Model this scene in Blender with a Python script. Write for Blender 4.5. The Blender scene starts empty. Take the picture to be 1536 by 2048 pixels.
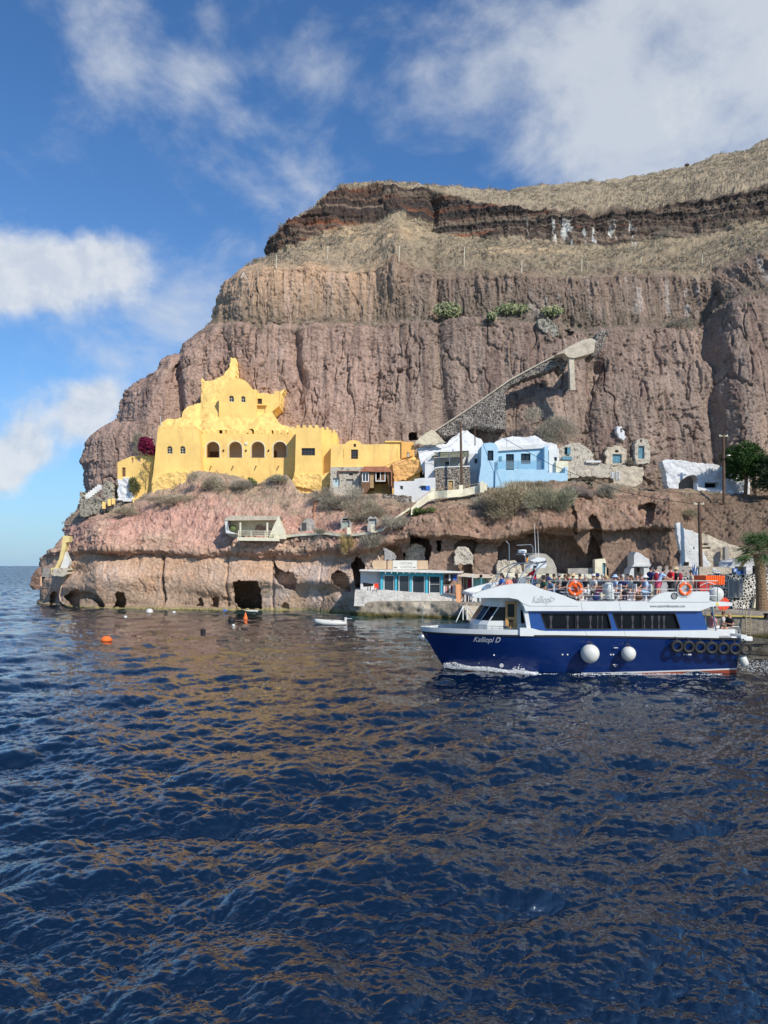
import bpy, bmesh, math, random
import numpy as np
from mathutils import Vector, Matrix
from mathutils.geometry import tessellate_polygon
R = math.radians
random.seed(7)
F, CX, HY, CH = 1479.0, 768.0, 1132.0, 5.5      # focal length and horizon of the view, eye height above the sea
scn = bpy.context.scene
COL = scn.collection

def P(px, py, D):                                # a point seen in direction (px, py) standing D metres away
    return Vector(((px - CX) / F * D, D, CH + (HY - py) / F * D))
def PZ(px, z, D): return Vector(((px - CX) / F * D, D, z))
def zof(py, D): return CH + (HY - py) / F * D
def pyof(z, D): return HY - (z - CH) / D * F

# ---------------------------------------------------------------- noise
def _hash(ix, iy, iz, seed):
    h = (ix.astype(np.uint32) * np.uint32(374761393) + iy.astype(np.uint32) * np.uint32(668265263)
         + iz.astype(np.uint32) * np.uint32(2246822519) + np.uint32(seed) * np.uint32(3266489917))
    h = (h ^ (h >> np.uint32(13))) * np.uint32(1274126177)
    h = h ^ (h >> np.uint32(16))
    return (h & np.uint32(0xFFFFFF)).astype(np.float32) / 8388608.0 - 1.0
def vnoise(x, y, z, seed=0):
    x = np.asarray(x, dtype=np.float32); y = np.asarray(y, dtype=np.float32); z = np.asarray(z, dtype=np.float32)
    x, y, z = np.broadcast_arrays(x, y, z)
    ix, iy, iz = np.floor(x), np.floor(y), np.floor(z)
    fx, fy, fz = x - ix, y - iy, z - iz
    ix = ix.astype(np.int64); iy = iy.astype(np.int64); iz = iz.astype(np.int64)
    s = lambda t: t * t * t * (t * (t * 6 - 15) + 10)
    u, v, w = s(fx), s(fy), s(fz)
    def H(a, b, c): return _hash(ix + a, iy + b, iz + c, seed)
    x00 = H(0,0,0) * (1-u) + H(1,0,0) * u; x10 = H(0,1,0) * (1-u) + H(1,1,0) * u
    x01 = H(0,0,1) * (1-u) + H(1,0,1) * u; x11 = H(0,1,1) * (1-u) + H(1,1,1) * u
    return (x00 * (1-v) + x10 * v) * (1-w) + (x01 * (1-v) + x11 * v) * w
def fbm(x, y, z, octs=4, seed=0, gain=0.5, ridge=False):
    t = 0; a = 1.0; n = 0
    for o in range(octs):
        k = vnoise(x + 17.3 * o, y - 9.1 * o, z + 5.7 * o, seed + o)
        if ridge: k = 1 - 2 * np.abs(k)
        t = t + a * k; n += a; a *= gain; x = x * 2.03; y = y * 2.03; z = z * 2.03
    return t / n
def smooth(e0, e1, x):
    t = np.clip((x - e0) / (e1 - e0), 0, 1); return t * t * (3 - 2 * t)
def inpoly(px, py, poly):
    r = np.zeros(px.shape, bool); n = len(poly)
    for i in range(n):
        x1, y1 = poly[i]; x2, y2 = poly[(i + 1) % n]
        if y1 == y2: continue
        c = ((y1 > py) != (y2 > py)) & (px < (x2 - x1) * (py - y1) / (y2 - y1) + x1)
        r ^= c
    return r

# ---------------------------------------------------------------- objects
def tag(o, label=None, cat=None, group=None, kind=None):
    if label: o['label'] = label
    if cat: o['category'] = cat
    if group: o['group'] = group
    if kind: o['kind'] = kind
    return o
def thing(name, label, cat, loc=(0, 0, 0), group=None, rz=0.0):
    o = bpy.data.objects.new(name, None); COL.objects.link(o)
    o.empty_display_size = 0.2
    o.location = loc; o.rotation_euler = (0, 0, rz)
    return tag(o, label, cat, group)
def link(name, me, mat, parent=None, smooth_=False):
    if mat is not None:
        for m in (mat if isinstance(mat, (list, tuple)) else [mat]): me.materials.append(m)
    o = bpy.data.objects.new(name, me); COL.objects.link(o)
    if smooth_: me.shade_smooth()
    if parent is not None:
        o.parent = parent
        if parent.parent is None and parent.type == 'EMPTY':
            # geometry is written in world coordinates; shift it into the parent's frame
            M = Matrix.Translation(parent.location) @ Matrix.Rotation(parent.rotation_euler[2], 4, 'Z')
            if not parent.get('_local'): me.transform(M.inverted())
        elif parent.parent is not None or parent.type == 'MESH':
            r = parent
            while r.parent is not None: r = r.parent
            if r.type == 'EMPTY' and not r.get('_local'):
                me.transform(Matrix.Translation(r.location).inverted())
    return o

class MB:
    """collects shapes for ONE mesh"""
    def __init__(s): s.v = []; s.f = []; s.m = []
    def add(s, vs, fs, mi=0):
        b = len(s.v); s.v.extend([tuple(v) for v in vs]); s.f.extend([tuple(b + i for i in f) for f in fs]); s.m.extend([mi] * len(fs)); return s
    def box(s, c, d, rz=0.0, mi=0, taper=1.0):
        hx, hy, hz = d[0] / 2, d[1] / 2, d[2] / 2
        ca, sa = math.cos(rz), math.sin(rz); vs = []
        for z in (-1, 1):
            k = taper if z > 0 else 1
            for x, y in ((-1, -1), (1, -1), (1, 1), (-1, 1)):
                X, Y = x * hx * k, y * hy * k
                vs.append((c[0] + X * ca - Y * sa, c[1] + X * sa + Y * ca, c[2] + z * hz))
        return s.add(vs, [(0,3,2,1),(4,5,6,7),(0,1,5,4),(1,2,6,5),(2,3,7,6),(3,0,4,7)], mi)
    def pbox(s, x0, x1, y0, y1, D, th, mi=0, off=0.0):
        """box whose front covers pixels x0..x1, y0..y1 at distance D, th metres deep"""
        a = P(x0, y0, D); b = P(x1, y1, D)
        return s.box(((a.x + b.x) / 2, D + th / 2 + off, (a.z + b.z) / 2), (abs(b.x - a.x), th, abs(a.z - b.z)), 0, mi)
    def tube(s, pts, r, n=6, mi=0, cap=True):
        pts = [Vector(p) for p in pts]; rr = r if isinstance(r, (list, tuple)) else [r] * len(pts)
        b = len(s.v); up = Vector((0, 0, 1))
        prev = None
        for i, p in enumerate(pts):
            t = (pts[min(i + 1, len(pts) - 1)] - pts[max(i - 1, 0)])
            if t.length < 1e-9: t = Vector((0, 0, 1))
            t.normalize()
            if prev is None:
                a = t.cross(up)
                if a.length < 0.05: a = t.cross(Vector((1, 0, 0)))
            else: a = prev - t * prev.dot(t)
            if a.length < 1e-6: a = t.cross(Vector((1, 0, 0)))
            a.normalize(); prev = a; c = t.cross(a)
            for k in range(n):
                q = 2 * math.pi * k / n
                s.v.append(tuple(p + (a * math.cos(q) + c * math.sin(q)) * rr[i]))
        for i in range(len(pts) - 1):
            for k in range(n):
                s.f.append((b + i*n + k, b + i*n + (k+1) % n, b + (i+1)*n + (k+1) % n, b + (i+1)*n + k)); s.m.append(mi)
        if cap:
            s.f.append(tuple(b + k for k in range(n))[::-1]); s.m.append(mi)
            e = b + (len(pts) - 1) * n; s.f.append(tuple(e + k for k in range(n))); s.m.append(mi)
        return s
    def lathe(s, c, prof, n=16, mi=0, axis='z', sc=(1, 1)):
        b = len(s.v)
        for r, h in prof:
            for k in range(n):
                q = 2 * math.pi * k / n; u, w = r * math.cos(q) * sc[0], r * math.sin(q) * sc[1]
                s.v.append((c[0] + u, c[1] + w, c[2] + h) if axis == 'z' else ((c[0] + u, c[1] + h, c[2] + w) if axis == 'y' else (c[0] + h, c[1] + u, c[2] + w)))
        for i in range(len(prof) - 1):
            for k in range(n):
                s.f.append((b + i*n + k, b + i*n + (k+1) % n, b + (i+1)*n + (k+1) % n, b + (i+1)*n + k)); s.m.append(mi)
        return s
    def ball(s, c, r, n=14, mi=0, sc=(1, 1, 1)):
        prof = [(max(1e-4, math.sin(math.pi * i / n)) , -math.cos(math.pi * i / n)) for i in range(n + 1)]
        b = len(s.v); m = n + 4
        for a, h in prof:
            for k in range(m):
                q = 2 * math.pi * k / m
                s.v.append((c[0] + r * sc[0] * a * math.cos(q), c[1] + r * sc[1] * a * math.sin(q), c[2] + r * sc[2] * h))
        for i in range(n):
            for k in range(m):
                s.f.append((b + i*m + k, b + i*m + (k+1) % m, b + (i+1)*m + (k+1) % m, b + (i+1)*m + k)); s.m.append(mi)
        return s
    def torus(s, c, r1, r2, axis='y', n=28, m=10, mi=0, seg=None):
        b = len(s.v)
        for i in range(n):
            q = 2 * math.pi * i / n
            for k in range(m):
                w = 2 * math.pi * k / m; rr = r1 + r2 * math.cos(w); h = r2 * math.sin(w)
                if axis == 'y': s.v.append((c[0] + rr * math.cos(q), c[1] + h, c[2] + rr * math.sin(q)))
                elif axis == 'z': s.v.append((c[0] + rr * math.cos(q), c[1] + rr * math.sin(q), c[2] + h))
                else: s.v.append((c[0] + h, c[1] + rr * math.cos(q), c[2] + rr * math.sin(q)))
        for i in range(n):
            for k in range(m):
                s.f.append((b + i*m + k, b + ((i+1) % n)*m + k, b + ((i+1) % n)*m + (k+1) % m, b + i*m + (k+1) % m))
                s.m.append(seg(i / n) if seg else mi)
        return s
    def prism(s, outline, D, th, holes=(), mi=0, back=True, D2=None):
        """outline/holes in pixels on the plane at distance D, th metres thick (real thickness, real size)"""
        loops = [list(outline)] + [list(h) for h in holes]
        fr = [[P(x, y, D) for x, y in lp] for lp in loops]
        return s.prism3(fr, Vector((0, th, 0)), mi, back)
    def prism3(s, fr, d, mi=0, back=True):
        tris = tessellate_polygon([[Vector((v.x, v.z + v.y * 1e-3, 0)) for v in lp] for lp in fr]) if abs(d.y) >= abs(d.z) and abs(d.y) >= abs(d.x) else \
               (tessellate_polygon([[Vector((v.x, v.y, 0)) for v in lp] for lp in fr]) if abs(d.z) >= abs(d.x) else tessellate_polygon([[Vector((v.y, v.z, 0)) for v in lp] for lp in fr]))
        flat = [v for lp in fr for v in lp]; n = len(flat); b = len(s.v)
        s.v.extend([tuple(v) for v in flat]); s.v.extend([tuple(v + d) for v in flat])
        for t in tris:
            a, c, e = [flat[i] for i in t]
            nn = (c - a).cross(e - a)
            t = tuple(t) if nn.dot(d) < 0 else tuple(t)[::-1]
            s.f.append(tuple(b + i for i in t)); s.m.append(mi)
            if back: s.f.append(tuple(b + n + i for i in t[::-1])); s.m.append(mi)
        o = 0
        for lp in fr:
            m = len(lp)
            for i in range(m):
                s.f.append((b + o + i, b + o + (i+1) % m, b + n + o + (i+1) % m, b + n + o + i)); s.m.append(mi)
            o += m
        return s
    def build(s, name, mat, parent=None, smooth_=False, fix=True, bevel=0):
        me = bpy.data.meshes.new(name); me.from_pydata(s.v, [], s.f)
        me.polygons.foreach_set('material_index', s.m)
        if fix:
            bm = bmesh.new(); bm.from_mesh(me)
            if bevel:
                bmesh.ops.remove_doubles(bm, verts=bm.verts, dist=1e-5)
            bmesh.ops.recalc_face_normals(bm, faces=bm.faces); bm.to_mesh(me); bm.free()
        o = link(name, me, mat, parent, smooth_)
        if bevel:
            md = o.modifiers.new('bevel', 'BEVEL'); md.width = bevel; md.segments = 2; md.limit_method = 'ANGLE'; md.angle_limit = R(40)
        return o

def arch(x0, x1, y0, y1, n=9, flat=1.0):
    """pixel outline of an arched opening: springs so that the head is round"""
    cx, r = (x0 + x1) / 2, (x1 - x0) / 2; pts = [(x0, y1)]
    ys = y0 + r * flat
    for i in range(n + 1):
        a = math.pi * (1 - i / n); pts.append((cx + r * math.cos(a), ys - r * flat * math.sin(a)))
    pts.append((x1, y1)); return pts
def rect(x0, x1, y0, y1): return [(x0, y0), (x1, y0), (x1, y1), (x0, y1)]

def grid_mesh(name, X, Y, Z, keep=None, col=None, attrs=None):
    nj, ni = X.shape
    me = bpy.data.meshes.new(name)
    idx = np.arange(nj * ni).reshape(nj, ni)
    q = np.stack([idx[:-1, :-1], idx[:-1, 1:], idx[1:, 1:], idx[1:, :-1]], -1).reshape(-1, 4)
    if keep is not None: q = q[keep.reshape(-1)]
    used = np.unique(q); remap = np.zeros(nj * ni, np.int64); remap[used] = np.arange(len(used)); q = remap[q]
    co = np.stack([X, Y, Z], -1).reshape(-1, 3)[used].astype(np.float32)
    me.vertices.add(len(used)); me.vertices.foreach_set('co', co.ravel())
    nf = len(q); me.loops.add(nf * 4); me.loops.foreach_set('vertex_index', q.ravel().astype(np.int32))
    me.polygons.add(nf); me.polygons.foreach_set('loop_start', np.arange(0, nf * 4, 4, dtype=np.int32))
    me.update(calc_edges=True)
    if col is not None:
        a = me.color_attributes.new('Col', 'FLOAT_COLOR', 'POINT')
        c = np.concatenate([col.reshape(-1, 3), np.ones((nj * ni, 1))], 1)[used].astype(np.float32)
        a.data.foreach_set('color', c.ravel())
    for k, arr in (attrs or {}).items():
        a = me.attributes.new(k, 'FLOAT', 'POINT'); a.data.foreach_set('value', arr.reshape(-1)[used].astype(np.float32))
    me.polygons.foreach_set('use_smooth', np.ones(nf, bool))
    return me, q, used

def relief(name, outline, D, mat, parent=None, holes=(), amp=0.25, scale=1.0, step=1.2, th=3.0, seed=3, wob=1.0, slope=0.0, smooth_=True, colfn=None):
    """rough-faced solid: front face lies near distance D with real relief, th metres thick"""
    xs = [p[0] for p in outline]; ys = [p[1] for p in outline]
    gx = np.arange(min(xs) - 3, max(xs) + 3 + step, step); gy = np.arange(max(ys) + 3, min(ys) - 3 - step, -step)
    PX, PY = np.meshgrid(gx, gy)
    if callable(D): DD = D(PX, PY)
    else: DD = np.full(PX.shape, float(D))
    DD = DD + slope * (max(ys) - PY) / F * 100
    X = (PX - CX) / F * DD; Z = CH + (HY - PY) / F * DD
    n = fbm(X / scale, DD / scale, Z / scale, 4, seed) ; n2 = fbm(X / scale * 3, DD * 0, Z / scale * 3, 2, seed + 9)
    Y = DD + amp * n + amp * 0.35 * n2
    X2 = X * Y / DD; Z2 = CH + (Z - CH) * Y / DD
    wx = wob * 1.6 * vnoise(PX / 5, PY / 5, 0, seed + 5); wy = wob * 1.6 * vnoise(PX / 5, PY / 5, 9, seed + 6)
    cxm = (PX[:-1, :-1] + PX[1:, 1:]) / 2; cym = (PY[:-1, :-1] + PY[1:, 1:]) / 2
    keep = inpoly(cxm + wx[:-1, :-1], cym + wy[:-1, :-1], outline)
    for h in holes: keep &= ~inpoly(cxm, cym, h)
    col = colfn(PX, PY, X2, Y, Z2) if colfn else None
    me, q, used = grid_mesh(name, X2, Y, Z2, keep, col)
    bm = bmesh.new(); bm.from_mesh(me)
    be = [e for e in bm.edges if e.is_boundary]
    g = bmesh.ops.extrude_edge_only(bm, edges=be)['geom']
    for v in g:
        if isinstance(v, bmesh.types.BMVert): v.co.y += th
    bmesh.ops.recalc_face_normals(bm, faces=bm.faces)
    bm.to_mesh(me); bm.free()
    me.polygons.foreach_set('use_smooth', np.full(len(me.polygons), smooth_))
    return link(name, me, mat, parent)

# ---------------------------------------------------------------- materials
def mat(name, base, rough=0.7, metal=0.0, spec=0.3, bump=0.0, bscale=8.0, var=0.0, vscale=1.5, stain=None, sscale=0.6, samt=0.5, streak=False, coat=0.0, attr=False, emis=None, trans=0.0):
    m = bpy.data.materials.new(name); m.use_nodes = True; nt = m.node_tree; nd, lk = nt.nodes, nt.links
    b = nd['Principled BSDF']; b.inputs['Base Color'].default_value = (*base, 1); b.inputs['Roughness'].default_value = rough
    b.inputs['Metallic'].default_value = metal; b.inputs['Specular IOR Level'].default_value = spec
    b.inputs['Coat Weight'].default_value = coat
    if trans: b.inputs['Transmission Weight'].default_value = trans
    tc = nd.new('ShaderNodeTexCoord')
    geo = nd.new('ShaderNodeNewGeometry')
    src = geo.outputs['Position']
    cur = None
    if attr:
        a = nd.new('ShaderNodeAttribute'); a.attribute_name = 'Col'; cur = a.outputs['Color']
    def mix(a, bcol, fac, mode='MIX'):
        x = nd.new('ShaderNodeMix'); x.data_type = 'RGBA'; x.blend_type = mode
        if a is None: x.inputs[6].default_value = (*base, 1)
        else: lk.new(a, x.inputs[6])
        if isinstance(bcol, tuple): x.inputs[7].default_value = (*bcol, 1)
        else: lk.new(bcol, x.inputs[7])
        if isinstance(fac, float): x.inputs[0].default_value = fac
        else: lk.new(fac, x.inputs[0])
        return x.outputs[2]
    def noise(scale, det=4, vec=None, rough_=0.6):
        n = nd.new('ShaderNodeTexNoise'); n.inputs['Scale'].default_value = scale; n.inputs['Detail'].default_value = det
        n.inputs['Roughness'].default_value = rough_
        lk.new(vec or src, n.inputs['Vector']); return n.outputs['Fac']
    def ramp(f, lo, hi, a=0.0, c=1.0):
        r = nd.new('ShaderNodeMapRange'); r.interpolation_type = 'SMOOTHSTEP'; lk.new(f, r.inputs[0])
        r.inputs[1].default_value = lo; r.inputs[2].default_value = hi; r.inputs[3].default_value = a; r.inputs[4].default_value = c
        return r.outputs[0]
    if var:
        f = ramp(noise(vscale), 0.3, 0.7, 1 - var, 1 + var)
        v = nd.new('ShaderNodeHueSaturation'); lk.new(f, v.inputs['Value'])
        if cur is None: v.inputs['Color'].default_value = (*base, 1)
        else: lk.new(cur, v.inputs['Color'])
        cur = v.outputs['Color']
    if stain:
        mp = nd.new('ShaderNodeMapping'); lk.new(src, mp.inputs['Vector']); mp.inputs['Scale'].default_value = (1, 1, 0.25 if streak else 1)
        cur = mix(cur, stain, ramp(noise(sscale, 5, mp.outputs['Vector'], 0.7), 0.5, 0.72, 0.0, samt))
    if cur is not None: lk.new(cur, b.inputs['Base Color'])
    if bump:
        bp = nd.new('ShaderNodeBump'); bp.inputs['Strength'].default_value = 1.0; bp.inputs['Distance'].default_value = bump
        lk.new(noise(bscale, 5), bp.inputs['Height']); lk.new(bp.outputs['Normal'], b.inputs['Normal'])
    if emis: b.inputs['Emission Color'].default_value = (*emis[0], 1); b.inputs['Emission Strength'].default_value = emis[1]
    return m
def stone_mat(name, stone, mortar, scale=3.0, width=0.09, var=0.5, bump=0.08, flat=1.0, patch=0.0, attr=False):
    """rubble masonry: voronoi stones set in mortar"""
    m = bpy.data.materials.new(name); m.use_nodes = True; nt = m.node_tree; nd, lk = nt.nodes, nt.links
    b = nd['Principled BSDF']; b.inputs['Roughness'].default_value = 0.85; b.inputs['Specular IOR Level'].default_value = 0.2
    geo = nd.new('ShaderNodeNewGeometry'); mp = nd.new('ShaderNodeMapping'); lk.new(geo.outputs['Position'], mp.inputs['Vector'])
    mp.inputs['Scale'].default_value = (1, 0.35, flat)
    nz = nd.new('ShaderNodeTexNoise'); nz.inputs['Scale'].default_value = scale * 0.9; lk.new(mp.outputs['Vector'], nz.inputs['Vector'])
    mx = nd.new('ShaderNodeMix'); mx.data_type = 'RGBA'; mx.blend_type = 'ADD'; mx.inputs[0].default_value = 0.25 / scale * 1.2
    lk.new(mp.outputs['Vector'], mx.inputs[6]); lk.new(nz.outputs['Color'], mx.inputs[7])
    ve = nd.new('ShaderNodeTexVoronoi'); ve.feature = 'DISTANCE_TO_EDGE'; ve.inputs['Scale'].default_value = scale; lk.new(mx.outputs[2], ve.inputs['Vector'])
    vc = nd.new('ShaderNodeTexVoronoi'); vc.inputs['Scale'].default_value = scale; lk.new(mx.outputs[2], vc.inputs['Vector'])
    n2 = nd.new('ShaderNodeTexNoise'); n2.inputs['Scale'].default_value = scale * 0.5; n2.inputs['Detail'].default_value = 3; lk.new(geo.outputs['Position'], n2.inputs['Vector'])
    w = nd.new('ShaderNodeMapRange'); lk.new(n2.outputs['Fac'], w.inputs[0]); w.inputs[1].default_value = 0.3; w.inputs[2].default_value = 0.7
    w.inputs[3].default_value = width * 0.5; w.inputs[4].default_value = width * (1.6 + patch * 4)
    st = nd.new('ShaderNodeMath'); st.operation = 'GREATER_THAN'; lk.new(ve.outputs['Distance'], st.inputs[0]); lk.new(w.outputs[0], st.inputs[1])
    hs = nd.new('ShaderNodeHueSaturation'); hs.inputs['Color'].default_value = (*stone, 1)
    sp = nd.new('ShaderNodeSeparateColor'); lk.new(vc.outputs['Color'], sp.inputs[0])
    vr = nd.new('ShaderNodeMapRange'); lk.new(sp.outputs[0], vr.inputs[0]); vr.inputs[3].default_value = 1 - var; vr.inputs[4].default_value = 1 + var * 1.5; lk.new(vr.outputs[0], hs.inputs['Value'])
    mm = nd.new('ShaderNodeMix'); mm.data_type = 'RGBA'; mm.inputs[6].default_value = (*mortar, 1); lk.new(hs.outputs['Color'], mm.inputs[7]); lk.new(st.outputs[0], mm.inputs[0])
    lk.new(mm.outputs[2], b.inputs['Base Color'])
    bp = nd.new('ShaderNodeBump'); bp.inputs['Distance'].default_value = bump; lk.new(ve.outputs['Distance'], bp.inputs['Height']); lk.new(bp.outputs['Normal'], b.inputs['Normal'])
    return m
def text(name, body, size, matl, parent, origin, rz=0.0, shear=0.0, bold=0.0, ext=0.004, width=None, align='LEFT'):
    c = bpy.data.curves.new(name, 'FONT'); c.body = body; c.size = size; c.shear = shear; c.offset = bold; c.extrude = ext; c.align_x = align
    t = bpy.data.objects.new(name, c); COL.objects.link(t)
    dg = bpy.context.evaluated_depsgraph_get(); me = bpy.data.meshes.new_from_object(t.evaluated_get(dg))
    COL.objects.unlink(t); bpy.data.objects.remove(t)
    me.materials.clear()
    w = max(v.co.x for v in me.vertices) - min(v.co.x for v in me.vertices)
    if width: me.transform(Matrix.Diagonal((width / w, 1, 1, 1)))
    me.transform(Matrix.Translation(origin) @ Matrix.Rotation(rz, 4, 'Z') @ Matrix.Rotation(R(90), 4, 'X'))
    return link(name, me, matl, parent)
# ================================================================ camera, light, sky
cam = bpy.data.cameras.new('camera'); camo = bpy.data.objects.new('camera', cam); COL.objects.link(camo); scn.camera = camo
camo.location = (0, 0, CH); camo.rotation_euler = (R(90), 0, 0)
cam.sensor_fit = 'VERTICAL'; cam.sensor_height = 24.0; cam.lens = 24.0 * F / 2048; cam.shift_y = (HY - 1024) / 2048
cam.clip_start = 0.3; cam.clip_end = 60000
SUN_AZ, SUN_EL = 36.0, 37.0
sd = Vector((math.sin(R(SUN_AZ)) * math.cos(R(SUN_EL)), -math.cos(R(SUN_AZ)) * math.cos(R(SUN_EL)), math.sin(R(SUN_EL))))
sl = bpy.data.lights.new('sun', 'SUN'); sl.energy = 4.6; sl.angle = R(0.5); sl.color = (1.0, 0.93, 0.82)
so = bpy.data.objects.new('sun', sl); COL.objects.link(so); so.rotation_euler = sd.to_track_quat('Z', 'Y').to_euler(); so.location = (20, -20, 60)
scn.view_settings.view_transform = 'Standard'; scn.view_settings.look = 'None'; scn.view_settings.gamma = 1.0
scn.view_settings.exposure = 0.0

def build_world():
    w = bpy.data.worlds.new('World'); scn.world = w; w.use_nodes = True; nt = w.node_tree; nd, lk = nt.nodes, nt.links
    bg = nd['Background']; bg.inputs['Strength'].default_value = 0.11
    sk = nd.new('ShaderNodeTexSky'); sk.sky_type = 'NISHITA'; sk.sun_disc = False; sk.sun_elevation = R(SUN_EL); sk.sun_rotation = R(180 - SUN_AZ)
    sk.air_density = 1.0; sk.dust_density = 0.3; sk.ozone_density = 2.5
    tc = nd.new('ShaderNodeTexCoord'); sx = nd.new('ShaderNodeSeparateXYZ'); lk.new(tc.outputs['Generated'], sx.inputs[0])
    def M(op, a, b=None, c=None):
        n = nd.new('ShaderNodeMath'); n.operation = op
        for i, v in enumerate((a, b, c)):
            if v is None: continue
            if isinstance(v, (int, float)): n.inputs[i].default_value = v
            else: lk.new(v, n.inputs[i])
        return n.outputs[0]
    az = M('ARCTAN2', sx.outputs[0], sx.outputs[1]); el = M('ARCSINE', sx.outputs[2])
    # domain-warped coordinates on the sky dome
    def V(x, y, z=0.0):
        c = nd.new('ShaderNodeCombineXYZ')
        for i, v in enumerate((x, y, z)):
            if isinstance(v, (int, float)): c.inputs[i].default_value = v
            else: lk.new(v, c.inputs[i])
        return c.outputs[0]
    def noise(vec, scale, det, rough=0.55, dist=0.0):
        n = nd.new('ShaderNodeTexNoise'); n.inputs['Scale'].default_value = scale; n.inputs['Detail'].default_value = det
        n.inputs['Roughness'].default_value = rough; n.inputs['Distortion'].default_value = dist; lk.new(vec, n.inputs['Vector']); return n
    base = V(az, el)
    wn = noise(base, 5.0, 3); ws = nd.new('ShaderNodeSeparateColor'); lk.new(wn.outputs['Color'], ws.inputs[0])
    azw = M('ADD', az, M('MULTIPLY', M('SUBTRACT', ws.outputs[0], 0.5), 0.10)); elw = M('ADD', el, M('MULTIPLY', M('SUBTRACT', ws.outputs[1], 0.5), 0.09))
    def blob(px, py, rx, ry, rot, amp):
        a0 = math.atan((px - CX) / F); e0 = math.atan((HY - py) / F * math.cos(a0))
        c, s = math.cos(R(rot)), math.sin(R(rot)); sxr, syr = F / rx, F / ry
        da = M('SUBTRACT', azw, a0); de = M('SUBTRACT', elw, e0)
        u = M('ADD', M('MULTIPLY', da, c * sxr), M('MULTIPLY', de, s * sxr))
        v = M('ADD', M('MULTIPLY', da, -s * syr), M('MULTIPLY', de, c * syr))
        r2 = M('ADD', M('MULTIPLY', u, u), M('MULTIPLY', v, v))
        return M('MULTIPLY', M('EXPONENT', M('MULTIPLY', r2, -1.0)), amp)
    soft = None; hard = None
    for b in CLOUD_SOFT:
        g = blob(*b); soft = g if soft is None else M('ADD', soft, g)
    for b in CLOUD_HARD:
        g = blob(*b); hard = g if hard is None else M('ADD', hard, g)
    mp = nd.new('ShaderNodeMapping'); lk.new(base, mp.inputs['Vector']); mp.inputs['Rotation'].default_value = (0, 0, R(-28)); mp.inputs['Scale'].default_value = (0.75, 1.25, 1)
    n1 = noise(mp.outputs['Vector'], 7.0, 12, 0.60, 0.25).outputs['Fac']
    n2 = noise(base, 9.0, 12, 0.60, 0.2).outputs['Fac']
    n3 = noise(V(M('ADD', az, .010), M('ADD', el, 0.014)), 9.0, 12, 0.60, 0.2).outputs['Fac']
    def ss(x, lo, hi):
        r = nd.new('ShaderNodeMapRange'); r.interpolation_type = 'SMOOTHSTEP'; lk.new(x, r.inputs[0]); r.inputs[1].default_value = lo; r.inputs[2].default_value = hi; return r.outputs[0]
    dsoft = ss(M('ADD', M('MULTIPLY', M('MINIMUM', soft, 1.9), 0.50), M('MULTIPLY', M('SUBTRACT', n1, 0.5), 2.3)), 0.08, 1.05)
    # scattered clouds all round the sky, thinner overhead (what the water and the windows reflect)
    gen = M('MULTIPLY', ss(noise(base, 2.2, 6, 0.6, 0.3).outputs['Fac'], 0.50, 0.72), 0.55)
    away = ss(M('ABSOLUTE', az), 0.55, 0.95)
    dsoft = M('MAXIMUM', M('MULTIPLY', dsoft, 1.0), M('MULTIPLY', gen, away))
    dhard = ss(M('ADD', M('MULTIPLY', hard, 0.9), M('MULTIPLY', M('SUBTRACT', n2, 0.5), 1.9)), 0.25, 0.95)
    shade = ss(M('SUBTRACT', n2, n3), -0.09, 0.09)
    skc = nd.new('ShaderNodeHueSaturation'); lk.new(sk.outputs[0], skc.inputs['Color']); skc.inputs['Saturation'].default_value = SKY_SAT; skc.inputs['Value'].default_value = SKY_VAL
    def mix(a, b, f, mode='MIX'):
        x = nd.new('ShaderNodeMix'); x.data_type = 'RGBA'; x.blend_type = mode
        for i, v in ((6, a), (7, b), (0, f)):
            if isinstance(v, tuple): x.inputs[i].default_value = (*v, 1)
            elif isinstance(v, float): x.inputs[i].default_value = v
            else: lk.new(v, x.inputs[i])
        return x.outputs[2]
    tint = mix(skc.outputs[0], SKY_TINT, 1.0, 'MULTIPLY')
    hz = M('EXPONENT', M('MULTIPLY', M('MAXIMUM', el, 0.0), -7.5))
    tint = mix(tint, (3.3, 5.0, 6.7), M('MULTIPLY', hz, .92))
    c1 = mix(tint, SOFT_COL, M('MULTIPLY', dsoft, 0.82))
    hc = mix((5.6, 6.1, 6.9), (6.9, 7.2, 7.6), shade)
    c2 = mix(c1, hc, M('MULTIPLY', dhard, 0.9))
    lk.new(c2, bg.inputs['Color'])
SKY_SAT, SKY_VAL, SKY_TINT = 1.08, 1.0, (0.72, 1.05, 1.35)
SOFT_COL = (6.2, 6.6, 7.1)
CLOUD_SOFT = [(1500,120,300,230,25,2.6),(1200,150,330,110,18,1.1),(880,190,190,70,20,.9),(1420,270,130,60,-10,.8),(1180,300,120,40,-5,.45),
  (200,90,90,100,-35,.9),(290,160,110,50,-25,.6),(470,130,150,60,15,.75),(430,200,120,50,-20,.7),(620,110,90,60,0,.5),(540,400,70,90,-60,.75),(420,560,150,90,10,.75),(350,660,120,90,30,.7),
  (420,25,30,30,0,.6),(250,740,90,40,0,.6),(620,400,50,40,0,.45),(970,325,40,25,0,.4),(120,640,200,60,0,.5),(340,330,220,30,-35,.35),(0,340,60,30,0,.2)]
CLOUD_HARD = [(240,500,70,50,0,.95),(150,560,130,60,-5,1.0),(30,555,100,60,0,.95),(40,620,130,40,0,.6),(200,790,70,40,0,1.0),(150,840,75,45,0,1.0),(30,880,55,60,0,1.0),(30,930,70,40,0,.8),(1500,120,160,120,0,.55)]
build_world()

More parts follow.
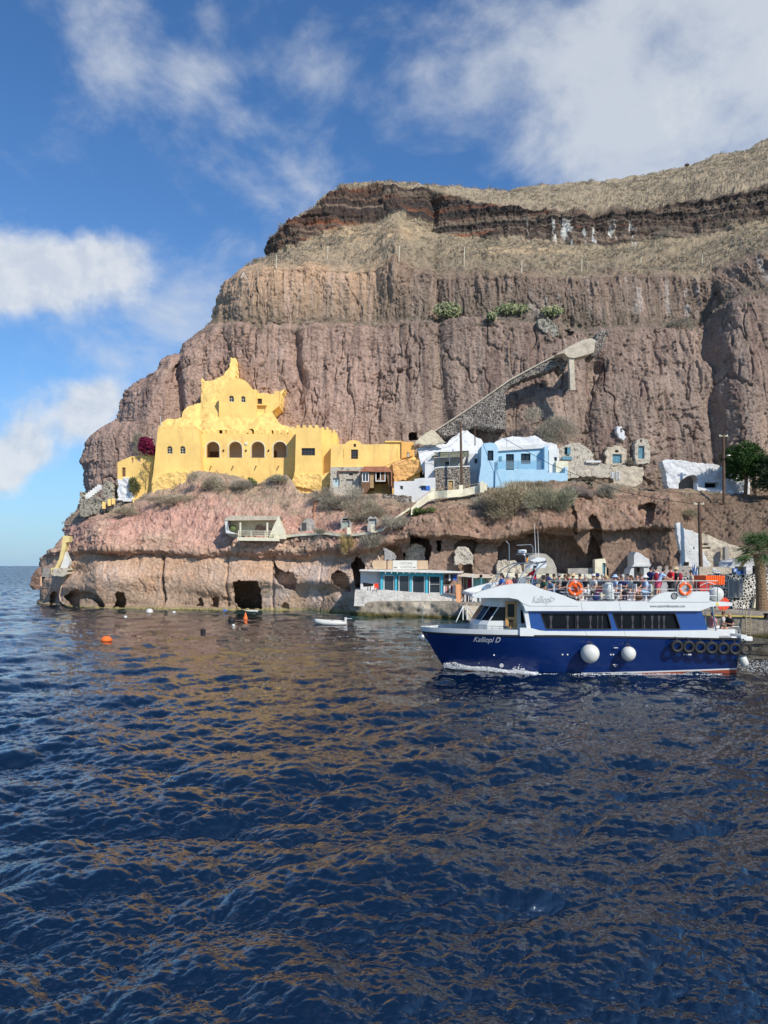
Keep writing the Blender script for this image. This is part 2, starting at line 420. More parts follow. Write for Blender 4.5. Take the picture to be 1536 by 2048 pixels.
# ================================================================ the headland, as one sheet
def L(*pts):
    a = np.array(pts, float); return lambda x: np.interp(x, a[:, 0], a[:, 1])
D1 = L((60,112),(90,106),(200,96.5),(400,93.5),(600,90.3),(700,87),(760,85.5),(850,84),(1000,84.5),(1300,84),(1400,80),(1536,76),(1900,60))
D6 = L((60,110),(160,107),(300,102),(450,102),(560,100),(600,98),(700,97),(850,94.5),(1000,93),(1150,93),(1300,93),(1400,94),(1536,93),(1900,78))
# (py or None -> same height as the line below, distance)
def lines(x):
    o = []
    def add(py=None, D=None, z=None):
        D = D(x) if callable(D) else D
        if z is not None: z = z(x) if callable(z) else np.full_like(x, z)
        else: z = CH + (HY - py(x)) / F * D
        o.append((D, z))
    z6 = CH + (HY - P6(x)) / F * D6(x)
    add(D=D1(x) - 0.6, z=-3.0)
    add(D=D1(x), z=-0.1)
    add(L((60,1160),(300,1150),(700,1150),(800,1150),(1340,1150),(1400,1140),(1536,1120),(1900,1100)), D1(x) + L((60,.4),(700,.8),(800,0.6),(1340,.6),(1400,2),(1536,2.5),(1900,3))(x))
    add(L((60,1118),(130,1112),(230,1106),(330,1112),(460,1112),(700,1112),(780,1092),(860,1075),(1000,1085),(1100,1060),(1200,1065),(1340,1060),(1400,1090),(1536,1080),(1900,1040)),
        D1(x) + L((60,2.2),(230,2.7),(320,2.0),(400,1.5),(600,1.5),(700,1.8),(780,2.0),(900,1.2),(1340,.8),(1400,5),(1536,6.5),(1900,5))(x))
    add(L((60,1110),(130,1102),(230,1096),(330,1100),(460,1100),(600,1098),(700,1095),(780,1080),(860,1066),(1000,1074),(1100,1050),(1200,1058),(1340,1050),(1400,1070),(1536,1050),(1900,1010)),
        D1(x) + L((60,1.0),(230,.7),(460,.9),(600,.9),(700,.9),(780,.2),(900,-.9),(1340,-.3),(1400,7),(1536,9.5),(1900,7))(x))
    add(L((60,1085),(130,1080),(230,1072),(330,1078),(460,1082),(560,1078),(600,1072),(700,1066),(760,1052),(820,1035),(900,1026),(960,1030),(1050,1010),(1150,1000),(1200,1008),(1340,1000),(1400,1035),(1536,1020),(1900,980)),
        D1(x) + L((60,2.2),(230,1.6),(460,1.8),(560,1.4),(700,1.2),(760,1.2),(900,.2),(1150,1.5),(1340,1.5),(1400,9.5),(1536,13),(1900,11))(x))
    add(L((60,1070),(160,1050),(230,1045),(330,1030),(460,1020),(560,1030),(600,1068),(700,1062),(760,1044),(820,1026),(900,1016),(1050,1000),(1150,985),(1250,990),(1340,990),(1400,1012),(1536,1004),(1900,960)),
        D1(x) + L((60,3),(230,4.2),(460,4.5),(560,4.5),(600,3.8),(700,3.8),(760,3.5),(900,2.4),(1150,4),(1340,4),(1400,12),(1536,15),(1900,13))(x))
    add(P6, D6)
    add(D=D6(x) + L((60,8),(300,11),(700,9),(900,10),(1200,8),(1340,9),(1536,8),(1900,8))(x), z=z6 + 0.4)
    DF = D6(x) + L((60,10),(300,13),(700,11),(900,12),(1200,9.5),(1340,10),(1536,8),(1900,8))(x)
    add(L((60,830),(400,800),(700,790),(1000,780),(1300,790),(1536,760),(1900,700)), DF + 2.0)
    P9 = L((160,700),(437,655),(520,668),(600,660),(640,652),(760,650),(860,645),(980,640),(1060,655),(1180,664),(1300,655),(1400,655),(1440,620),(1536,600),(1900,560))
    add(P9, DF + 5.0)
    add(D=DF + L((60,6),(560,6.5),(640,10),(1000,11),(1400,9.5),(1536,7.5),(1900,7))(x), z=CH + (HY - P9(x)) / F * (DF + 5.0) + L((60,.5),(600,1.2),(800,2.6),(1300,2.3),(1536,1.4))(x))
    D11 = DF + L((60,9),(560,9),(640,12),(1000,13),(1400,12),(1536,11),(1900,10))(x)
    P11 = L((300,600),(437,572),(500,556),(600,542),(700,545),(760,540),(790,520),(830,545),(900,560),(1000,552),(1150,556),(1250,550),(1330,552),(1400,560),(1450,545),(1500,520),(1536,512),(1900,480))
    add(P11, D11)
    P12 = L((300,560),(530,522),(570,508),(620,482),(700,458),(760,448),(800,442),(860,462),(930,476),(1000,486),(1100,490),(1200,490),(1300,484),(1360,478),(1440,462),(1500,448),(1536,442),(1900,380))
    D12 = D11 + L((300,14),(620,18),(800,24),(1000,22),(1536,22),(1900,22))(x)
    add(P12, D12)
    P13 = L((300,560),(530,500),(545,492),(560,470),(580,450),(620,424),(660,388),(700,374),(780,371),(830,378),(900,392),(960,404),(1040,416),(1100,428),(1180,436),(1260,432),(1330,418),(1400,402),(1460,392),(1536,378),(1900,300))
    add(P13, D12 + 3.5)
    P14 = L((300,556),(530,498),(620,422),(660,387),(690,372),(780,366),(880,376),(950,383),(1000,381),(1100,371),(1200,362),(1280,354),(1340,342),(1420,318),(1480,302),(1536,284),(1900,180))
    D14 = D12 + 4.5 + L((300,3),(690,4),(900,16),(1100,34),(1536,70),(1900,80))(x)
    z14 = CH + (HY - P14(x)) / F * D14
    add(D=D14, z=z14)
    add(D=D14 + 60, z=z14 - 4)
    add(D=D14 + 90, z=z14 - 30)
    return o
P6 = L((60,1050),(150,1032),(160,1026),(240,1015),(300,985),(340,978),(400,944),(450,948),(520,966),(545,952),(575,950),(600,985),(660,990),(760,992),(800,1010),(860,1003),(950,985),(1050,968),(1130,962),(1250,972),(1300,985),(1340,978),(1440,988),(1536,992),(1900,950))
SIL = np.array([(1230,70),(1207,74),(1190,80),(1170,84),(1152,95),(1130,83),(1118,84),(1106,92),(1090,110),(1075,122),(1060,126),(1040,137),(1028,148),(1018,158),(1000,160),(985,166),(960,166),(935,167),(925,160),(905,168),(890,173),(880,178),(866,192),(856,214),(845,240),(815,244),(790,250),(775,268),(750,290),(735,314),(715,322),(700,348),(688,366),(668,392),(652,418),(640,430),(622,430),(612,440),(590,438),(572,446),(562,470),(556,492),(546,512),(530,532),(510,534),(500,540),(488,545),(470,560),(452,575),(440,590),(428,602),(410,622),(395,645),(380,668),(373,690),(369,720),(300,760),(100,760)], float)[::-1]

def headland():
    xs = np.concatenate([np.linspace(0, 1, 1180) ** 1.0])
    NB = 26
    lx = np.arange(40, 1961, 2.0)
    ln = lines(lx)
    lnD = np.array([a for a, b in ln]); lnZ = np.array([np.broadcast_to(b, lx.shape) for a, b in ln])
    rows = [3, 44, 26, 12, 24, 26, 36, 14, 190, 104, 14, 74, 66, 78, 50, 14, 6]
    K = len(ln); assert len(rows) == K - 1, (K, len(rows))
    vv = np.concatenate([i + np.arange(n) / n for i, n in enumerate(rows)] + [[K - 1]])
    NJ = len(vv)
    k0 = np.minimum(vv.astype(int), K - 2); t = vv - k0
    # profile tables for every row over lx
    RD = lnD[k0] * (1 - t)[:, None] + lnD[k0 + 1] * t[:, None]
    RZ = lnZ[k0] * (1 - t)[:, None] + lnZ[k0 + 1] * t[:, None]
    # silhouette per row
    S = np.full(NJ, 400.0)
    for it in range(40):
        pyS = np.array([pyof(np.interp(S[j], lx, RZ[j]), np.interp(S[j], lx, RD[j])) for j in range(NJ)])
        S = 0.5 * S + 0.5 * np.interp(pyS, SIL[:, 0], SIL[:, 1])
    back = vv > K - 4 + 0.3
    S[vv > K - 3.0] = S[np.searchsorted(vv, K - 3.0)]
    S = S + 4.0 * fbm(pyS / 16, 0, 3.3, 3, 11) + 7.0 * np.abs(fbm(pyS / 21, 4, 3.3, 4, 12, .6)) - 2 
    ni = len(xs) + NB
    PXg = np.zeros((NJ, ni)); DX = np.zeros((NJ, ni)); BK = np.zeros((NJ, ni))
    for j in range(NJ):
        # denser inside the picture than beyond its right edge
        tx = xs; e = S[j] + (1540 - S[j]) * np.minimum(tx / 0.94, 1.0) + np.maximum(tx - 0.94, 0) / 0.06 * 400
        PXg[j, NB:] = e; PXg[j, :NB] = S[j]
    bk = np.arange(NB, 0, -1)
    BK[:, :NB] = bk[None, :]
    Dg = np.zeros((NJ, ni)); Zg = np.zeros((NJ, ni))
    wob = 3.0
    for j in range(NJ):
        Dg[j] = np.interp(PXg[j], lx, RD[j]); Zg[j] = np.interp(PXg[j], lx, RZ[j])
    tt = np.clip((PXg - S[:, None]) / 70.0, 0, 1)
    rnd = (1 - np.sqrt(np.clip(1 - (1 - tt) ** 2, 0, 1)))
    rnd_amp = np.interp(vv, [0, 5, 7, 9, 12, 14, 16], [5, 5, 6, 9, 9, 8, 6])[:, None]
    VV = np.broadcast_to(vv[:, None], Dg.shape)
    Dn = Dg + rnd * rnd_amp
    Zg = CH + (Zg - CH) * Dn / Dg
    Dn = Dn + np.where(BK > 0, BK ** 1.25 * 1.1, 0)
    X = (PXg - CX) / F * (Dg + rnd * rnd_amp) + np.where(BK > 0, BK ** 1.15 * 0.45, 0)
    Y = Dn; Z = Zg.copy()
    # ---- large buttresses and gullies on the main cliff (distance changes, seen direction kept)
    PX = PXg; PYg = HY - (Z - CH) / np.maximum(Y, 1) * F
    zone = lambda a, b, s=0.25: smooth(a - s, a + s, VV) * (1 - smooth(b - s, b + s, VV))
    main = zone(7.9, 14.1, .5)
    but = 2.6 * np.exp(-((PX - 1480) / 60) ** 2) * smooth(540, 640, PYg) - 2.6 * np.exp(-((PX - 1425 - (PYg - 700) * .08 - 8 * vnoise(PYg / 50, 2, 1, 3)) / 22) ** 2) * smooth(560, 640, PYg) \
        - 2.0 * np.exp(-((PX - 597 - 5 * vnoise(PYg / 40, 1, 1, 3)) / 10) ** 2) * smooth(650, 690, PYg) * (1 - smooth(780, 850, PYg)) - 2.2 * np.exp(-((PX - 352) / 14) ** 2) * smooth(660, 720, PYg) \
        + 1.6 * np.exp(-((PX - 520) / 50) ** 2) + 2.2 * np.exp(-((PX - 790) / 28) ** 2) * (1 - smooth(560, 640, PYg)) \
        - 2.4 * np.exp(-((PX - 1190 + (PYg - 760) * .18) / 20) ** 2) * smooth(700, 740, PYg) + 2.0 * np.exp(-((PX - 1090) / 60) ** 2) * smooth(770, 800, PYg) \
        + 1.8 * np.exp(-((PX - 1290) / 50) ** 2) * smooth(720, 800, PYg) - 1.6 * np.exp(-((PX - 880 - (PYg-700)*.05) / 14) ** 2)
    Y = Y - but * main
    # ---- noise displacement along the surface normal
    def normals(X, Y, Z):
        a = np.stack([np.gradient(X, axis=1), np.gradient(Y, axis=1), np.gradient(Z, axis=1)], -1)
        b = np.stack([np.gradient(X, axis=0), np.gradient(Y, axis=0), np.gradient(Z, axis=0)], -1)
        n = np.cross(a, b); n /= np.maximum(np.linalg.norm(n, axis=-1, keepdims=True), 1e-6)
        return n
    def blur(A, r):
        for ax in (0, 1):
            k = np.ones(2 * r + 1) / (2 * r + 1)
            A = np.apply_along_axis(lambda v: np.convolve(np.pad(v, r, mode='edge'), k, 'valid'), ax, A)
        return A
    n = normals(X, Y, Z)
    n[..., 1] -= 0.6; n[..., 1] = np.minimum(n[..., 1], -0.15)
    n /= np.linalg.norm(n, axis=-1, keepdims=True)
    A = lambda *ks: np.interp(VV, [0, 1, 2, 3, 4, 5, 6, 7, 8, 9, 10, 11, 12, 13, 14, 15, 16], ks)
    left = 1 - smooth(700, 800, PX)
    x, y, z = X, Y, Z
    big = fbm(x / 9, y / 9, z / 9, 3, 1)
    mid = fbm(x / 2.6, y / 2.6, z / 2.6, 4, 21)
    rid = fbm(x / 1.7, y / 2.5, z / 3.2, 4, 31, ridge=True)
    wall = smooth(7.4, 7.9, VV) * (1 - smooth(12.0, 12.2, VV))
    mid = mid * (1 - wall) + wall * (.55 * fbm(x / 1.5, y / 3, z / 7, 4, 22) + .45 * fbm(x / 4.5, y / 4, z / 11, 3, 23)); rid = rid * (1 - wall) + wall * fbm(x / 1.1, y / 3, z / 6, 4, 32, ridge=True)
    ribs = fbm((x + y * .3) / 1.5 + 0.6 * mid, y / 14, z / 16, 4, 41, ridge=True)
    fine = fbm(x / .55, y / .55, z / .55, 3, 51)
    pits = np.clip(fbm(x / .62, y / .7, z / .72, 4, 61, .6) - 0.20, 0, 1)
    grit = fbm(x / .22, y / .22, z / .20, 2, 55); pit2 = np.clip(fbm(x / .40, y / .4, z / .30, 3, 56, .6) - .22, 0, 1)
    pm = smooth(-.05, .35, fbm(x / 6, y / 9, z / 6, 3, 65))
    huge = fbm(x / 19, y / 30, z / 26, 2, 66)
    cracks = .6 * smooth(.955, .998, 1 - np.abs(fbm(x / 3.4 + .4 * mid, y / 6, z / 13, 4, 67))) + .5 * smooth(.95, .995, 1 - np.abs(fbm(x / 6 + .3 * mid, y / 6, z / 3.0 + .3 * mid, 4, 68))) * pm
    strat = np.zeros_like(x)
    zz = z + 0.9 * fbm(x / 22, y / 22, 0, 2, 71) - 0.035 * x
    for s_, a_ in ((1.9, .6), (.8, .35), (.37, .2)):
        ph = zz / s_; q = ph - np.floor(ph); lay = _hash(np.floor(ph), np.floor(x / 500), np.floor(ph) * 0, 5)
        strat = strat + a_ * (lay * smooth(0, .18, q) + 0.6 * (q - .5))
    H = grit * A(.02,.05,.05,.05,.09,.10,.09,.06,.07,.08,.08,.09,.08,.08,.11,.08,.1) - pit2 * A(0,.4,.4,.4,.7,.75,.7,.5,.5,.6,.6,.8,.7,.6,.9,.3,.3) + big * A(.1,.5,.6,.7,.8,.8,.7,.4,.4,1.1,1.1,1.0,1.1,.9,.5,1.2,2) \
      + mid * A(.1,.12,.12,.22,.36,.38,.38,.3,.40,.42,.42,.5,.5,.4,.5,.5,.6) \
      + rid * A(0,.05,.05,.12,.26,.32,.30,.2,.22,.24,.25,.4,.3,.22,.45,.15,.2) \
      + ribs * A(0,.0,.0,0,0,0,.05,.1,.16,.24,.25,.25,.62,.1,.30,0,0) * (.5 + .8 * pm) \
      - cracks * A(0,.3,.3,.2,.2,.25,.2,.2,.7,.8,.6,.4,.6,.3,.3,0,0) + huge * A(0,0,.2,.2,.2,.2,0,0,.8,1.3,1.2,.8,1.2,.6,.3,.5,.5) \
      + fine * A(.05,.06,.06,.09,.18,.20,.18,.12,.13,.14,.15,.18,.14,.16,.18,.14,.15) \
      - pits * A(0,.05,.05,.2,.5,.6,.5,.3,.7,1.0,.9,.6,.8,.4,.5,.3,.3) * np.where(VV > 7.5, .15 + 1.0 * pm, 1.0) \
      + strat * A(0,0,0,.1,.2,.15,0,0,0,0,.1,0,.1,.15,1.0,.2,0) + np.where((VV > 12.9) & (VV < 14.1), .8 * fbm(x / 1.6, y / 3, z / 2.4, 3, 94), 0)
    # smooth wind-worn tuff low on the left: broad hollows
    fade = 1.0
    Z = Z + .5 * fbm(x / 2.6, y / 5, 0, 3, 69) * zone(2.7, 5.3, .3)
    low = zone(1.0, 3.0, .15)
    for fx, fa in ((326, 1.1), (457, .45), (548, .5), (640, .25), (713, .6)): Y = Y + fa * np.exp(-((PX - fx - 4 * vnoise(PYg / 25, fx, 0, 6)) / 2.2) ** 2) * low
    Y = Y - low * left * (.9 * fbm(x / 7, 0, z / 2.2, 2, 64) + .5 * np.exp(-((PYg - 1165) / 18) ** 2))
    Y = Y - 1.1 * smooth(.55, .1, Z) * (PX < 470) * smooth(-1.5, -.2, Z)
    X = X + n[..., 0] * H; Y = Y + n[..., 1] * H; Z = Z + n[..., 2] * H
    # ---- caves and hollows
    PX = CX + X / Y * F; PY = HY - (Z - CH) / Y * F
    wx = PX + 2.0 * vnoise(PX / 9, PY / 9, 1, 81); wy = PY + 2.0 * vnoise(PX / 9, PY / 9, 7, 82)
    front = (BK == 0)
    cav = np.zeros_like(X)
    for poly, dep in CAVES:
        px_, py_ = zip(*poly)
        bb = (wx > min(px_) - 4) & (wx < max(px_) + 4) & (wy > min(py_) - 4) & (wy < max(py_) + 4) & front & (VV < 12)
        if not bb.any(): continue
        m = np.zeros_like(bb); m[bb] = inpoly(wx[bb], wy[bb], poly)
        if dep < 0: cav = np.where(m, -dep - 1e-3, cav) if dep > -50 else np.where(m, 0, cav)
        else: cav = np.where(m, np.maximum(cav, dep), cav)
    # keep the seen direction while pushing back, so holes keep their outline
    k = (Y + cav) / Y
    lowk = np.where(Z < 0.2, 1, 0)
    X = np.where(cav > 0, X * k, X); Z = np.where(cav > 0, np.where(PY > 1150, np.maximum(CH + (Z - CH) * k, -2.5), CH + (Z - CH) * k), Z); Y = Y + cav
    # ---- colour of the rock; the darker right palette includes painted cloud shade
    def C(*c): return np.array(c, float)
    zc = np.zeros(X.shape + (3,))
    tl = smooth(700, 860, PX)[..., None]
    keys = [0, 1.0, 1.04, 1.12, 2.0, 3.0, 3.2, 4.0, 5.0, 6.0, 7.0, 8.0, 9.0, 10.0, 11, 12.0, 12.2, 13.0, 13.1, 14.0, 14.08, 15, 17]  # the dark stop just past row three paints shade under the lip
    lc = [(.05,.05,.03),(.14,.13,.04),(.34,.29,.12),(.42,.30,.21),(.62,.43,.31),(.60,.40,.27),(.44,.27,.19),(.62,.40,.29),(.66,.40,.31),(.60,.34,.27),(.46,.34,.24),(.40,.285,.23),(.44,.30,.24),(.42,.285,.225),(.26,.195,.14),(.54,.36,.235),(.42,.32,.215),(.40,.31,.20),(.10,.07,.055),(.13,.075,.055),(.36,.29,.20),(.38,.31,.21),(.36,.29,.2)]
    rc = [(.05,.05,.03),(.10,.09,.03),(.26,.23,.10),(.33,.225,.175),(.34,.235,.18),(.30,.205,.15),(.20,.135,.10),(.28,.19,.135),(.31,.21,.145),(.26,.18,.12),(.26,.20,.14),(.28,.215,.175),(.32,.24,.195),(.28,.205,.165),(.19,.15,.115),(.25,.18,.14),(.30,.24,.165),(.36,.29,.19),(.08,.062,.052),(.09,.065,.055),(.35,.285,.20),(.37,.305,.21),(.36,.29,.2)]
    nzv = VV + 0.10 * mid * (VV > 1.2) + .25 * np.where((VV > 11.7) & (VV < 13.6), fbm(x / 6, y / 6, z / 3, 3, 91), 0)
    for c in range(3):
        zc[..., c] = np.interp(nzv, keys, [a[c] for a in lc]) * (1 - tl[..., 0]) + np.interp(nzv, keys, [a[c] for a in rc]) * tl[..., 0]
    def tint(mask, col, amt=1.0):
        m = (np.clip(mask, 0, 1) * amt)[..., None]
        zc[:] = zc * (1 - m) + np.array(col) * m
    n_a = fbm(x / 5, y / 5, z / 5, 4, 101); n_b = fbm(x / 1.2, y / 1.2, z / 1.2, 4, 111); n_s = fbm(x / .75, y / 6, z / 11, 4, 121)
    # pale crust on the low tuff, pinker conglomerate above
    tint(smooth(.0, .5, n_a + .5 * n_b) * zone(1.15, 2.6, .2) * left, (.60, .48, .42), .75)
    tint(smooth(.1, .6, -n_a + .5 * n_b) * zone(1.4, 3, .2) * left, (.56, .34, .21), .7)
    tint(smooth(.0, .35, n_b) * zone(4.1, 6.8, .2), (.56, .36, .28), .5); tint(smooth(-.05, .3, n_a) * zone(3.9, 6.6, .3), (.55, .41, .29), .6); tint(smooth(.1, .4, fbm(x / 2.2, y / 3, z / 1.2, 4, 117)) * zone(3.5, 6.8, .3), (.36, .22, .16), .45); tint(smooth(.1, .45, -n_b) * zone(4.1, 6.8, .2), (.42, .24, .18), .45)
    # mauve cliff: streaks
    tint(smooth(.05, .5, n_s) * zone(8, 10, .2), (.19, .125, .105), .72); tint(smooth(.1, .6, -n_s) * zone(8, 12, .2), (.50, .355, .28), .55)
    tint(smooth(.15, .55, fbm(x / .35, y / 3, z / 12, 3, 123)) * zone(8, 12.2, .2), (.50, .40, .33), .22)
    tint(smooth(600, 500, PX) * zone(8, 10.5, .2) * smooth(-.2, .5, n_a), (.34, .22, .17), .5)
    # dark flows: red and ochre beds, white guano streaks
    ph = zz / .7; lay = _hash(np.floor(ph), np.floor(x / 500), np.floor(ph) * 0, 15)
    redm = smooth(.05, .5, lay + .5 * n_a) * zone(13, 14, .05) * (1 - .75 * smooth(1150, 1320, PX))
    tint(redm * smooth(-.15, .35, fbm(x / 8, y / 8, z / 1.5, 3, 93)), (.30, .115, .06), .8)
    ph2 = zz / .6; lay2 = _hash(np.floor(ph2), np.floor(x / 500), np.floor(ph2) * 0, 25)
    tint(smooth(.35, .8, lay2) * zone(13, 14, .05), (.34, .26, .19), .5)
    tint(smooth(.2, .5, -lay2 + .4 * n_b) * zone(13, 14, .05), (.05, .045, .042), .7)
    och = np.exp(-((PX - 750) / 95) ** 2 - ((PY - 466) / 16) ** 2) + .7 * np.exp(-((PX - 1040) / 130) ** 2 - ((PY - 500) / 9) ** 2); tint(smooth(.15, .6, och + .25 * n_b), (.60, .44, .27), .7); tint(smooth(.2, .5, lay2) * smooth(.2, .6, och), (.30, .20, .12), .6)
    gu = smooth(.36, .6, vnoise(x / .8, 3, z / 14, 131) + .35 * n_b) * smooth(1040, 1080, PX) * (1 - smooth(1290, 1330, PX)) * zone(13.0, 13.75, .1)
    tint(gu * smooth(-.3, .2, fbm(x * 2, y, z / 2, 2, 133)), (.70, .68, .62), .9)
    gu2 = smooth(.35, .6, vnoise(x / .9, 5, z / 20, 141) + .25 * n_b) * zone(11.2, 12, .2) * smooth(860, 900, PX)
    tint(gu2 * smooth(-.2, .3, n_b), (.5, .46, .42), .5)
    # dry soil and scrub on the benches; middle bench also darkened for overhang shade
    for a_, b_, cc_ in ((6.2, 8.2, (.30, .235, .16)), (9.9, 11.15, (.20, .155, .115)), (12.02, 13.0, (.30, .235, .165))): tint(smooth(-.1, .35, n_b + .4 * n_a) * zone(a_, b_, .1), cc_, .65)
    tint(smooth(.0, .4, n_b) * zone(14.1, 16, .1), (.27, .215, .15), .6); tint(smooth(.15, .5, fbm(x / 3, y / 4, z / 2, 4, 119)) * zone(14.1, 16, .1), (.20, .17, .125), .55); tint(smooth(.1, .45, fbm(x / 3, y / 4, z / 2, 4, 120)) * zone(12.05, 13.0, .1), (.22, .18, .13), .5)
    tint(smooth(1300, 1420, PX) * (PY > 985) * (PY < 1125), (.20, .145, .105), .8)
    # grainy tone, then shade painted into the pits as darker colour
    zc[:] *= (1 + .14 * fine + .10 * n_b + .16 * grit)[..., None]
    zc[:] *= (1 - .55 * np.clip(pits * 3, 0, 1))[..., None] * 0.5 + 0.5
    zc[:] = np.clip(zc, .02, .8)
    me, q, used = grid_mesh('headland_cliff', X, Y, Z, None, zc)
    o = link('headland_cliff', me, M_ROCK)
    o['kind'] = 'structure'
    return X, Y, Z, VV, PX, PY
def flip(o):
    bm = bmesh.new(); bm.from_mesh(o.data); bmesh.ops.reverse_faces(bm, faces=bm.faces); bm.to_mesh(o.data); bm.free()

def rock_mat():
    m = mat('rock', (.4, .3, .2), rough=.92, spec=.15, attr=True, var=.16, vscale=3.5)
    nt = m.node_tree; nd, lk = nt.nodes, nt.links
    b = nd['Principled BSDF']; geo = [n for n in nd if n.type == 'NEW_GEOMETRY'][0]
    n1 = nd.new('ShaderNodeTexNoise'); n1.inputs['Scale'].default_value = 3.4; n1.inputs['Detail'].default_value = 9; n1.inputs['Roughness'].default_value = .76; lk.new(geo.outputs['Position'], n1.inputs['Vector'])
    v = nd.new('ShaderNodeTexVoronoi'); v.inputs['Scale'].default_value = 2.4; lk.new(geo.outputs['Position'], v.inputs['Vector'])
    ad = nd.new('ShaderNodeMath'); ad.operation = 'ADD'; lk.new(n1.outputs['Fac'], ad.inputs[0])
    mu = nd.new('ShaderNodeMath'); mu.operation = 'MULTIPLY'; lk.new(v.outputs['Distance'], mu.inputs[0]); mu.inputs[1].default_value = .35; lk.new(mu.outputs[0], ad.inputs[1])
    bp = nd.new('ShaderNodeBump'); bp.inputs['Distance'].default_value = .26; bp.inputs['Strength'].default_value = 1.0
    lk.new(ad.outputs[0], bp.inputs['Height']); lk.new(bp.outputs['Normal'], b.inputs['Normal'])
    return m
M_ROCK = rock_mat()
CAVES = [
 ([(98,1212),(101,1188),(110,1182),(118,1196),(126,1210),(136,1216)],2.0),
 ([(126,1194),(140,1184),(152,1181),(170,1184),(182,1184),(196,1192),(206,1206),(210,1216),(198,1214),(192,1204),(180,1198),(158,1196),(158,1216),(146,1216),(140,1206)],3.0),
 ([(228,1214),(233,1200),(229,1190),(236,1184),(246,1188),(251,1202),(250,1216)],3.5),
 ([(393,1213),(400,1206),(399,1198),(404,1196),(405,1213)],1.2),([(424,1213),(426,1197),(432,1192),(437,1196),(438,1213)],1.6),
 ([(446,1196),(458,1192),(462,1200),(452,1202)],.6),
 ([(465,1166),(480,1162),(500,1162),(516,1164),(521,1185),(523,1216),(476,1216),(470,1200)],9.0),
 ([(548,1122),(556,1136),(572,1146),(584,1144),(592,1160),(590,1180),(572,1176),(556,1166),(550,1156)],2.4),
 ([(662,1158),(664,1148),(676,1142),(690,1147),(698,1160),(701,1182),(690,1182),(668,1170)],3.0),
 ([(702,1128),(712,1116),(720,1116),(728,1130),(731,1180),(726,1190),(712,1180),(708,1160),(706,1140)],6.0),
 ([(561,1216),(570,1204),(576,1206),(580,1218)],.8),
 # openings behind the quay
 ([(766,1116),(768,1096),(775,1092),(790,1090),(805,1094),(806,1118),(806,1200),(766,1200)],2.0),
 ([(822,1070),(840,1074),(855,1078),(862,1090),(862,1108),(856,1124),(853,1136),(853,1200),(812,1200),(808,1110),(820,1090)],4.0),
 ([(873,1080),(882,1082),(884,1095),(880,1104),(875,1098)],3.0),
 ([(910,1092),(916,1083),(930,1079),(946,1080),(954,1084),(948,1110),(944,1130),(944,1200),(924,1200),(916,1120)],1.6),
 ([(994,1110),(997,1094),(1006,1086),(1018,1084),(1040,1078),(1060,1068),(1100,1066),(1130,1070),(1148,1072),(1156,1090),(1170,1108),(1174,1108),(1178,1090),(1184,1070),(1192,1082),(1200,1098),(1205,1120),(1216,1140),(1214,1220),(994,1220)],3.4),
 ([(1180,1070),(1176,1040),(1184,1028),(1194,1034),(1204,1056),(1206,1084),(1198,1092)],1.3),
 ([(1136,1004),(1142,1000),(1150,1016),(1156,1050),(1152,1068),(1144,1060),(1140,1030)],.7),
 ([(1276,1010),(1300,1004),(1312,1010),(1306,1040),(1290,1056),(1278,1050)],1.4),
 ([(1150,962),(1160,960),(1180,964),(1186,974),(1170,982),(1158,976)],1.2),
 # small cavities high on the cliff
 ([(818,882),(818,867),(822,865),(834,866),(835,882)],4.0),
 ([(746,466),(752,460),(764,462),(766,470),(748,474)],2.2),([(812,464),(830,464),(846,470),(844,476),(826,474)],2.0),([(644,474),(652,470),(656,476),(648,480)],1.6),
 ([(1130,664),(1138,658),(1146,664),(1142,671),(1132,671)],2.0),
 ([(345,745),(352,728),(361,724),(364,742),(356,762),(344,764)],1.6),
]
HX, HYy, HZ, HV, HPX, HPY = headland()

def heightfield_sampler():
    """distance of the headland's surface along a seen direction (first hit), for standing things on it"""
    tab = {}
    m = (HPX > 0) & (HPX < 1960) & (HPY > 200) & (HPY < 1300)
    a = (HPX[m] / 3).astype(int); b = (HPY[m] / 3).astype(int); d = HYy[m]
    G = np.full((660, 440), 1e9); np.minimum.at(G, (a, b), d)
    def f(px, py):
        i, j = int(px / 3), int(py / 3)
        w = G[max(i-1,0):i+2, max(j-1,0):j+2]; v = w[w < 1e8]
        return float(np.median(v)) if len(v) else 110.0
    return f
DSURF = heightfield_sampler()

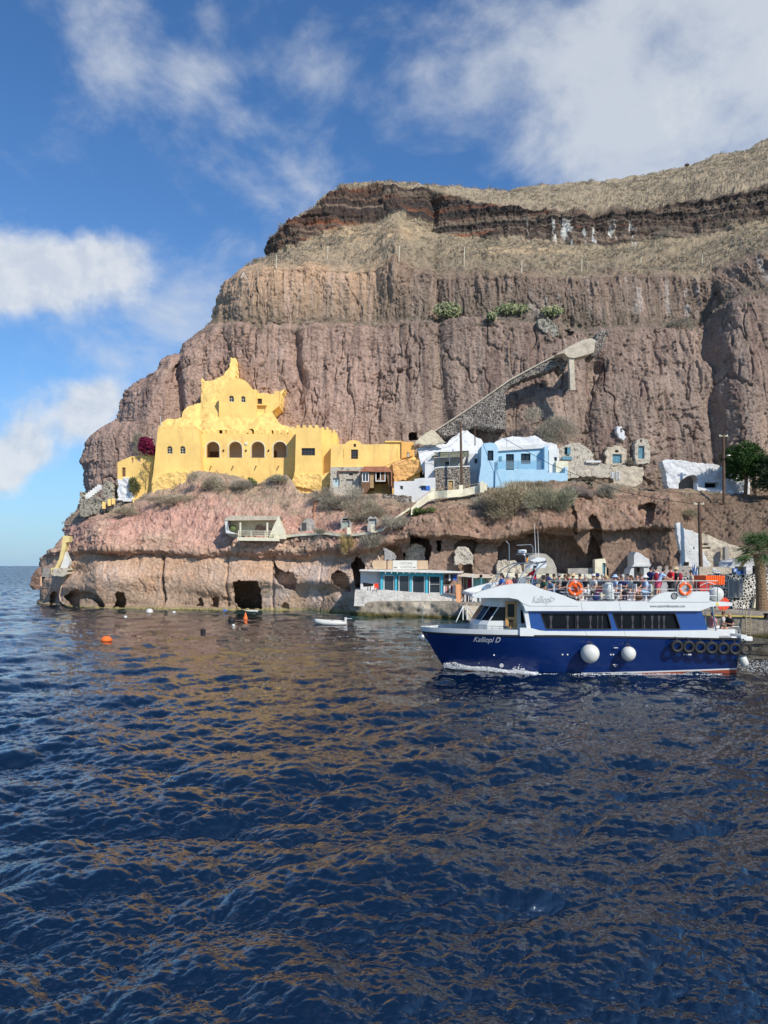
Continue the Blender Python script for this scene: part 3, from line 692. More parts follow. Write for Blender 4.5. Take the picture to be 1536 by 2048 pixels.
# ================================================================ the sea
def sea():
    rng = np.random.default_rng(5)
    def tile(size, N, wdir, wind, amp, lo=0.0, hi=1e9, spread=2.0):
        k = np.fft.fftfreq(N, size / N) * 2 * np.pi
        KX, KY = np.meshgrid(k, k, indexing='xy'); K = np.hypot(KX, KY); K[0, 0] = 1e-6
        Lw = wind * wind / 9.81
        c = (KX * wdir[0] + KY * wdir[1]) / K
        Ph = np.exp(-1 / (K * Lw) ** 2) / K ** 4 * (np.abs(c) ** spread * 0.85 + 0.15) * np.where(c < 0, .35, 1)
        Ph *= (K > lo) & (K < hi); Ph[0, 0] = 0
        g = rng.normal(size=(N, N)) + 1j * rng.normal(size=(N, N))
        h = np.sqrt(Ph) * g
        hh = np.real(np.fft.ifft2(h)); s = amp / hh.std()
        dx = np.real(np.fft.ifft2(-1j * KX / K * h)) * s; dy = np.real(np.fft.ifft2(-1j * KY / K * h)) * s
        return size, N, hh * s, dx, dy
    wd = np.array([0.42, -0.91])
    T = [tile(53.0, 1024, wd, 3.3, .125, 0, 7.0, 3.5), tile(13.7, 1024, np.array([.15, -.99]), 2.4, .0270, 3.2, 60, 2.0), tile(4.1, 512, np.array([.4, -.91]), 1.5, .0110, 12, 400, 1.6)]
    py = np.concatenate([[1132.02, 1132.08, 1132.2, 1132.4, 1132.7], np.arange(1133, 1240, .8), np.arange(1240, 2100, 1.35), np.arange(2100, 3400, 12)])
    px = np.concatenate([np.arange(-1600, -60, 14), np.arange(-60, 1600, 1.9), np.arange(1600, 3200, 14)])
    D = CH * F / (py - HY)
    X = (px[None, :] - CX) / F * D[:, None]; Y = np.broadcast_to(D[:, None], X.shape).copy()
    Z = np.zeros_like(X); OX = np.zeros_like(X); OY = np.zeros_like(X)
    calm = .50 + .06 * smooth(62, 32, Y) + .44 * smooth(34, 14, Y) + .25 * smooth(-10, -45, X) * smooth(20, 45, Y)                      # the lee of the headland is calmer
    foot = D * D / (F * CH) * 1.35                               # metres between rows
    for i, (size, N, h, dx, dy) in enumerate(T):
        u = X / size * N; v = Y / size * N
        iu = np.floor(u).astype(int); iv = np.floor(v).astype(int); fu = u - iu; fv = v - iv
        def s(A):
            a = A[iv % N, iu % N] * (1 - fu) + A[iv % N, (iu + 1) % N] * fu
            b = A[(iv + 1) % N, iu % N] * (1 - fu) + A[(iv + 1) % N, (iu + 1) % N] * fu
            return a * (1 - fv) + b * fv
        lam = (4.0, 1.0, .25)[i]
        fade = np.clip(1.6 - foot[:, None] / lam, 0, 1) * (calm if i == 0 else calm ** .12)
        ch = (1.15, .9, .7)[i]
        Z += s(h) * fade; OX += s(dx) * fade * ch; OY += s(dy) * fade * ch
    X = X + OX; Y = Y + OY
    sh = D1(np.clip(px, 60, 1900))[None, :]
    sh = np.where((px > 700) & (px < 1460), np.minimum(sh, QF(px)), sh)
    dist = sh - Y
    shallow = np.exp(-np.clip(dist, 0, 60) / 6.5) * smooth(60, 300, px)[None, :]
    me, q, used = grid_mesh('sea', X, Y, Z, None, None, {'shallow': shallow})
    m = bpy.data.materials.new('sea_water'); m.use_nodes = True; nt = m.node_tree; nd, lk = nt.nodes, nt.links
    b = nd['Principled BSDF']; b.inputs['IOR'].default_value = 2.05; b.inputs['Roughness'].default_value = .02; b.inputs['Specular IOR Level'].default_value = .5
    a = nd.new('ShaderNodeAttribute'); a.attribute_name = 'shallow'
    mx = nd.new('ShaderNodeMix'); mx.data_type = 'RGBA'; lk.new(a.outputs['Fac'], mx.inputs[0])
    mx.inputs[6].default_value = (*SEA_DEEP, 1); mx.inputs[7].default_value = (*SEA_SHALLOW, 1)
    lk.new(mx.outputs[2], b.inputs['Base Color'])
    geo = nd.new('ShaderNodeNewGeometry'); mp = nd.new('ShaderNodeMapping'); lk.new(geo.outputs['Position'], mp.inputs['Vector']); mp.inputs['Rotation'].default_value = (0, 0, R(18)); mp.inputs['Scale'].default_value = (1, 2.2, 1)
    n1 = nd.new('ShaderNodeTexNoise'); n1.inputs['Scale'].default_value = 1.3; n1.inputs['Detail'].default_value = 6; n1.inputs['Roughness'].default_value = .6; lk.new(mp.outputs['Vector'], n1.inputs['Vector'])
    bp = nd.new('ShaderNodeBump'); bp.inputs['Distance'].default_value = SEA_BUMP; lk.new(n1.outputs['Fac'], bp.inputs['Height']); n2 = nd.new('ShaderNodeTexNoise'); n2.inputs['Scale'].default_value = .9; n2.inputs['Detail'].default_value = 3; lk.new(mp.outputs['Vector'], n2.inputs['Vector'])
    sb = nd.new('ShaderNodeVectorMath'); sb.operation = 'SUBTRACT'; lk.new(n2.outputs['Color'], sb.inputs[0]); sb.inputs[1].default_value = (.5, .59, .5)
    sy = nd.new('ShaderNodeSeparateXYZ'); lk.new(geo.outputs['Position'], sy.inputs[0]); mr = nd.new('ShaderNodeMapRange'); lk.new(sy.outputs[1], mr.inputs[0]); mr.inputs[1].default_value = 60; mr.inputs[2].default_value = 260; mr.inputs[4].default_value = 1.0
    sc_ = nd.new('ShaderNodeVectorMath'); sc_.operation = 'SCALE'; lk.new(sb.outputs[0], sc_.inputs[0]); lk.new(mr.outputs[0], sc_.inputs['Scale'])
    ml = nd.new('ShaderNodeVectorMath'); ml.operation = 'MULTIPLY'; lk.new(sc_.outputs[0], ml.inputs[0]); ml.inputs[1].default_value = (2.0, 2.0, 0)
    av = nd.new('ShaderNodeVectorMath'); av.operation = 'ADD'; lk.new(bp.outputs['Normal'], av.inputs[0]); lk.new(ml.outputs[0], av.inputs[1])
    nm = nd.new('ShaderNodeVectorMath'); nm.operation = 'NORMALIZE'; lk.new(av.outputs[0], nm.inputs[0]); lk.new(nm.outputs[0], b.inputs['Normal'])
    o = link('sea', me, m); o['kind'] = 'structure'
    return o
QF = L((690,85.5),(704,83),(716,80.6),(760,79.8),(850,78),(930,75),(1000,73),(1200,66),(1420,57.7),(1900,50))
SEA_DEEP, SEA_SHALLOW, SEA_BUMP = (.0006, .0065, .019), (.028, .085, .070), .022
sea()
def ribbon(pts, hpx, th, off=.35):
    """a low wall following the ground: (px, py) of its top edge"""
    b = MB(); q = []
    for (x0, y0), (x1, y1) in zip(pts, pts[1:]):
        n = max(2, int(abs(x1 - x0) / 6))
        for k in range(n): q.append((x0 + (x1 - x0) * k / n, y0 + (y1 - y0) * k / n))
    q.append(pts[-1]); d = np.array([min(DSURF(x, y + hpx * k) for k in (.2, .7, 1.3)) - off for x, y in q]); d = np.convolve(np.pad(d, 2, mode='edge'), np.ones(5) / 5, 'valid')
    for (x, y), D in zip(q, d):
        a = P(x, y, D); c = P(x, y + hpx, D); b.v += [tuple(a), tuple(c), tuple(c + Vector((0, th, 0))), tuple(a + Vector((0, th, 0)))]
    for i in range(len(q) - 1):
        for k in range(4): b.f.append((i*4 + k, i*4 + (k+1) % 4, (i+1)*4 + (k+1) % 4, (i+1)*4 + k)); b.m.append(0)
    return b
# ================================================================ materials of the village
M_YEL = mat('yellow_plaster', (.85, .57, .19), .85, var=.09, vscale=.6, stain=(.62, .38, .14), sscale=.9, samt=.65, streak=True, bump=.02, bscale=6)
M_YROCK = mat('yellow_painted_rock', (.84, .56, .19), .9, var=.12, vscale=1.2, stain=(.58, .32, .12), sscale=1.1, samt=.6, bump=.16, bscale=3.2)
M_WHT = mat('whitewash', (.64, .645, .64), .85, var=.06, vscale=.8, stain=(.50, .46, .40), sscale=.7, samt=.45, streak=True, bump=.06, bscale=5)
M_WROCK = mat('whitewashed_rock', (.66, .67, .68), .9, var=.08, stain=(.46, .43, .40), sscale=1.2, samt=.5, bump=.10, bscale=4)
M_CREAM = mat('cream_plaster', (.70, .66, .50), .85, var=.08, stain=(.45, .38, .25), sscale=1.0, samt=.5, bump=.06, bscale=5)
M_BEIGE = mat('old_render', (.52, .45, .35), .9, var=.15, stain=(.30, .24, .18), sscale=1.0, samt=.6, bump=.12, bscale=4)
M_GREYW = mat('grey_concrete', (.36, .34, .31), .9, var=.15, stain=(.16, .14, .12), sscale=1.2, samt=.6, bump=.08, bscale=4)
M_LBLUE = mat('light_blue_plaster', (.38, .58, .72), .8, var=.04, stain=(.28, .50, .66), sscale=.6, samt=.4, streak=True, bump=.04, bscale=4)
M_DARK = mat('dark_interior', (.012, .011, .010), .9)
M_INNERW = mat('inner_wall', (.62, .58, .52), .9, var=.05)  # white-beige plaster of the wall behind the gallery arches
M_GLASS = mat('window_glass', (.02, .025, .03), .08, spec=.6)
M_BLUEP = mat('blue_paint', (.05, .16, .50), .5, var=.1)
M_TEAL = mat('faded_blue_paint', (.10, .25, .33), .6, var=.2, stain=(.3, .32, .32), sscale=2, samt=.4)
M_AQUA = mat('turquoise_paint', (.06, .40, .52), .55, var=.08)
M_BROWN = mat('brown_wood', (.16, .085, .045), .65, var=.2, vscale=3)
M_WOOD = mat('bare_wood', (.42, .28, .14), .65, var=.2, vscale=4)
M_TERRA = mat('terracotta_roof', (.36, .15, .09), .8, var=.15, bump=.05, bscale=6)
M_POLE = mat('weathered_pole', (.12, .075, .05), .8, var=.2)
M_STEEL = mat('steel', (.45, .45, .45), .35, metal=.8)
M_WIRE = mat('cable', (.04, .04, .04), .6)
M_STONE_D = stone_mat('dark_rubble_wall', (.085, .070, .062), (.36, .32, .27), scale=3.4, width=.07, var=.5)
M_STONE_B = stone_mat('black_stone_white_joint', (.055, .050, .048), (.72, .69, .62), scale=4.0, width=.10, var=.5, bump=.10)
M_STONE_L = stone_mat('pale_rubble_wall', (.22, .18, .14), (.50, .45, .37), scale=4.2, width=.11, var=.6, patch=.6)
M_STONE_G = stone_mat('grey_rubble_wall', (.16, .145, .12), (.38, .35, .28), scale=3.0, width=.07, var=.6)

def window(par, x0, x1, y0, y1, D, arched=False, fm=M_WHT, gm=M_GLASS, bars=(1, 1), rec=.22, fw=.07, name='window', bar_w=.035):
    """frame ring with glazing bars (window) and its pane (sub-part), set back in the wall"""
    Dr = D + rec; s = Dr / D
    k = fw * F / D
    k = min(k, (x1 - x0) * .22)
    o = arch(x0, x1, y0, y1, 8) if arched else rect(x0, x1, y0, y1)
    i = arch(x0 + k, x1 - k, y0 + k, y1 - k, 8) if arched else rect(x0 + k, x1 - k, y0 + k, y1 - k)
    b = MB(); b.prism(o, Dr, .08, [i])
    bw = bar_w * F / D
    for q in range(bars[0]):
        cx = x0 + (x1 - x0) * (q + 1) / (bars[0] + 1); b.pbox(cx - bw / 2, cx + bw / 2, y0 + k, y1 - k * .5, Dr + .002, .05)
    for q in range(bars[1]):
        cy = y0 + (y1 - y0) * (q + 1) / (bars[1] + 1); b.pbox(x0 + k, x1 - k, cy - bw / 2, cy + bw / 2, Dr + .012, .04)
    w = b.build(name, fm, par)
    g = MB(); g.prism(o, Dr + .10, .03); g.build('pane', gm, w)
    return w
def door(par, x0, x1, y0, y1, D, m=M_BROWN, rec=.2, arched=False, planks=3, handle=True, fm=None):
    o = arch(x0, x1, y0, y1, 8) if arched else rect(x0, x1, y0, y1)
    b = MB(); b.prism(o, D + rec, .08)
    for q in range(planks):
        cx = x0 + (x1 - x0) * (q + .5) / planks; w = (x1 - x0) / planks * .42
        b.pbox(cx - w, cx + w, y0 + (y1 - y0) * .08, y1 - .5, D + rec - .02, .04)
    d = b.build('door', m, par)
    if handle:
        h = MB(); hx = x0 + (x1 - x0) * .85; h.ball(P(hx, (y0 + y1) / 2 + 1, D + rec - .05), .05, 6); h.build('handle', M_STEEL, d)
    if fm:
        k = .09 * F / D; b = MB(); b.prism(rect(x0 - k, x1 + k, y0 - k, y1), D - .03, .12, [rect(x0, x1, y0, y1 - .01)]); b.build('door_frame', fm, par)
    return d
def crenel(x0, x1, yt, yb, n, duty=.5):
    pts = []; p = (x1 - x0) / n
    for i in range(n):
        a = x0 + i * p; q = p * duty
        pts += [(a, yb), (a, yt + 1), (a + 1, yt), (a + q - 1, yt), (a + q, yt + 1), (a + q, yb)]
    return pts
def low(pts, ext=30):
    """run the lower edge of a wall on down into the ground it stands on"""
    return pts

# ================================================================ the yellow fortress house
fort = thing('fortress_house', 'big yellow fortress house with battlements, arched gallery and a dome against the cliff', 'house', P(450, 975, 104))
def arch_hole(x0, x1, y0, y1): return arch(x0, x1, y0, y1, 10)
# left tower
Dl = 102.4
wins = [(334, 345, 892, 908), (360, 371, 892, 908)]
top = crenel(317, 397, 851, 857, 5, .55)
b = MB(); b.prism([(301, 1010), (303, 965), (306, 950), (316, 857)] + top + [(397, 857), (401, 900), (402, 975), (403, 1010)], Dl, 10.0, [arch_hole(*w) for w in wins])
tw = b.build('tower', M_YEL, fort)
for w in wins: window(fort, *w, Dl, True, M_CREAM, M_GLASS, (1, 2))
relief('plinth', [(300, 990), (304, 966), (330, 946), (352, 941), (376, 944), (382, 968), (388, 985), (384, 1000), (302, 1004)], Dl - .55, M_YROCK, fort, amp=.28, scale=1.4, th=2.5)
# gallery
Dg_ = 104.0
arches = [(412, 439, 883, 915), (457, 484, 883, 915), (502, 529, 883, 915), (546, 573, 883, 915)]
top = crenel(405, 590, 860, 868, 14, .42)
b = MB(); b.prism([(398, 1000), (398, 868)] + top + [(592, 868), (592, 1000)], Dg_, .7, [arch_hole(*a) for a in arches]); b.build('gallery_wall', M_YEL, fort)
b = MB(); b.prism([(398, 1000), (398, 874), (592, 874), (592, 1000)], Dg_ + 3.6, 6); b.build('inner_wall', M_INNERW, fort)
b = MB(); b.pbox(398, 592, 870, 876, Dg_ + .72, 9.0); b.pbox(398, 592, 917, 924, Dg_ + .72, 2.9); b.build('gallery_floor', M_YEL, fort)
b = MB()
for a in arches:
    k = 1.7; b.prism(arch(a[0] - k, a[1] + k, a[2] - k, a[3], 10), Dg_ - .035, .10, [arch(a[0] + .01, a[1] - .01, a[2] + .01, a[3] - .01, 10)])
b.build('arch_surround', M_CREAM, fort)
door(fort, 420, 437, 903, 917, Dg_ + 3.3, M_BROWN, planks=2); door(fort, 547, 553, 902, 917, Dg_ + 3.3, M_BROWN, planks=1)
for cx in (447, 492, 537):
    b = MB(); b.ball(P(cx, 901, Dg_ - .1), .13, 8); b.tube([P(cx, 899, Dg_), P(cx, 899.4, Dg_ - .12)], .03); b.build('wall_lantern', M_DARK, fort)
for cx in (422, 466, 512, 557):
    b = MB(); b.tube([P(cx, 932, Dg_ + .1), P(cx + .4, 933, Dg_ - .5)], .09, 8); b.build('water_spout', M_TERRA, fort)
b = MB(); b.lathe(P(492.5, 887, Dg_ - .08), [(.001, -.04), (.22, -.04), (.24, 0), (.24, .08)], 16, axis='y'); b.build('roundel', M_CREAM, fort)
# right tower in three steps
Dr_ = 101.2
b = MB(); b.prism([(584, 1000), (586, 960), (590, 940), (592, 856)] + crenel(593, 642, 850, 856, 4, .5) + [(643, 856), (645, 1000)], Dr_, 11.5, [rect(603, 630, 896, 911)]); b.build('tower', M_YEL, fort)
window(fort, 603, 630, 896, 911, Dr_, False, M_BROWN, M_GLASS, (3, 1))
b = MB(); b.prism([(640, 1000), (641, 860)] + crenel(643, 661, 854, 860, 2, .5) + [(662, 860), (663, 1000)], Dr_ + 1.0, 10); b.build('tower_step', M_YEL, fort)
b = MB(); b.prism([(658, 1000), (658, 866)] + crenel(659, 673, 859, 866, 2, .5) + [(674, 866), (674, 1000)], Dr_ + 2.3, 9); b.build('tower_step', M_YEL, fort)
relief('plinth', [(578, 972), (590, 950), (606, 946), (640, 950), (664, 940), (664, 966), (650, 978), (636, 986), (618, 978), (600, 974)], Dr_ - .4, M_YROCK, fort, amp=.28, scale=1.4, th=2.5)
# painted rock with the upper rooms
rock_out = [(322, 870), (322, 846), (334, 838), (362, 836), (366, 822), (380, 811), (402, 805), (403, 754), (409, 762), (430, 760), (446, 750), (456, 740), (462, 724), (460, 713), (467, 718), (471, 712), (473, 724), (470, 764), (500, 790), (512, 786), (546, 788), (557, 790), (559, 784), (571, 777), (562, 792), (558, 812), (545, 824), (548, 838), (566, 850), (596, 857), (596, 875), (322, 875)]
relief('painted_rock', rock_out, lambda x, y: 104.9 + (870 - y) * .062 + .5 * np.exp(-((x - 400) / 9) ** 2), M_YROCK, fort, amp=.42, scale=2.0, th=7.0, step=1.1, seed=13)
Dd = 107.0
dome = [(438, 845), (438, 790)]
n = 16
for i in range(n + 1):
    a = math.pi * (1 - i / n); dome.append((474 + 32 * math.cos(a), 790 - 33 * math.sin(a)))
dome += [(507, 779), (513, 779), (513, 845)]
dw = [(458, 468, 791, 804), (482, 491, 792, 805)]
b = MB(); b.prism(dome, Dd, 6.0, [arch_hole(*w) for w in dw]); b.build('domed_room', M_YEL, fort)
for w in dw: window(fort, *w, Dd, True, M_CREAM, M_GLASS, (1, 1))
b = MB(); b.prism([(511, 830), (511, 787), (549, 789), (549, 782), (558, 782), (558, 812), (545, 822)], Dd + .8, 5.0, [rect(515, 524, 797, 808)]); b.build('roof_room', M_YEL, fort)
window(fort, 515, 524, 797, 808, Dd + .8, False, M_BROWN, M_GLASS, (1, 1))
b = MB(); b.pbox(511, 534, 808.6, 810.4, Dd + .3, .5); b.tube([P(533, 810, Dd + .4), P(533, 822, Dd + .4)], .05); b.build('ledge', M_YEL, fort)
# roof-level openings behind the battlements
Du = 104.85
for (a, c, e, f_, ar) in ((437, 453, 860, 870, 0), (497, 508, 857, 870, 1), (525, 530, 863, 870, 0), (541, 547, 860, 870, 1), (565, 569, 862, 869, 0), (577, 581, 862, 869, 0)):
    b = MB(); o = arch(a - 1, c + 1, e - 1, f_, 6) if ar else rect(a - 1, c + 1, e - 1, f_)
    i_ = arch(a, c, e, f_ - .2, 6) if ar else rect(a, c, e, f_ - .2)
    b.prism(o, Du - .15, 1.2, [i_]); w_ = b.build('roof_opening', M_YEL, fort)
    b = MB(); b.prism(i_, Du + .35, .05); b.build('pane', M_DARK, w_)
b = MB(); b.tube([P(322, 857, 103), P(321, 832, 103)], [.05, .03], 6); b.build('flagpole', M_WHT, fort)

# ================================================================ long yellow annex
annex = thing('annex_house', 'long low yellow house with a rounded gable joined to the right of the fortress towers', 'house', P(745, 965, 101))
Da = 100.6
out = [(660, 1000), (662, 889), (690, 888), (694, 884), (700, 881), (709, 880), (717, 882), (723, 887), (726, 889), (770, 888), (770, 884), (802, 883), (828, 885), (829, 914), (846, 920), (849, 930), (846, 940), (840, 945), (838, 1000)]
b = MB(); b.prism(out, Da, 9, [rect(702, 716, 899, 918), rect(707, 712, 887.5, 894)]); b.build('wall', M_YEL, annex)
window(annex, 702, 716, 899, 918, Da, False, M_BROWN, M_GLASS, (2, 3)); window(annex, 707, 712, 887.5, 894, Da, False, M_BROWN, M_GLASS, (0, 0))
b = MB(); b.pbox(770, 803, 881.5, 884.2, Da - .25, 3); b.build('cornice', M_YEL, annex)
b = MB(); b.prism([(803, 884), (828, 886), (829, 900), (826, 912), (803, 916)], Da - .3, .25); b.build('panel', mat('ochre_panel', (.80, .42, .12), .85, var=.08), annex)
b = MB(); b.pbox(814, 819, 905, 916, Da - .36, .06); l_ = b.build('notice_board', M_BROWN, annex); b = MB(); b.pbox(815, 818, 907, 914, Da - .4, .04); b.build('paper', M_WHT, l_)
for x_ in (688, 795): 
    b = MB(); b.tube([P(x_, 897, Da - .05), P(x_, 915, Da - .05)], .04); b.build('drainpipe', M_YEL, annex)
relief('painted_rock', [(785, 925), (800, 918), (846, 921), (850, 936), (832, 948), (818, 956), (788, 966)], Da - .9, mat('ochre_painted_rock', (.70, .40, .15), .9, var=.12, bump=.2, bscale=3), annex, amp=.3, scale=1.2, th=2)

# small yellow terrace house on the far left
ty = thing('terrace_house', 'ruined yellow terrace house with a brown shuttered doorway, leftmost building on the headland', 'house', P(275, 965, 105))
b = MB(); b.prism([(235, 1005), (235, 925), (247, 919), (262, 913), (282, 911), (297, 909), (308, 909), (308, 990), (285, 1005)], 104.2, 7, [rect(244, 251, 935, 953), rect(263, 267, 915, 926), rect(275, 281, 914, 924)]); b.build('wall', M_YEL, ty)
door(ty, 244, 251, 935, 953, 104.2, M_BROWN, planks=2)
for w in ((263, 267, 915, 926), (275, 281, 914, 924)): b = MB(); b.pbox(w[0] - .2, w[1] + .2, w[2] - .2, w[3] + .2, 104.6, .1); b.build('opening', M_WHT, ty)
relief('crumbled_wall', [(236, 1000), (236, 958), (243, 962), (248, 955), (256, 956), (262, 985), (268, 1000)], 103.6, M_WROCK, ty, amp=.3, scale=1, th=1.2)
for x_, y_, h_ in ((205, 1008, 18), (216, 1002, 18), (224, 1000, 16), (266, 999, 16)):
    b = MB(); a = P(x_ + 3, y_, 103.2); b.box((a.x, a.y, a.z - 0.2), (.42, .42, h_ / F * 103 * .75), .2); b.build('gate_pillar', M_YEL, ty)
stl = thing('stone_steps', 'white stone steps with low walls climbing beside the ruined terrace house', 'steps', P(262, 1000, 103))
b = MB()
for i in range(9):
    y_ = 1001 - i * 4.2; a = P(258 + i * .6, y_, 103.6 + i * .35); b.box((a.x, a.y, a.z), (1.6 - .05 * i, .5, .3), .1)
b.build('tread', M_WHT, stl)
b = MB()
for i in range(9):
    y_ = 1003 - i * 3.5; a = P(163 + i * 4.6, y_, 104.6 + i * .2); b.box((a.x, a.y, a.z), (.6, .6, .7), .1)
b.build('stepped_parapet', M_WHT, stl)
tag(relief('terrace_wall', [(160, 1034), (160, 984), (166, 984), (168, 1000), (178, 997), (190, 993), (206, 998), (206, 966), (214, 962), (224, 970), (226, 996), (240, 1000), (272, 1003), (262, 1012), (240, 1020), (200, 1026), (170, 1034)], 104.0, M_STONE_G, None, amp=.22, scale=1.2, th=3), 'curved grey rubble terrace wall at the left tip of the headland', 'wall')

# ================================================================ houses right of the fortress
sh1 = thing('stone_house', 'rough pale stone house with boarded openings under the yellow annex', 'house', P(695, 975, 99))
Ds = 98.9
b = MB(); b.prism([(660, 1000), (661, 934), (728, 934), (728, 1000)], Ds, 3, [rect(666, 679, 956, 973), rect(692, 707, 958, 970), rect(698, 706, 946, 951)]); b.build('wall', M_STONE_L, sh1)
b = MB(); b.pbox(665.8, 679.2, 956, 974, Ds + .25, .1); b.build('shutter', mat('pale_blue_board', (.45, .55, .58), .8, var=.1), sh1)
b = MB(); b.pbox(692, 707, 958, 970, Ds + .25, .1); b.build('shutter', M_GREYW, sh1)
window(sh1, 698, 706, 946, 951, Ds, False, M_BROWN, M_GLASS, (1, 0))
b = MB(); b.pbox(676, 718, 941.5, 943.5, Ds - .3, .4); b.pbox(676, 678, 943, 956, Ds - .3, .15); b.build('timber_lintel', M_BROWN, sh1)

br = thing('veranda_house', 'brown timber veranda house with white framed windows and rust red roof', 'house', P(752, 980, 98))
Dv = 97.6
b = MB(); b.prism([(723, 1000), (723, 944), (783, 942), (784, 1000)], Dv, 3.2, [rect(724, 738, 945, 964), rect(751, 771, 942.5, 963), rect(740, 748, 946, 976)]); b.build('wall', M_BROWN, br)
window(br, 724, 738, 945, 964, Dv, False, M_WHT, M_GLASS, (1, 0), rec=-.02, fw=.13, bar_w=.12); window(br, 751, 771, 942.5, 963, Dv, False, M_WHT, M_GLASS, (1, 0), rec=-.02, fw=.13, bar_w=.12)
door(br, 740, 748, 946, 976, Dv, M_WOOD, rec=.1, planks=2)
b = MB(); b.prism([(720, 943), (728, 933), (772, 933), (779, 936), (784, 943), (785, 1000), (782, 1000), (782, 944)], Dv - .35, 3.9); b.build('roof', M_TERRA, br)
b = MB(); b.torus(P(764, 976, Dv - .3), .33, .03, 'y', 16, 5); b.torus(P(770, 977, Dv - .3), .3, .03, 'y', 16, 5); b.build('wheel_ornament', M_DARK, br)

wh = thing('white_cottage', 'small white cottage with a bright blue shuttered window below the canopy terrace', 'house', P(828, 985, 96))
Dw = 95.4
b = MB(); b.prism([(788, 1010), (788, 963), (829, 962), (829, 958), (842, 956), (871, 955), (871, 1010)], Dw, 3.5, [rect(800, 806, 971.5, 979), rect(842, 860, 971.5, 981)]); b.build('wall', M_WHT, wh)
window(wh, 800, 806, 971.5, 979, Dw, False, M_GREYW, M_GLASS, (0, 0))
window(wh, 842, 853, 971.5, 981, Dw, False, M_BLUEP, M_GLASS, (1, 0), rec=.1)
b = MB(); b.pbox(851.5, 860, 971.5, 981, Dw - .04, .06); b.build('shutter', M_BLUEP, wh)
b = MB(); b.pbox(841, 851, 970.5, 971.8, Dw - .3, .35); b.build('awning', M_GREYW, wh)

tag(relief('stone_wall', [(767, 1012), (764, 992), (768, 988), (800, 990), (823, 993), (823, 1008), (812, 1014), (790, 1012), (772, 1006)], 95.2, M_STONE_D, None, amp=.2, scale=1, th=2), 'broken dark stone retaining wall below the white cottage', 'wall')

# big white house with canopy
wc = thing('canopy_house', 'large white house with a peaked whitewashed rock roof and grey canopy terrace', 'house', P(905, 975, 97))
Dc = 98.6
relief('whitewashed_rock', [(846, 940), (838, 915), (836, 896), (856, 890), (878, 886), (892, 888), (902, 876), (914, 870), (922, 862), (934, 861), (942, 867), (950, 873), (962, 878), (968, 888), (966, 915), (846, 945)], lambda x, y: 98.8 + (940 - y) * .04, M_WROCK, wc, holes=[rect(868, 936, 905, 933)], amp=.18, wob=.5, scale=2, th=5)
b = MB(); b.prism([(850, 990), (850, 918), (868, 905), (868, 934), (936, 934), (936, 907), (962, 907), (960, 990)], Dc - .6, 1.2, [rect(948.5, 955, 917, 927)]); b.build('wall', M_WHT, wc)
b = MB(); b.prism([(860, 940), (860, 900), (945, 900), (945, 940)], Dc + 1.8, .3, [rect(890, 901, 923, 931)]); b.build('rear_wall', M_WHT, wc)
window(wc, 890, 901, 923, 931, Dc + 1.8, False, M_GREYW, M_GLASS, (1, 0)); window(wc, 948.5, 955, 917, 927, Dc - .6, False, M_GREYW, M_GLASS, (0, 0))
cv = MB(); a = [P(863, 914, Dc - 1.2), P(877, 906, Dc - 1.2), P(938, 902, Dc - 1.2), P(930, 913, Dc + 1.7), P(870, 914.5, Dc + 1.7)]
cv.add([tuple(v) for v in a] + [tuple(v + Vector((0, 0, .06))) for v in a], [(0,1,2,3,4), (9,8,7,6,5)] + [(i, (i+1) % 5, 5 + (i+1) % 5, 5 + i) for i in range(5)])
cv.pbox(877, 938, 903.5, 914, Dc - 1.15, .04)
cv.build('canopy', mat('olive_canvas', (.20, .20, .14), .8, var=.08), wc)
for x_ in (877, 899, 936): b = MB(); b.tube([P(x_, 933, Dc - 1.2), P(x_, 904, Dc - 1.2)], .04); b.build('canopy_post', M_STEEL, wc)
tag(relief('sailcloth_screen', [(830, 888), (833, 880), (862, 859), (868, 862), (890, 884), (880, 889), (850, 891)], 99.6, mat('sand_canvas', (.60, .52, .38), .9, var=.08, bump=.08, bscale=6), None, amp=.1, th=.2), 'pale sand coloured screen sloping beneath the cliff stairway', 'screen')
sw2 = thing('stone_wall', 'dark lava stone wall with a small pale wooden door under the canopy terrace', 'wall', P(905, 980, 96.5))
Dq = 96.4
b = MB(); b.prism([(870, 1000), (870, 935), (880, 933), (940, 931), (941, 1000)], Dq, 1.4, [rect(896.5, 907, 961, 985)]); b.build('masonry', M_STONE_D, sw2)
b = MB(); b.prism([(870, 935), (880, 933), (940, 931), (940, 933.5), (880, 935.5), (870, 937.5)], Dq - .05, 1.5); b.build('coping', M_WHT, sw2)
door(sw2, 896.5, 907, 961, 985, Dq, M_WOOD, planks=2, fm=M_CREAM)
rw = thing('ramp_wall', 'white parapet of the ramp running down to the left from the blue house', 'wall', P(880, 1000, 94.5))
ribbon([(822, 1016), (838, 1001), (862, 984), (876, 982), (925, 978), (956, 971), (974, 966)], 15, .4, .55).build('parapet', M_CREAM, rw)
for x_, y_ in ((866, 976), (922, 970), (964, 963)): d_ = min(DSURF(x_, y_ + 14), DSURF(x_, y_ + 24)) - .8; b = MB(); b.pbox(x_ - 4, x_ + 4, y_, y_ + 22, d_, .6); b.build('pier', M_CREAM, rw)
b = MB()
for p in ([(876, 977), (896, 975), (925, 973), (956, 967)], [(830, 1004), (862, 981)], [(956, 967), (956, 978)], [(936, 971), (936, 982)], [(905, 974), (905, 984)]):
    b.tube([P(x, y, 94.2) for x, y in p], .035)
b.build('handrail', M_WOOD, rw)

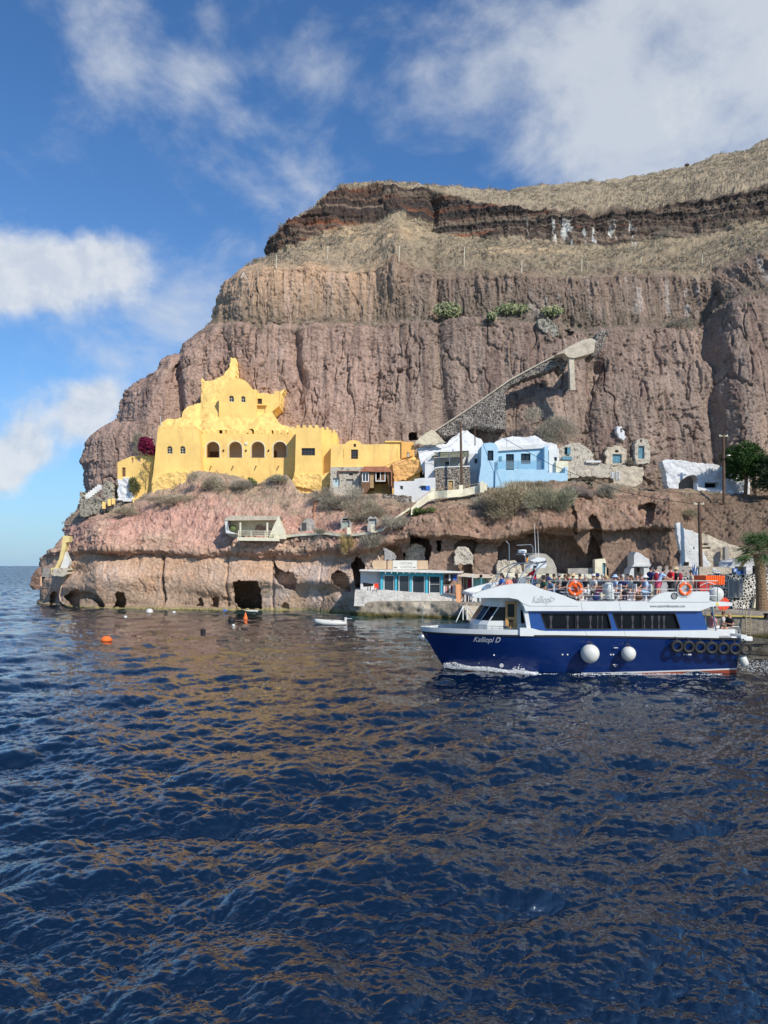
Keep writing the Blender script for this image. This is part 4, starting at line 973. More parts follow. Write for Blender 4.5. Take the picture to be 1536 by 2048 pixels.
# light blue house
bl = thing('blue_house', 'pale blue plastered house with dark framed windows and a glass balcony', 'house', P(1040, 965, 96))
Db = 95.6
b = MB(); b.prism([(957, 1000), (958, 958), (962, 930), (963, 892), (967, 887), (980, 885), (988, 886), (993, 890), (996, 896), (996, 1000)], Db - .5, 4, [rect(975, 987, 901, 921)]); b.build('stair_block', M_LBLUE, bl)
b = MB(); b.prism([(996, 1000), (996, 902), (1089, 893), (1096, 892), (1096, 1000)], Db + .5, 4, [rect(1012, 1028, 908, 940), rect(1042, 1061, 907, 928)]); b.build('wall', M_LBLUE, bl)
b = MB(); b.prism([(990, 1000), (991, 940), (1096, 939), (1096, 945), (1130, 946), (1130, 934), (1135, 934), (1136, 1000)], Db - .8, 1.3); b.build('balcony_base', M_LBLUE, bl)
b = MB(); b.prism([(1089, 941), (1089, 893), (1096, 891), (1097, 941)], Db - .6, 1.1); b.build('fin_wall', M_LBLUE, bl)
window(bl, 975, 987, 901, 921, Db - .5, False, M_DARK, M_GLASS, (0, 0), fw=.1); window(bl, 1012, 1028, 908, 940, Db + .5, False, M_DARK, M_GLASS, (1, 0), fw=.1, name='glass_door'); window(bl, 1042, 1061, 907, 928, Db + .5, False, M_DARK, M_GLASS, (1, 0), fw=.1)
b = MB(); b.pbox(999, 1004, 912, 921, Db + .35, .2); b.build('meter_box', M_TEAL, bl)
b = MB()
for x_ in (992, 1036, 1082): b.tube([P(x_, 940, Db - .7), P(x_, 922, Db - .7)], .03)
b.tube([P(992, 922, Db - .7), P(1082, 921.5, Db - .7)], .03); rl = b.build('balcony_rail', M_STEEL, bl)
b = MB(); b.pbox(993, 1081, 923, 938, Db - .71, .02); b.build('pane', mat('balcony_glass', (.55, .75, .85), .05, trans=.85, spec=.5), rl)
b = MB(); b.prism([(994, 902), (1000, 894), (1096, 886), (1098, 892), (1092, 896)], Db + .2, 4.5); b.build('roof_slab', M_WHT, bl)
relief('whitewashed_rock', [(986, 896), (990, 884), (1004, 877), (1024, 873), (1048, 875), (1070, 871), (1078, 876), (1090, 884), (1112, 888), (1119, 905), (1119, 940), (1095, 940), (1096, 892), (1040, 896), (1000, 902)], 97.6, M_WROCK, bl, amp=.15, wob=.5, scale=1.6, th=3)
b = MB(); b.tube([P(1013, 893, 96.8), P(1013, 880, 96.8)], .03); b.tube([P(1010, 882, 96.8), P(1020, 880, 96.8)], .02); b.build('aerial', M_STEEL, bl)

# stone houses and cave fronts further right
s2 = thing('stone_house', 'pale stone house with a grey blue shuttered window, right of the light blue house', 'house', P(1150, 945, 98))
De = 97.4
relief('wall', [(1116, 960), (1116, 898), (1128, 892), (1140, 887), (1158, 886), (1170, 892), (1186, 908), (1190, 940), (1190, 960)], De, M_STONE_L, s2, holes=[rect(1129, 1141, 895, 909), rect(1108, 1114, 913, 922)], amp=.12, scale=1.4, th=4)
window(s2, 1129, 1135, 895, 909, De, False, M_TEAL, M_DARK, (0, 0), rec=.3); b = MB(); b.pbox(1135, 1141, 894.5, 909, De - .2, .08); b.build('shutter', M_TEAL, s2)
b = MB(); b.pbox(1125, 1145, 913, 919, De - .5, .5); b.build('canopy', M_TEAL, s2)
b = MB(); b.prism([(1098, 1000), (1098, 900), (1118, 897), (1118, 1000)], De - .9, 2.5, [rect(1108, 1114, 914, 922)]); b.build('side_wall', M_WHT, s2); window(s2, 1108, 1114, 914, 922, De - .9, False, M_GREYW, M_GLASS, (0, 0))
gw = thing('garden_wall', 'cream and rubble garden wall between the blue house and the cave doors', 'wall', P(1170, 945, 96))
relief('rubble', [(1134, 966), (1134, 922), (1170, 921), (1172, 926), (1202, 928), (1225, 932), (1226, 944), (1222, 956), (1200, 955), (1160, 953), (1136, 958)], 96.2, M_STONE_L, gw, amp=.15, scale=1.3, th=1.5)
b = MB(); b.pbox(1112, 1136, 922, 945, 96.0, .5); b.build('panel', M_CREAM, gw); b = MB(); b.pbox(1172, 1202, 921, 925, 95.9, .4); b.build('balustrade', M_WHT, gw)
tag(relief('stone_wall', [(1226, 972), (1226, 935), (1244, 931), (1285, 934), (1288, 946), (1284, 968), (1262, 975)], 96.6, M_BEIGE, None, amp=.15, scale=1.3, th=2), 'low rendered wall beneath the cave doors with a pale coping', 'wall')

def cave_front(label, out, holes, D, wm, dm, dr, th=1.6, extra=None, arched=False, fan=None):
    t = thing('cave_house', label, 'cave house', P((out[0][0] + out[-1][0]) / 2, out[0][1], D))
    relief('front_wall', out, D, wm, t, holes=[rect(*h) for h in holes], amp=.14, scale=1.1, th=th)
    if dr: door(t, *dr, D, dm, rec=.25, planks=3)
    for h in holes:
        if h != dr:
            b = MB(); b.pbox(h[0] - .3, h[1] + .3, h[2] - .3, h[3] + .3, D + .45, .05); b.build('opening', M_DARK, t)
    return t
D_a = DSURF(1233, 915) - .6
cave_front('rounded beige cave house with a wide faded blue door and vent', [(1212, 932), (1212, 912), (1209, 904), (1216, 896), (1228, 891), (1240, 892), (1252, 898), (1254, 932)], [(1225, 1243, 908, 926), (1230, 1237, 900, 905)], D_a, M_BEIGE, M_TEAL, (1225, 1243, 908, 926))
D_b = DSURF(1284, 900) - .6
cave_front('narrow round topped cave house with a tall grey blue door', [(1270, 928), (1270, 890), (1273, 880), (1284, 876), (1294, 879), (1299, 890), (1300, 926), (1286, 930)], [(1277, 1289, 892, 917), (1280, 1284, 879, 885)], D_b, M_STONE_L, M_TEAL, (1277, 1289, 892, 917))
D_c = DSURF(1243, 863) - 1.1
cave_front('small whitewashed cave opening high in the cliff above the beige cave house', [(1237, 874), (1234, 862), (1235, 854), (1243, 853), (1248, 862), (1250, 876), (1248, 880)], [(1241, 1244, 857, 865)], D_c, M_WROCK, None, None, th=1.0)
# laundry on a line
lau = thing('laundry', 'white sheets hung out to dry above the low rendered wall', 'laundry', P(1230, 958, 95.6))
for i, (x_, w_, h_) in enumerate(((1222, 8, 16), (1231, 4, 20), (1236, 4, 19))):
    xs_ = np.linspace(x_, x_ + w_, 9); ys_ = np.linspace(942 if i else 944, 942 + h_, 8); PXl, PYl = np.meshgrid(xs_, ys_)
    Dl_ = 95.4 + .12 * np.sin(PXl * 2.2); me, _, _ = grid_mesh('sheet', (PXl - CX) / F * Dl_, Dl_, CH + (HY - PYl) / F * Dl_)
    o = link('sheet', me, M_WHT, lau); md = o.modifiers.new('s', 'SOLIDIFY'); md.thickness = .02

# white arched wall on the right
aw = thing('arched_house', 'whitewashed rock house with one large dark arched opening beside the green tree', 'house', P(1390, 985, 95))
Dw2 = 95.6
archo = [(1357, 985), (1357, 968), (1362, 961), (1374, 953), (1384, 950), (1392, 951), (1396, 958), (1398, 985)]
relief('whitewashed_rock', [(1340, 985), (1335, 970), (1331, 945), (1324, 922), (1336, 919), (1365, 921), (1395, 926), (1430, 928), (1446, 935), (1470, 940), (1500, 950), (1500, 1000), (1345, 1000)], Dw2, M_WROCK, aw, holes=[archo, rect(1410, 1440, 965, 975)], amp=.13, wob=.4, scale=1.0, th=1.6, seed=31)
b = MB(); b.prism(archo, Dw2 + 2.6, .2); b.build('inner_wall', M_GREYW, aw)
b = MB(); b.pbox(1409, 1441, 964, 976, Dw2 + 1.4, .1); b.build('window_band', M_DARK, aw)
b = MB(); b.prism([(1390, 992), (1390, 966), (1394, 965), (1397, 974), (1412, 977), (1440, 979), (1447, 980), (1447, 992)], Dw2 - 1.6, .5); b.build('parapet', M_WHT, aw)
b = MB(); b.prism([(1452, 1000), (1452, 984), (1462, 979), (1468, 984), (1470, 998)], Dw2 - 1.8, 1.0); b.build('pier', M_WHT, aw)

# ================================================================ stairway with its pillar on the cliff face
st = thing('cliff_stairway', 'long masonry ramp climbing diagonally over the cliff to a concrete bridge on one pillar', 'stairway', P(1000, 850, 101))
def Dst(x, y): return 103.2 - (x - 868) * .0105
relief('rubble_base', [(869, 862), (880, 856), (1020, 760), (1080, 727), (1118, 710), (1134, 704), (1138, 708), (1134, 726), (1126, 745), (1118, 732), (1100, 738), (1080, 745), (1050, 756), (1020, 772), (1010, 785), (1012, 858), (985, 858), (950, 850), (920, 868), (890, 872)], Dst, M_STONE_D, st, amp=.22, scale=1.2, th=3.0)
b = MB()
pts = [(864, 864), (940, 814), (1020, 758), (1082, 724), (1130, 700), (1138, 698)]
for (x0, y0), (x1, y1) in zip(pts, pts[1:]):
    p0 = P(x0, y0, Dst(x0, 0) - .25); p1 = P(x1, y1, Dst(x1, 0) - .25); up = Vector((0, 0, .20))
    d = Vector((0, .35, 0)); v = [p0 - up, p1 - up, p1, p0]; b.add([tuple(q) for q in v] + [tuple(q + d) for q in v], [(0,1,2,3),(7,6,5,4),(0,4,5,1),(1,5,6,2),(2,6,7,3),(3,7,4,0)])
b.build('parapet', M_BEIGE, st)
b = MB(); b.prism([(1110, 710), (1140, 692), (1165, 680), (1182, 676), (1191, 680), (1188, 704), (1176, 709), (1148, 716), (1136, 714), (1128, 706)], 98.6, 1.9); b.build('bridge_slab', M_BEIGE, st)
b = MB(); b.prism([(1138, 714), (1148, 714), (1151, 780), (1141, 780)], 98.8, .8); b.build('pillar', M_BEIGE, st)
tag(relief('dry_stone_wall', [(1180, 712), (1186, 694), (1192, 676), (1196, 664), (1210, 660), (1218, 664), (1208, 684), (1200, 704), (1190, 712)], 99.0, M_STONE_D, None, amp=.3, scale=1, th=3), 'dark dry stone wall at the upper end of the concrete bridge', 'wall')
tag(relief('dry_stone_wall', [(1076, 640), (1096, 636), (1112, 650), (1120, 668), (1108, 676), (1090, 666), (1078, 654)], DSURF(1098, 656) - .15, M_STONE_G, None, amp=.3, scale=1, th=2), 'tumbled grey stone wall on the ledge below the prickly pears', 'wall')

# ================================================================ lower terrace
bh = thing('balcony_house', 'cream house with a deep open balcony hanging over the low cliff', 'house', P(510, 1080, 92))
Dh = 91.0; 
b = MB(); b.prism([(450, 1066), (450, 1037), (560, 1040), (572, 1072), (560, 1080), (475, 1080)], Dh + 3.0, 2.5, [arch(510, 527, 1048, 1074, 8)]); b.build('rear_wall', M_CREAM, bh)
door(bh, 512, 525, 1050, 1074, Dh + 3.0, M_WHT, planks=2, arched=True)
b = MB(); b.prism([(448, 1038), (462, 1031), (560, 1032), (558, 1036), (552, 1040), (452, 1041)], Dh + .4, 3.2); b.build('roof', M_BEIGE, bh)
b = MB(); b.prism([(452, 1066), (449, 1038), (454, 1038), (457, 1062), (470, 1066), (470, 1068)], Dh + .5, 3.0); b.build('side_wall', M_WHT, bh)
b = MB(); b.prism([(536, 1078), (548, 1050), (557, 1032), (572, 1070), (572, 1078)], Dh + .2, .6); b.build('buttress', M_CREAM, bh)
b = MB(); b.prism([(474, 1081), (474, 1074), (556, 1076), (558, 1082)], Dh - .4, 3.6); b.build('balcony_slab', M_CREAM, bh)
b = MB()
for x_ in (479, 533): b.pbox(x_, x_ + 3, 1045, 1080, Dh - .1, .2)
b.build('post', M_CREAM, bh)
b = MB()
for y_ in (1062, 1066, 1070): b.tube([P(477, y_, Dh - .3), P(551, y_ + .6, Dh - .3)], .05, 6)
for x_ in (477, 502, 530, 551): b.tube([P(x_, 1061, Dh - .3), P(x_, 1076, Dh - .3)], .06, 6)
b.build('railing', M_CREAM, bh)
b = MB(); b.ball(P(466, 1057, Dh + 1.5), .45, 10); b.build('potted_plant', mat('olive_leaves', (.12, .16, .06), .8), bh)
b = MB(); b.torus(P(459, 1050, Dh + .6), .5, .05, 'x', 16, 6); b.build('porthole', M_DARK, bh)
D_d = DSURF(616, 1056) - .5
cave_front('little grey arched cave house with a barred window beside the lower path', [(600, 1074), (600, 1050), (606, 1042), (616, 1036), (628, 1043), (632, 1074)], [(603, 613, 1046, 1061)], D_d, M_GREYW, None, None)
b = MB()
for i in range(5): b.tube([P(603.5 + i * 2.2, 1046, D_d - .05), P(603.5 + i * 2.2, 1061, D_d - .05)], .03, 5)
b.build('window_bars', M_STEEL, bpy.data.objects['cave_house.003'] if 'cave_house.003' in bpy.data.objects else None)
cave_front('cave with a pale green double door standing in a dark rounded recess', [(681, 1074), (681, 1040), (688, 1034), (694, 1034), (703, 1046), (705, 1074)], [(684, 698, 1042, 1068), (685, 697, 1037, 1041)], DSURF(692, 1052) - .5, M_GREYW, mat('pale_green_door', (.34, .40, .36), .7, var=.1), (684, 698, 1042, 1068))
cave_front('cave with a square grey door furthest right along the lower path', [(735, 1064), (735, 1036), (742, 1033), (754, 1035), (756, 1064)], [(738, 752, 1038, 1060)], DSURF(745, 1050) - .5, M_GREYW, mat('grey_door', (.38, .39, .38), .7, var=.1), (738, 752, 1038, 1060))
lp = thing('path_wall', 'low white kerb wall along the lower path in front of the cave doors', 'wall', P(680, 1072, 91.4))
ribbon([(572, 1070), (600, 1067), (650, 1064), (690, 1069), (742, 1063), (766, 1057), (788, 1036), (820, 1014)], 5, .9).build('kerb', M_CREAM, lp)
for x_ in (698, 746): d_ = DSURF(x_, 1066) - .8; b = MB(); b.pbox(x_ - 4, x_ + 4, 1055 - (x_ > 720) * 6, 1069 - (x_ > 720) * 4, d_, .5); b.build('gate_pier', M_CREAM, lp)

# white and yellow steps at the left tip
ls = thing('landing_stairs', 'narrow yellow walled steps coming down the left tip of the rock to a stone landing', 'steps', P(120, 1150, 104))
b = MB(); b.prism([(126, 1071), (139, 1072), (138, 1084), (132, 1085), (130, 1100), (125, 1118), (116, 1136), (102, 1149), (102, 1136), (110, 1135), (118, 1118), (123, 1095), (124, 1082)], 101.5, 1.0); b.build('parapet', mat('pale_yellow_plaster', (.72, .58, .26), .85, var=.08, bump=.05), ls)
b = MB(); b.prism([(131, 1085), (134, 1084), (130, 1100), (134, 1112), (139, 1122), (138, 1130), (134, 1136), (120, 1136), (127, 1118), (130, 1100)], 101.8, .8); b.build('side_wall', M_WHT, ls)
relief('landing', [(104, 1152), (104, 1138), (136, 1136), (134, 1146), (126, 1154)], 101.2, M_STONE_L, ls, amp=.1, th=2)
b = MB()
for i in range(7): a = P(94 - i * .3, 1138 + i * 2.4, 103.5); b.box(a, (1.0, .4, .12))
b.build('tread', M_GREYW, ls)
hose = thing('hose', 'pale hose hanging down the rock from the stone landing to the water', 'hose', P(128, 1180, 100))
b = MB(); hp = [(139, 1128), (142, 1135), (136, 1148), (128, 1162), (122, 1176), (119, 1190), (121, 1202), (126, 1206)]
b.tube([P(x, y, min(DSURF(x, y) - .25, 103)) for x, y in hp], .09, 8); b.build('pipe', mat('pale_rubber', (.55, .40, .30), .6), hose)
b = MB(); b.tube([P(82, 1172, 103.5), P(82, 1153, 103.5)], .13, 8); tag(b.build('mooring_post', mat('peach_paint', (.62, .40, .26), .7)), 'short pale post at the left tip of the rock', 'post')
sb = relief('sea_rock', [(58, 1176), (60, 1166), (64, 1152), (72, 1140), (80, 1133), (92, 1132), (96, 1160), (92, 1178), (76, 1180)], 112, M_ROCK, None, amp=.8, scale=2, th=6, colfn=lambda a, b_, x, y, z: np.stack([.26 + 0 * x, .17 + 0 * x, .13 + 0 * x], -1) * (1 + .3 * fbm(x, y, z, 3, 5))[..., None])
tag(sb, kind='structure')
bpy.data.objects['sea_rock'].name = 'shore_rock'
# ================================================================ quay and the shack on it
def quay():
    pxs = np.arange(700, 1960, 3.0)
    zs = np.concatenate([np.linspace(-2.0, 1.6, 22)])
    PXq, ZQ = np.meshgrid(pxs, zs)
    d = QF(PXq)
    rough = 1 - smooth(930, 1000, PXq) * .88
    topz = 1.62 - .25 * (1 - smooth(700, 760, PXq)) 
    X = (PXq - CX) / F * d; Y = d.copy(); Z = np.where(ZQ > 0, ZQ * topz / 1.6, ZQ)
    n = fbm(X / 1.3, Y / 1.3, Z / 1.0, 4, 77); n2 = fbm(X / .45, Y / .45, Z / .4, 3, 78)
    Y = Y + (n * .75 + n2 * .22) * rough + rough * .5 * (Z / 1.6) + (n2 * .03)
    # top rows going back
    rows = [(X, Y, Z)]
    for k, back in enumerate((.25, .8, 2, 5, 9, 14)):
        Yb = Y[-1:] + back; Xb = X[-1:] * (1 + 0 * back); Zb = Z[-1:] + .06 + 0.03 * fbm(Xb, Yb, 0, 2, 9)
        rows.append((Xb, Yb, Zb))
    X = np.concatenate([r[0] for r in rows]); Y = np.concatenate([r[1] for r in rows]); Z = np.concatenate([r[2] for r in rows])
    base = np.array([.40, .34, .26]); n3 = fbm(X / 2, Y / 2, Z / 2, 4, 88)
    col = base[None, None] * (1 + .35 * n3 + .3 * fbm(X * 2, Y * 2, Z * 2, 3, 89))[..., None]
    light = smooth(0.1, .4, n3) * smooth(.7, 1.3, Z); col = col * (1 - light[..., None] * .6) + np.array([.62, .55, .43]) * light[..., None] * .6
    alg = 1 - smooth(.25, .6, Z + .15 * n3); col = col * (1 - alg[..., None]) + np.array([.12, .105, .04]) * alg[..., None]
    wet = 1 - smooth(.0, .15, Z); col = col * (1 - wet[..., None] * .6)
    me, _, _ = grid_mesh('quay', X, Y, Z, None, np.clip(col, .02, .8))
    o = link('quay', me, M_ROCK); o['kind'] = 'structure'
quay()
b = MB()
for i in range(40):
    x0 = 1400 + i * 14; b.add([tuple(PZ(x0, 1.70, QF(x0) - .02)), tuple(PZ(x0 + 14, 1.70, QF(x0 + 14) - .02)), tuple(PZ(x0 + 14, 1.70, QF(x0 + 14) + .22)), tuple(PZ(x0, 1.70, QF(x0) + .22)),
       tuple(PZ(x0, 1.60, QF(x0) - .06)), tuple(PZ(x0 + 14, 1.60, QF(x0 + 14) - .06))], [(0, 1, 2, 3), (4, 5, 1, 0)])
tag(b.build('quay_kerb', mat('yellow_edge_paint', (.55, .42, .10), .8, var=.2, stain=(.3, .26, .2), sscale=3, samt=.9)), kind='structure')

shk = thing('seaside_shop', 'turquoise and white seafront shop with four glazed bays and a flat roof', 'shop', P(815, 1200, 82))
Dk = 81.6
b = MB(); b.prism([(708, 1212), (710, 1180), (770, 1180), (840, 1186), (905, 1190), (925, 1196), (925, 1216)], Dk - .9, 7); b.build('plinth', mat('patched_concrete', (.60, .58, .54), .9, var=.15, vscale=1.5, stain=(.27, .25, .21), sscale=.8, samt=.9, bump=.1, bscale=4), shk)
b = MB(); b.prism([(721, 1182), (721, 1142), (766, 1142), (766, 1184)], Dk + .6, 5); b.build('end_wall', M_WHT, shk)
b = MB(); b.prism([(762, 1150), (762, 1143), (888, 1147), (888, 1154)], Dk, .25); b.build('fascia', M_AQUA, shk)
for x0, x1 in ((761, 766), (790, 794.5), (819.5, 823.5), (851, 856), (881.5, 886)): b = MB(); b.pbox(x0, x1, 1146, 1190, Dk - .05, .28); b.build('post', M_AQUA, shk)
for x0, x1 in ((767, 789), (797, 819), (824, 850), (858, 881)):
    window(shk, x0, x1, 1150, 1187, Dk + .05, False, M_WHT, mat('shop_glass', (.035, .045, .055), .08, spec=.5), (0, 0) if x0 != 858 else (0, 1), rec=.05, fw=.1)
b = MB(); b.prism([(718, 1142), (720, 1139), (860, 1140), (927, 1143), (926, 1146), (880, 1146), (760, 1143)], Dk - .9, 6.5)
for i in range(12): b.pbox(770 + i * 12, 771.5 + i * 12, 1143.5, 1147, Dk - .85, .8)
b.build('roof', mat('pale_roof', (.66, .64, .60), .85, var=.08), shk)
b = MB()
for i in range(8): b.pbox(801 + i * 2.2 + random.uniform(-.4, .4), 802.8 + i * 2.2, 1165 + random.uniform(-3, 2), 1186, Dk + .35, .2, i % 2)
for i in range(11): b.pbox(825 + i * 2.2 + random.uniform(-.4, .4), 826.8 + i * 2.2, 1167 + random.uniform(-2, 2), 1186, Dk + .35, .2, i % 2)
b.build('clothes_display', [M_WHT, M_DARK], shk)
# signboard on the roof
sg = thing('roof_sign', 'weathered wooden hoarding with a white lettered panel on the shop roof', 'sign', P(800, 1138, 81))
M_PLY = mat('plywood', (.58, .42, .27), .8, var=.1)
b = MB(); b.prism([(746, 1121), (773, 1121), (773, 1138), (747, 1138), (744, 1128)], Dk - .3, .15); b.build('board', M_PLY, sg)
b = MB(); b.pbox(775, 785, 1121, 1138.5, Dk - .3, .14); b.build('board', M_PLY, sg); b = MB(); b.pbox(834.5, 856, 1121, 1138.5, Dk - .3, .15); b.build('board', M_PLY, sg)
b = MB(); b.tube([P(756, 1112, Dk - .2), P(760, 1122, Dk - .2)], .09, 5); b.build('stick', M_PLY, sg)
b = MB(); b.pbox(785.5, 834, 1120.8, 1138.8, Dk - .34, .2); b.build('panel', mat('sign_white', (.70, .68, .60), .7, var=.05), sg)
M_INK = mat('sign_ink', (.12, .12, .12), .8); M_INKG = mat('faded_ink', (.42, .42, .40), .8)
text('lettering', 'CAPTAIN', .32, M_INKG, sg, P(799, 1128.5, Dk - .36), width=1.4); text('lettering', 'KAFENE', .42, M_INKG, sg, P(801, 1136.6, Dk - .36), width=1.3)
text('lettering', 'MENU', .22, M_INK, sg, P(787.5, 1136.4, Dk - .36), width=.40); text('lettering', 'BAR', .22, M_INK, sg, P(826.5, 1136.4, Dk - .36), width=.26)
# shop front things
tb = thing('folded_table', 'black folded table leaning beside the white end wall of the shop', 'table', P(735, 1180, 80.4))
b = MB(); b.prism([(725, 1165), (747, 1168), (746, 1172), (727, 1174)], 80.5, .5); b.build('tabletop', M_DARK, tb)
for x_ in (736, 741): b = MB(); b.tube([P(x_, 1172, 80.7), P(x_ - .5, 1180.5, 80.7)], .05); b.build('leg', M_DARK, tb)
ch = thing('plastic_chair', 'bright red plastic chair beside the black folded table', 'chair', P(753, 1180, 80.4))
M_RED = mat('red_plastic', (.75, .06, .02), .4)
b = MB(); b.prism([(748, 1167), (757, 1167), (756, 1175), (749, 1175)], 80.9, .05); b.build('backrest', M_RED, ch)
b = MB(); b.pbox(748.5, 757, 1175, 1176, 80.4, .5); b.build('seat', M_RED, ch)
for x_ in (749, 756):
    for d_ in (80.45, 80.85): b = MB(); b.tube([P(x_, 1176, d_), P(x_, 1180.6, d_)], .035); b.build('leg', M_RED, ch)
# rack of clothes under the awning
def clothes(label, group, x0, x1, y0, y1, D, cols, n, rail=True):
    t = thing('clothes_rack', label, 'clothes rack', P((x0 + x1) / 2, y1, D))
    b = MB(); b.tube([P(x0 - 1, y0 - 1, D), P(x1 + 1, y0 - 1, D)], .03)
    for x_ in (x0 - 1, x1 + 1): b.tube([P(x_, y0 - 1, D), P(x_, y1 + 3, D)], .03)
    b.build('rail', M_STEEL, t)
    w = (x1 - x0) / n
    for i in range(n):
        a = x0 + i * w; c = cols[i % len(cols)]; b = MB(); yb = y1 - random.uniform(0, 3); k = w * .18
        b.prism([(a + w * .4, y0), (a + w * .6, y0), (a + w * .95, y0 + 2), (a + w * .9, yb), (a + w * .1, yb), (a + w * .05, y0 + 2)], D - .08 + .03 * (i % 3), .14)
        b.build('garment', c, t)
    return t
cl = [mat('cloth_' + n_, c, .9) for n_, c in (('white', (.70, .68, .66)), ('black', (.03, .03, .035)), ('maroon', (.25, .02, .04)), ('olive', (.14, .12, .05)), ('royal', (.03, .12, .50)), ('pink', (.6, .25, .28)), ('grey', (.22, .21, .20)))]
clothes('rack of black, white and royal blue shirts hung highest under the shop eave', None, 889, 914, 1149, 1163, Dk - .2, [cl[1], cl[1], cl[0], cl[1], cl[4], cl[4]], 6)
clothes('rack of white and olive tops hung above the low white wall of the shop', None, 887, 909, 1171, 1189, Dk - .1, [cl[0], cl[5], cl[3], cl[0], cl[2]], 6)
clothes('rack of long maroon and grey dresses in the shade of the sand coloured awning', None, 928, 943, 1157, 1179, 79.8, [cl[3], cl[6], cl[2], cl[2]], 4)
clothes('rack of dark striped trousers below the maroon dresses', None, 929, 943, 1181, 1206, 78.9, [cl[0], cl[6], cl[1], cl[0], cl[1]], 6)
clothes('rack of white scarves nearest the bow of the boat', None, 946, 962, 1194, 1205, 78.4, [cl[0], cl[0], cl[6]], 4)
bn = thing('banner', 'tall orange vertical banner with white lettering beside the clothes racks', 'banner', P(917, 1206, 78.6))
b = MB(); b.prism([(912, 1169), (921, 1169), (921.5, 1207), (913, 1207)], 78.6, .05); b.build('cloth', mat('orange_banner', (.78, .34, .14), .8, var=.05), bn)
for i, chx in enumerate('FISHSPAEROS'): text('lettering', chx, .17, M_WHT, bn, P(915.4, 1174.5 + i * 3.0, 78.57), bold=.004)
awn = thing('awning', 'sand coloured cloth awning on white poles stretched over the clothes racks', 'awning', P(935, 1155, 79))
v = [P(915, 1152.5, 78.4), P(930, 1147, 80.5), P(950, 1149, 80.5), P(990, 1150, 80.8), P(986, 1156, 78.4), P(950, 1156, 78.2)]
b = MB(); b.add([tuple(q) for q in v] + [tuple(q + Vector((0, 0, .05))) for q in v], [(5,4,3,2,1,0), (6,7,8,9,10,11)] + [(i, (i+1) % 6, 6 + (i+1) % 6, 6 + i) for i in range(6)]); b.build('cloth', mat('sand_cloth', (.60, .50, .38), .9), awn)
b = MB(); b.tube([P(945, 1148, 78.2), P(945, 1210, 78.2)], .06); b.tube([P(915, 1152, 78.4), P(945, 1154, 78.2)], .03); b.build('pole', M_WHT, awn)
b = MB(); b.prism([(945, 1208), (945, 1156), (976, 1154), (976, 1208)], 80.0, .4); tag(b.build('shop_wall', mat('sea_green_wall', (.22, .50, .48), .8, var=.1)), 'sea green painted wall behind the awning pole and clothes', 'wall')
sl_ = thing('street_lamp', 'short dark lamp with a round head in front of the sea green wall', 'lamp', P(962, 1200, 78))
b = MB(); b.tube([P(963, 1208, 78), P(962, 1154, 78)], .07); b.build('post', M_TEAL, sl_); b = MB(); b.ball(P(962, 1152, 78), .17, 10); b.build('lamp_head', M_DARK, sl_)
qw = relief('low_stone_wall', [(972, 1206), (974, 1158), (985, 1150), (1000, 1150), (1010, 1158), (1040, 1156), (1060, 1160), (1060, 1210), (972, 1210)], 79.5, M_STONE_L, None, amp=.2, scale=.9, th=1.5)
tag(qw, 'rough pale stone wall behind the front seats of the boat', 'wall')
# quay steps and handrail in front of the bow
qs = thing('quay_steps', 'stone steps with a pale handrail going down to the water by the boat bow', 'steps', P(950, 1240, 74))
b = MB()
for i in range(7): b.pbox(925 + i * 2, 1010, 1212 + i * 4.2, 1216.6 + i * 4.2, 74.2 - i * .3, 1.2)
b.build('tread', M_BEIGE, qs)
b = MB(); b.tube([P(912, 1244, 72), P(920, 1226, 72.3), P(926, 1213, 73.5), P(932, 1211, 73.7), P(944, 1224, 72.7), P(950, 1232, 72)], .05, 6); b.tube([P(926, 1213, 73.5), P(926, 1240, 72.5)], .05); b.tube([P(934, 1213, 73.5), P(934, 1240, 72.5)], .05); b.build('handrail', M_WHT, qs)

# structures in the caves behind the boat
def simple(name, label, cat, parts, loc):
    t = thing(name, label, cat, loc)
    for nm, bb, m in parts: bb.build(nm, m, t)
    return t
tag(relief('gate_screen', [(768, 1120), (768, 1096), (776, 1098), (786, 1104), (792, 1110), (792, 1120)], 85.4, mat('weathered_planks', (.30, .29, .28), .85, var=.3, vscale=6), None, amp=.03, th=.2), 'grey plank screen across the cave above the shop sign', 'screen')
tag(relief('rubble_infill', [(808, 1122), (812, 1100), (818, 1092), (828, 1086), (846, 1090), (850, 1100), (852, 1140), (806, 1140)], 87.4, M_STONE_L, None, amp=.15, th=.6), 'patched stone infill inside the tall dark cave left of the slender rock pillar', 'wall')
tag(relief('rubble_infill', [(908, 1130), (910, 1100), (918, 1094), (936, 1094), (946, 1110), (946, 1128), (930, 1128)], 84.2, M_STONE_L, None, amp=.2, th=.6), 'pale rubble filling the arched cave right of the slender rock pillar', 'wall')
tag(relief('rubble_infill', [(992, 1150), (994, 1122), (1010, 1120), (1030, 1122), (1040, 1130), (1048, 1150)], 84.6, M_STONE_L, None, amp=.25, th=1), 'heap of pale rubble below the cave behind the radar mast', 'wall')
cf = thing('cave_dwelling', 'cream arched cave dwelling front with a window, under the big overhang behind the helm', 'cave house', P(1085, 1145, 84.5))
b = MB(); b.prism([(1048, 1200), (1048, 1130), (1058, 1112), (1076, 1106), (1092, 1108), (1106, 1120), (1113, 1136), (1114, 1200)], 84.6, 1.0, [rect(1078, 1092, 1122, 1135)]); b.build('front_wall', mat('shade_darkened_plaster', (.36, .34, .30), .9, var=.1, stain=(.22, .2, .17), sscale=1, samt=.5), cf); window(cf, 1078, 1092, 1122, 1135, 84.6, False, M_GREYW, M_GLASS, (1, 0))  # front wall colour darkened to stand in for shade under the overhang
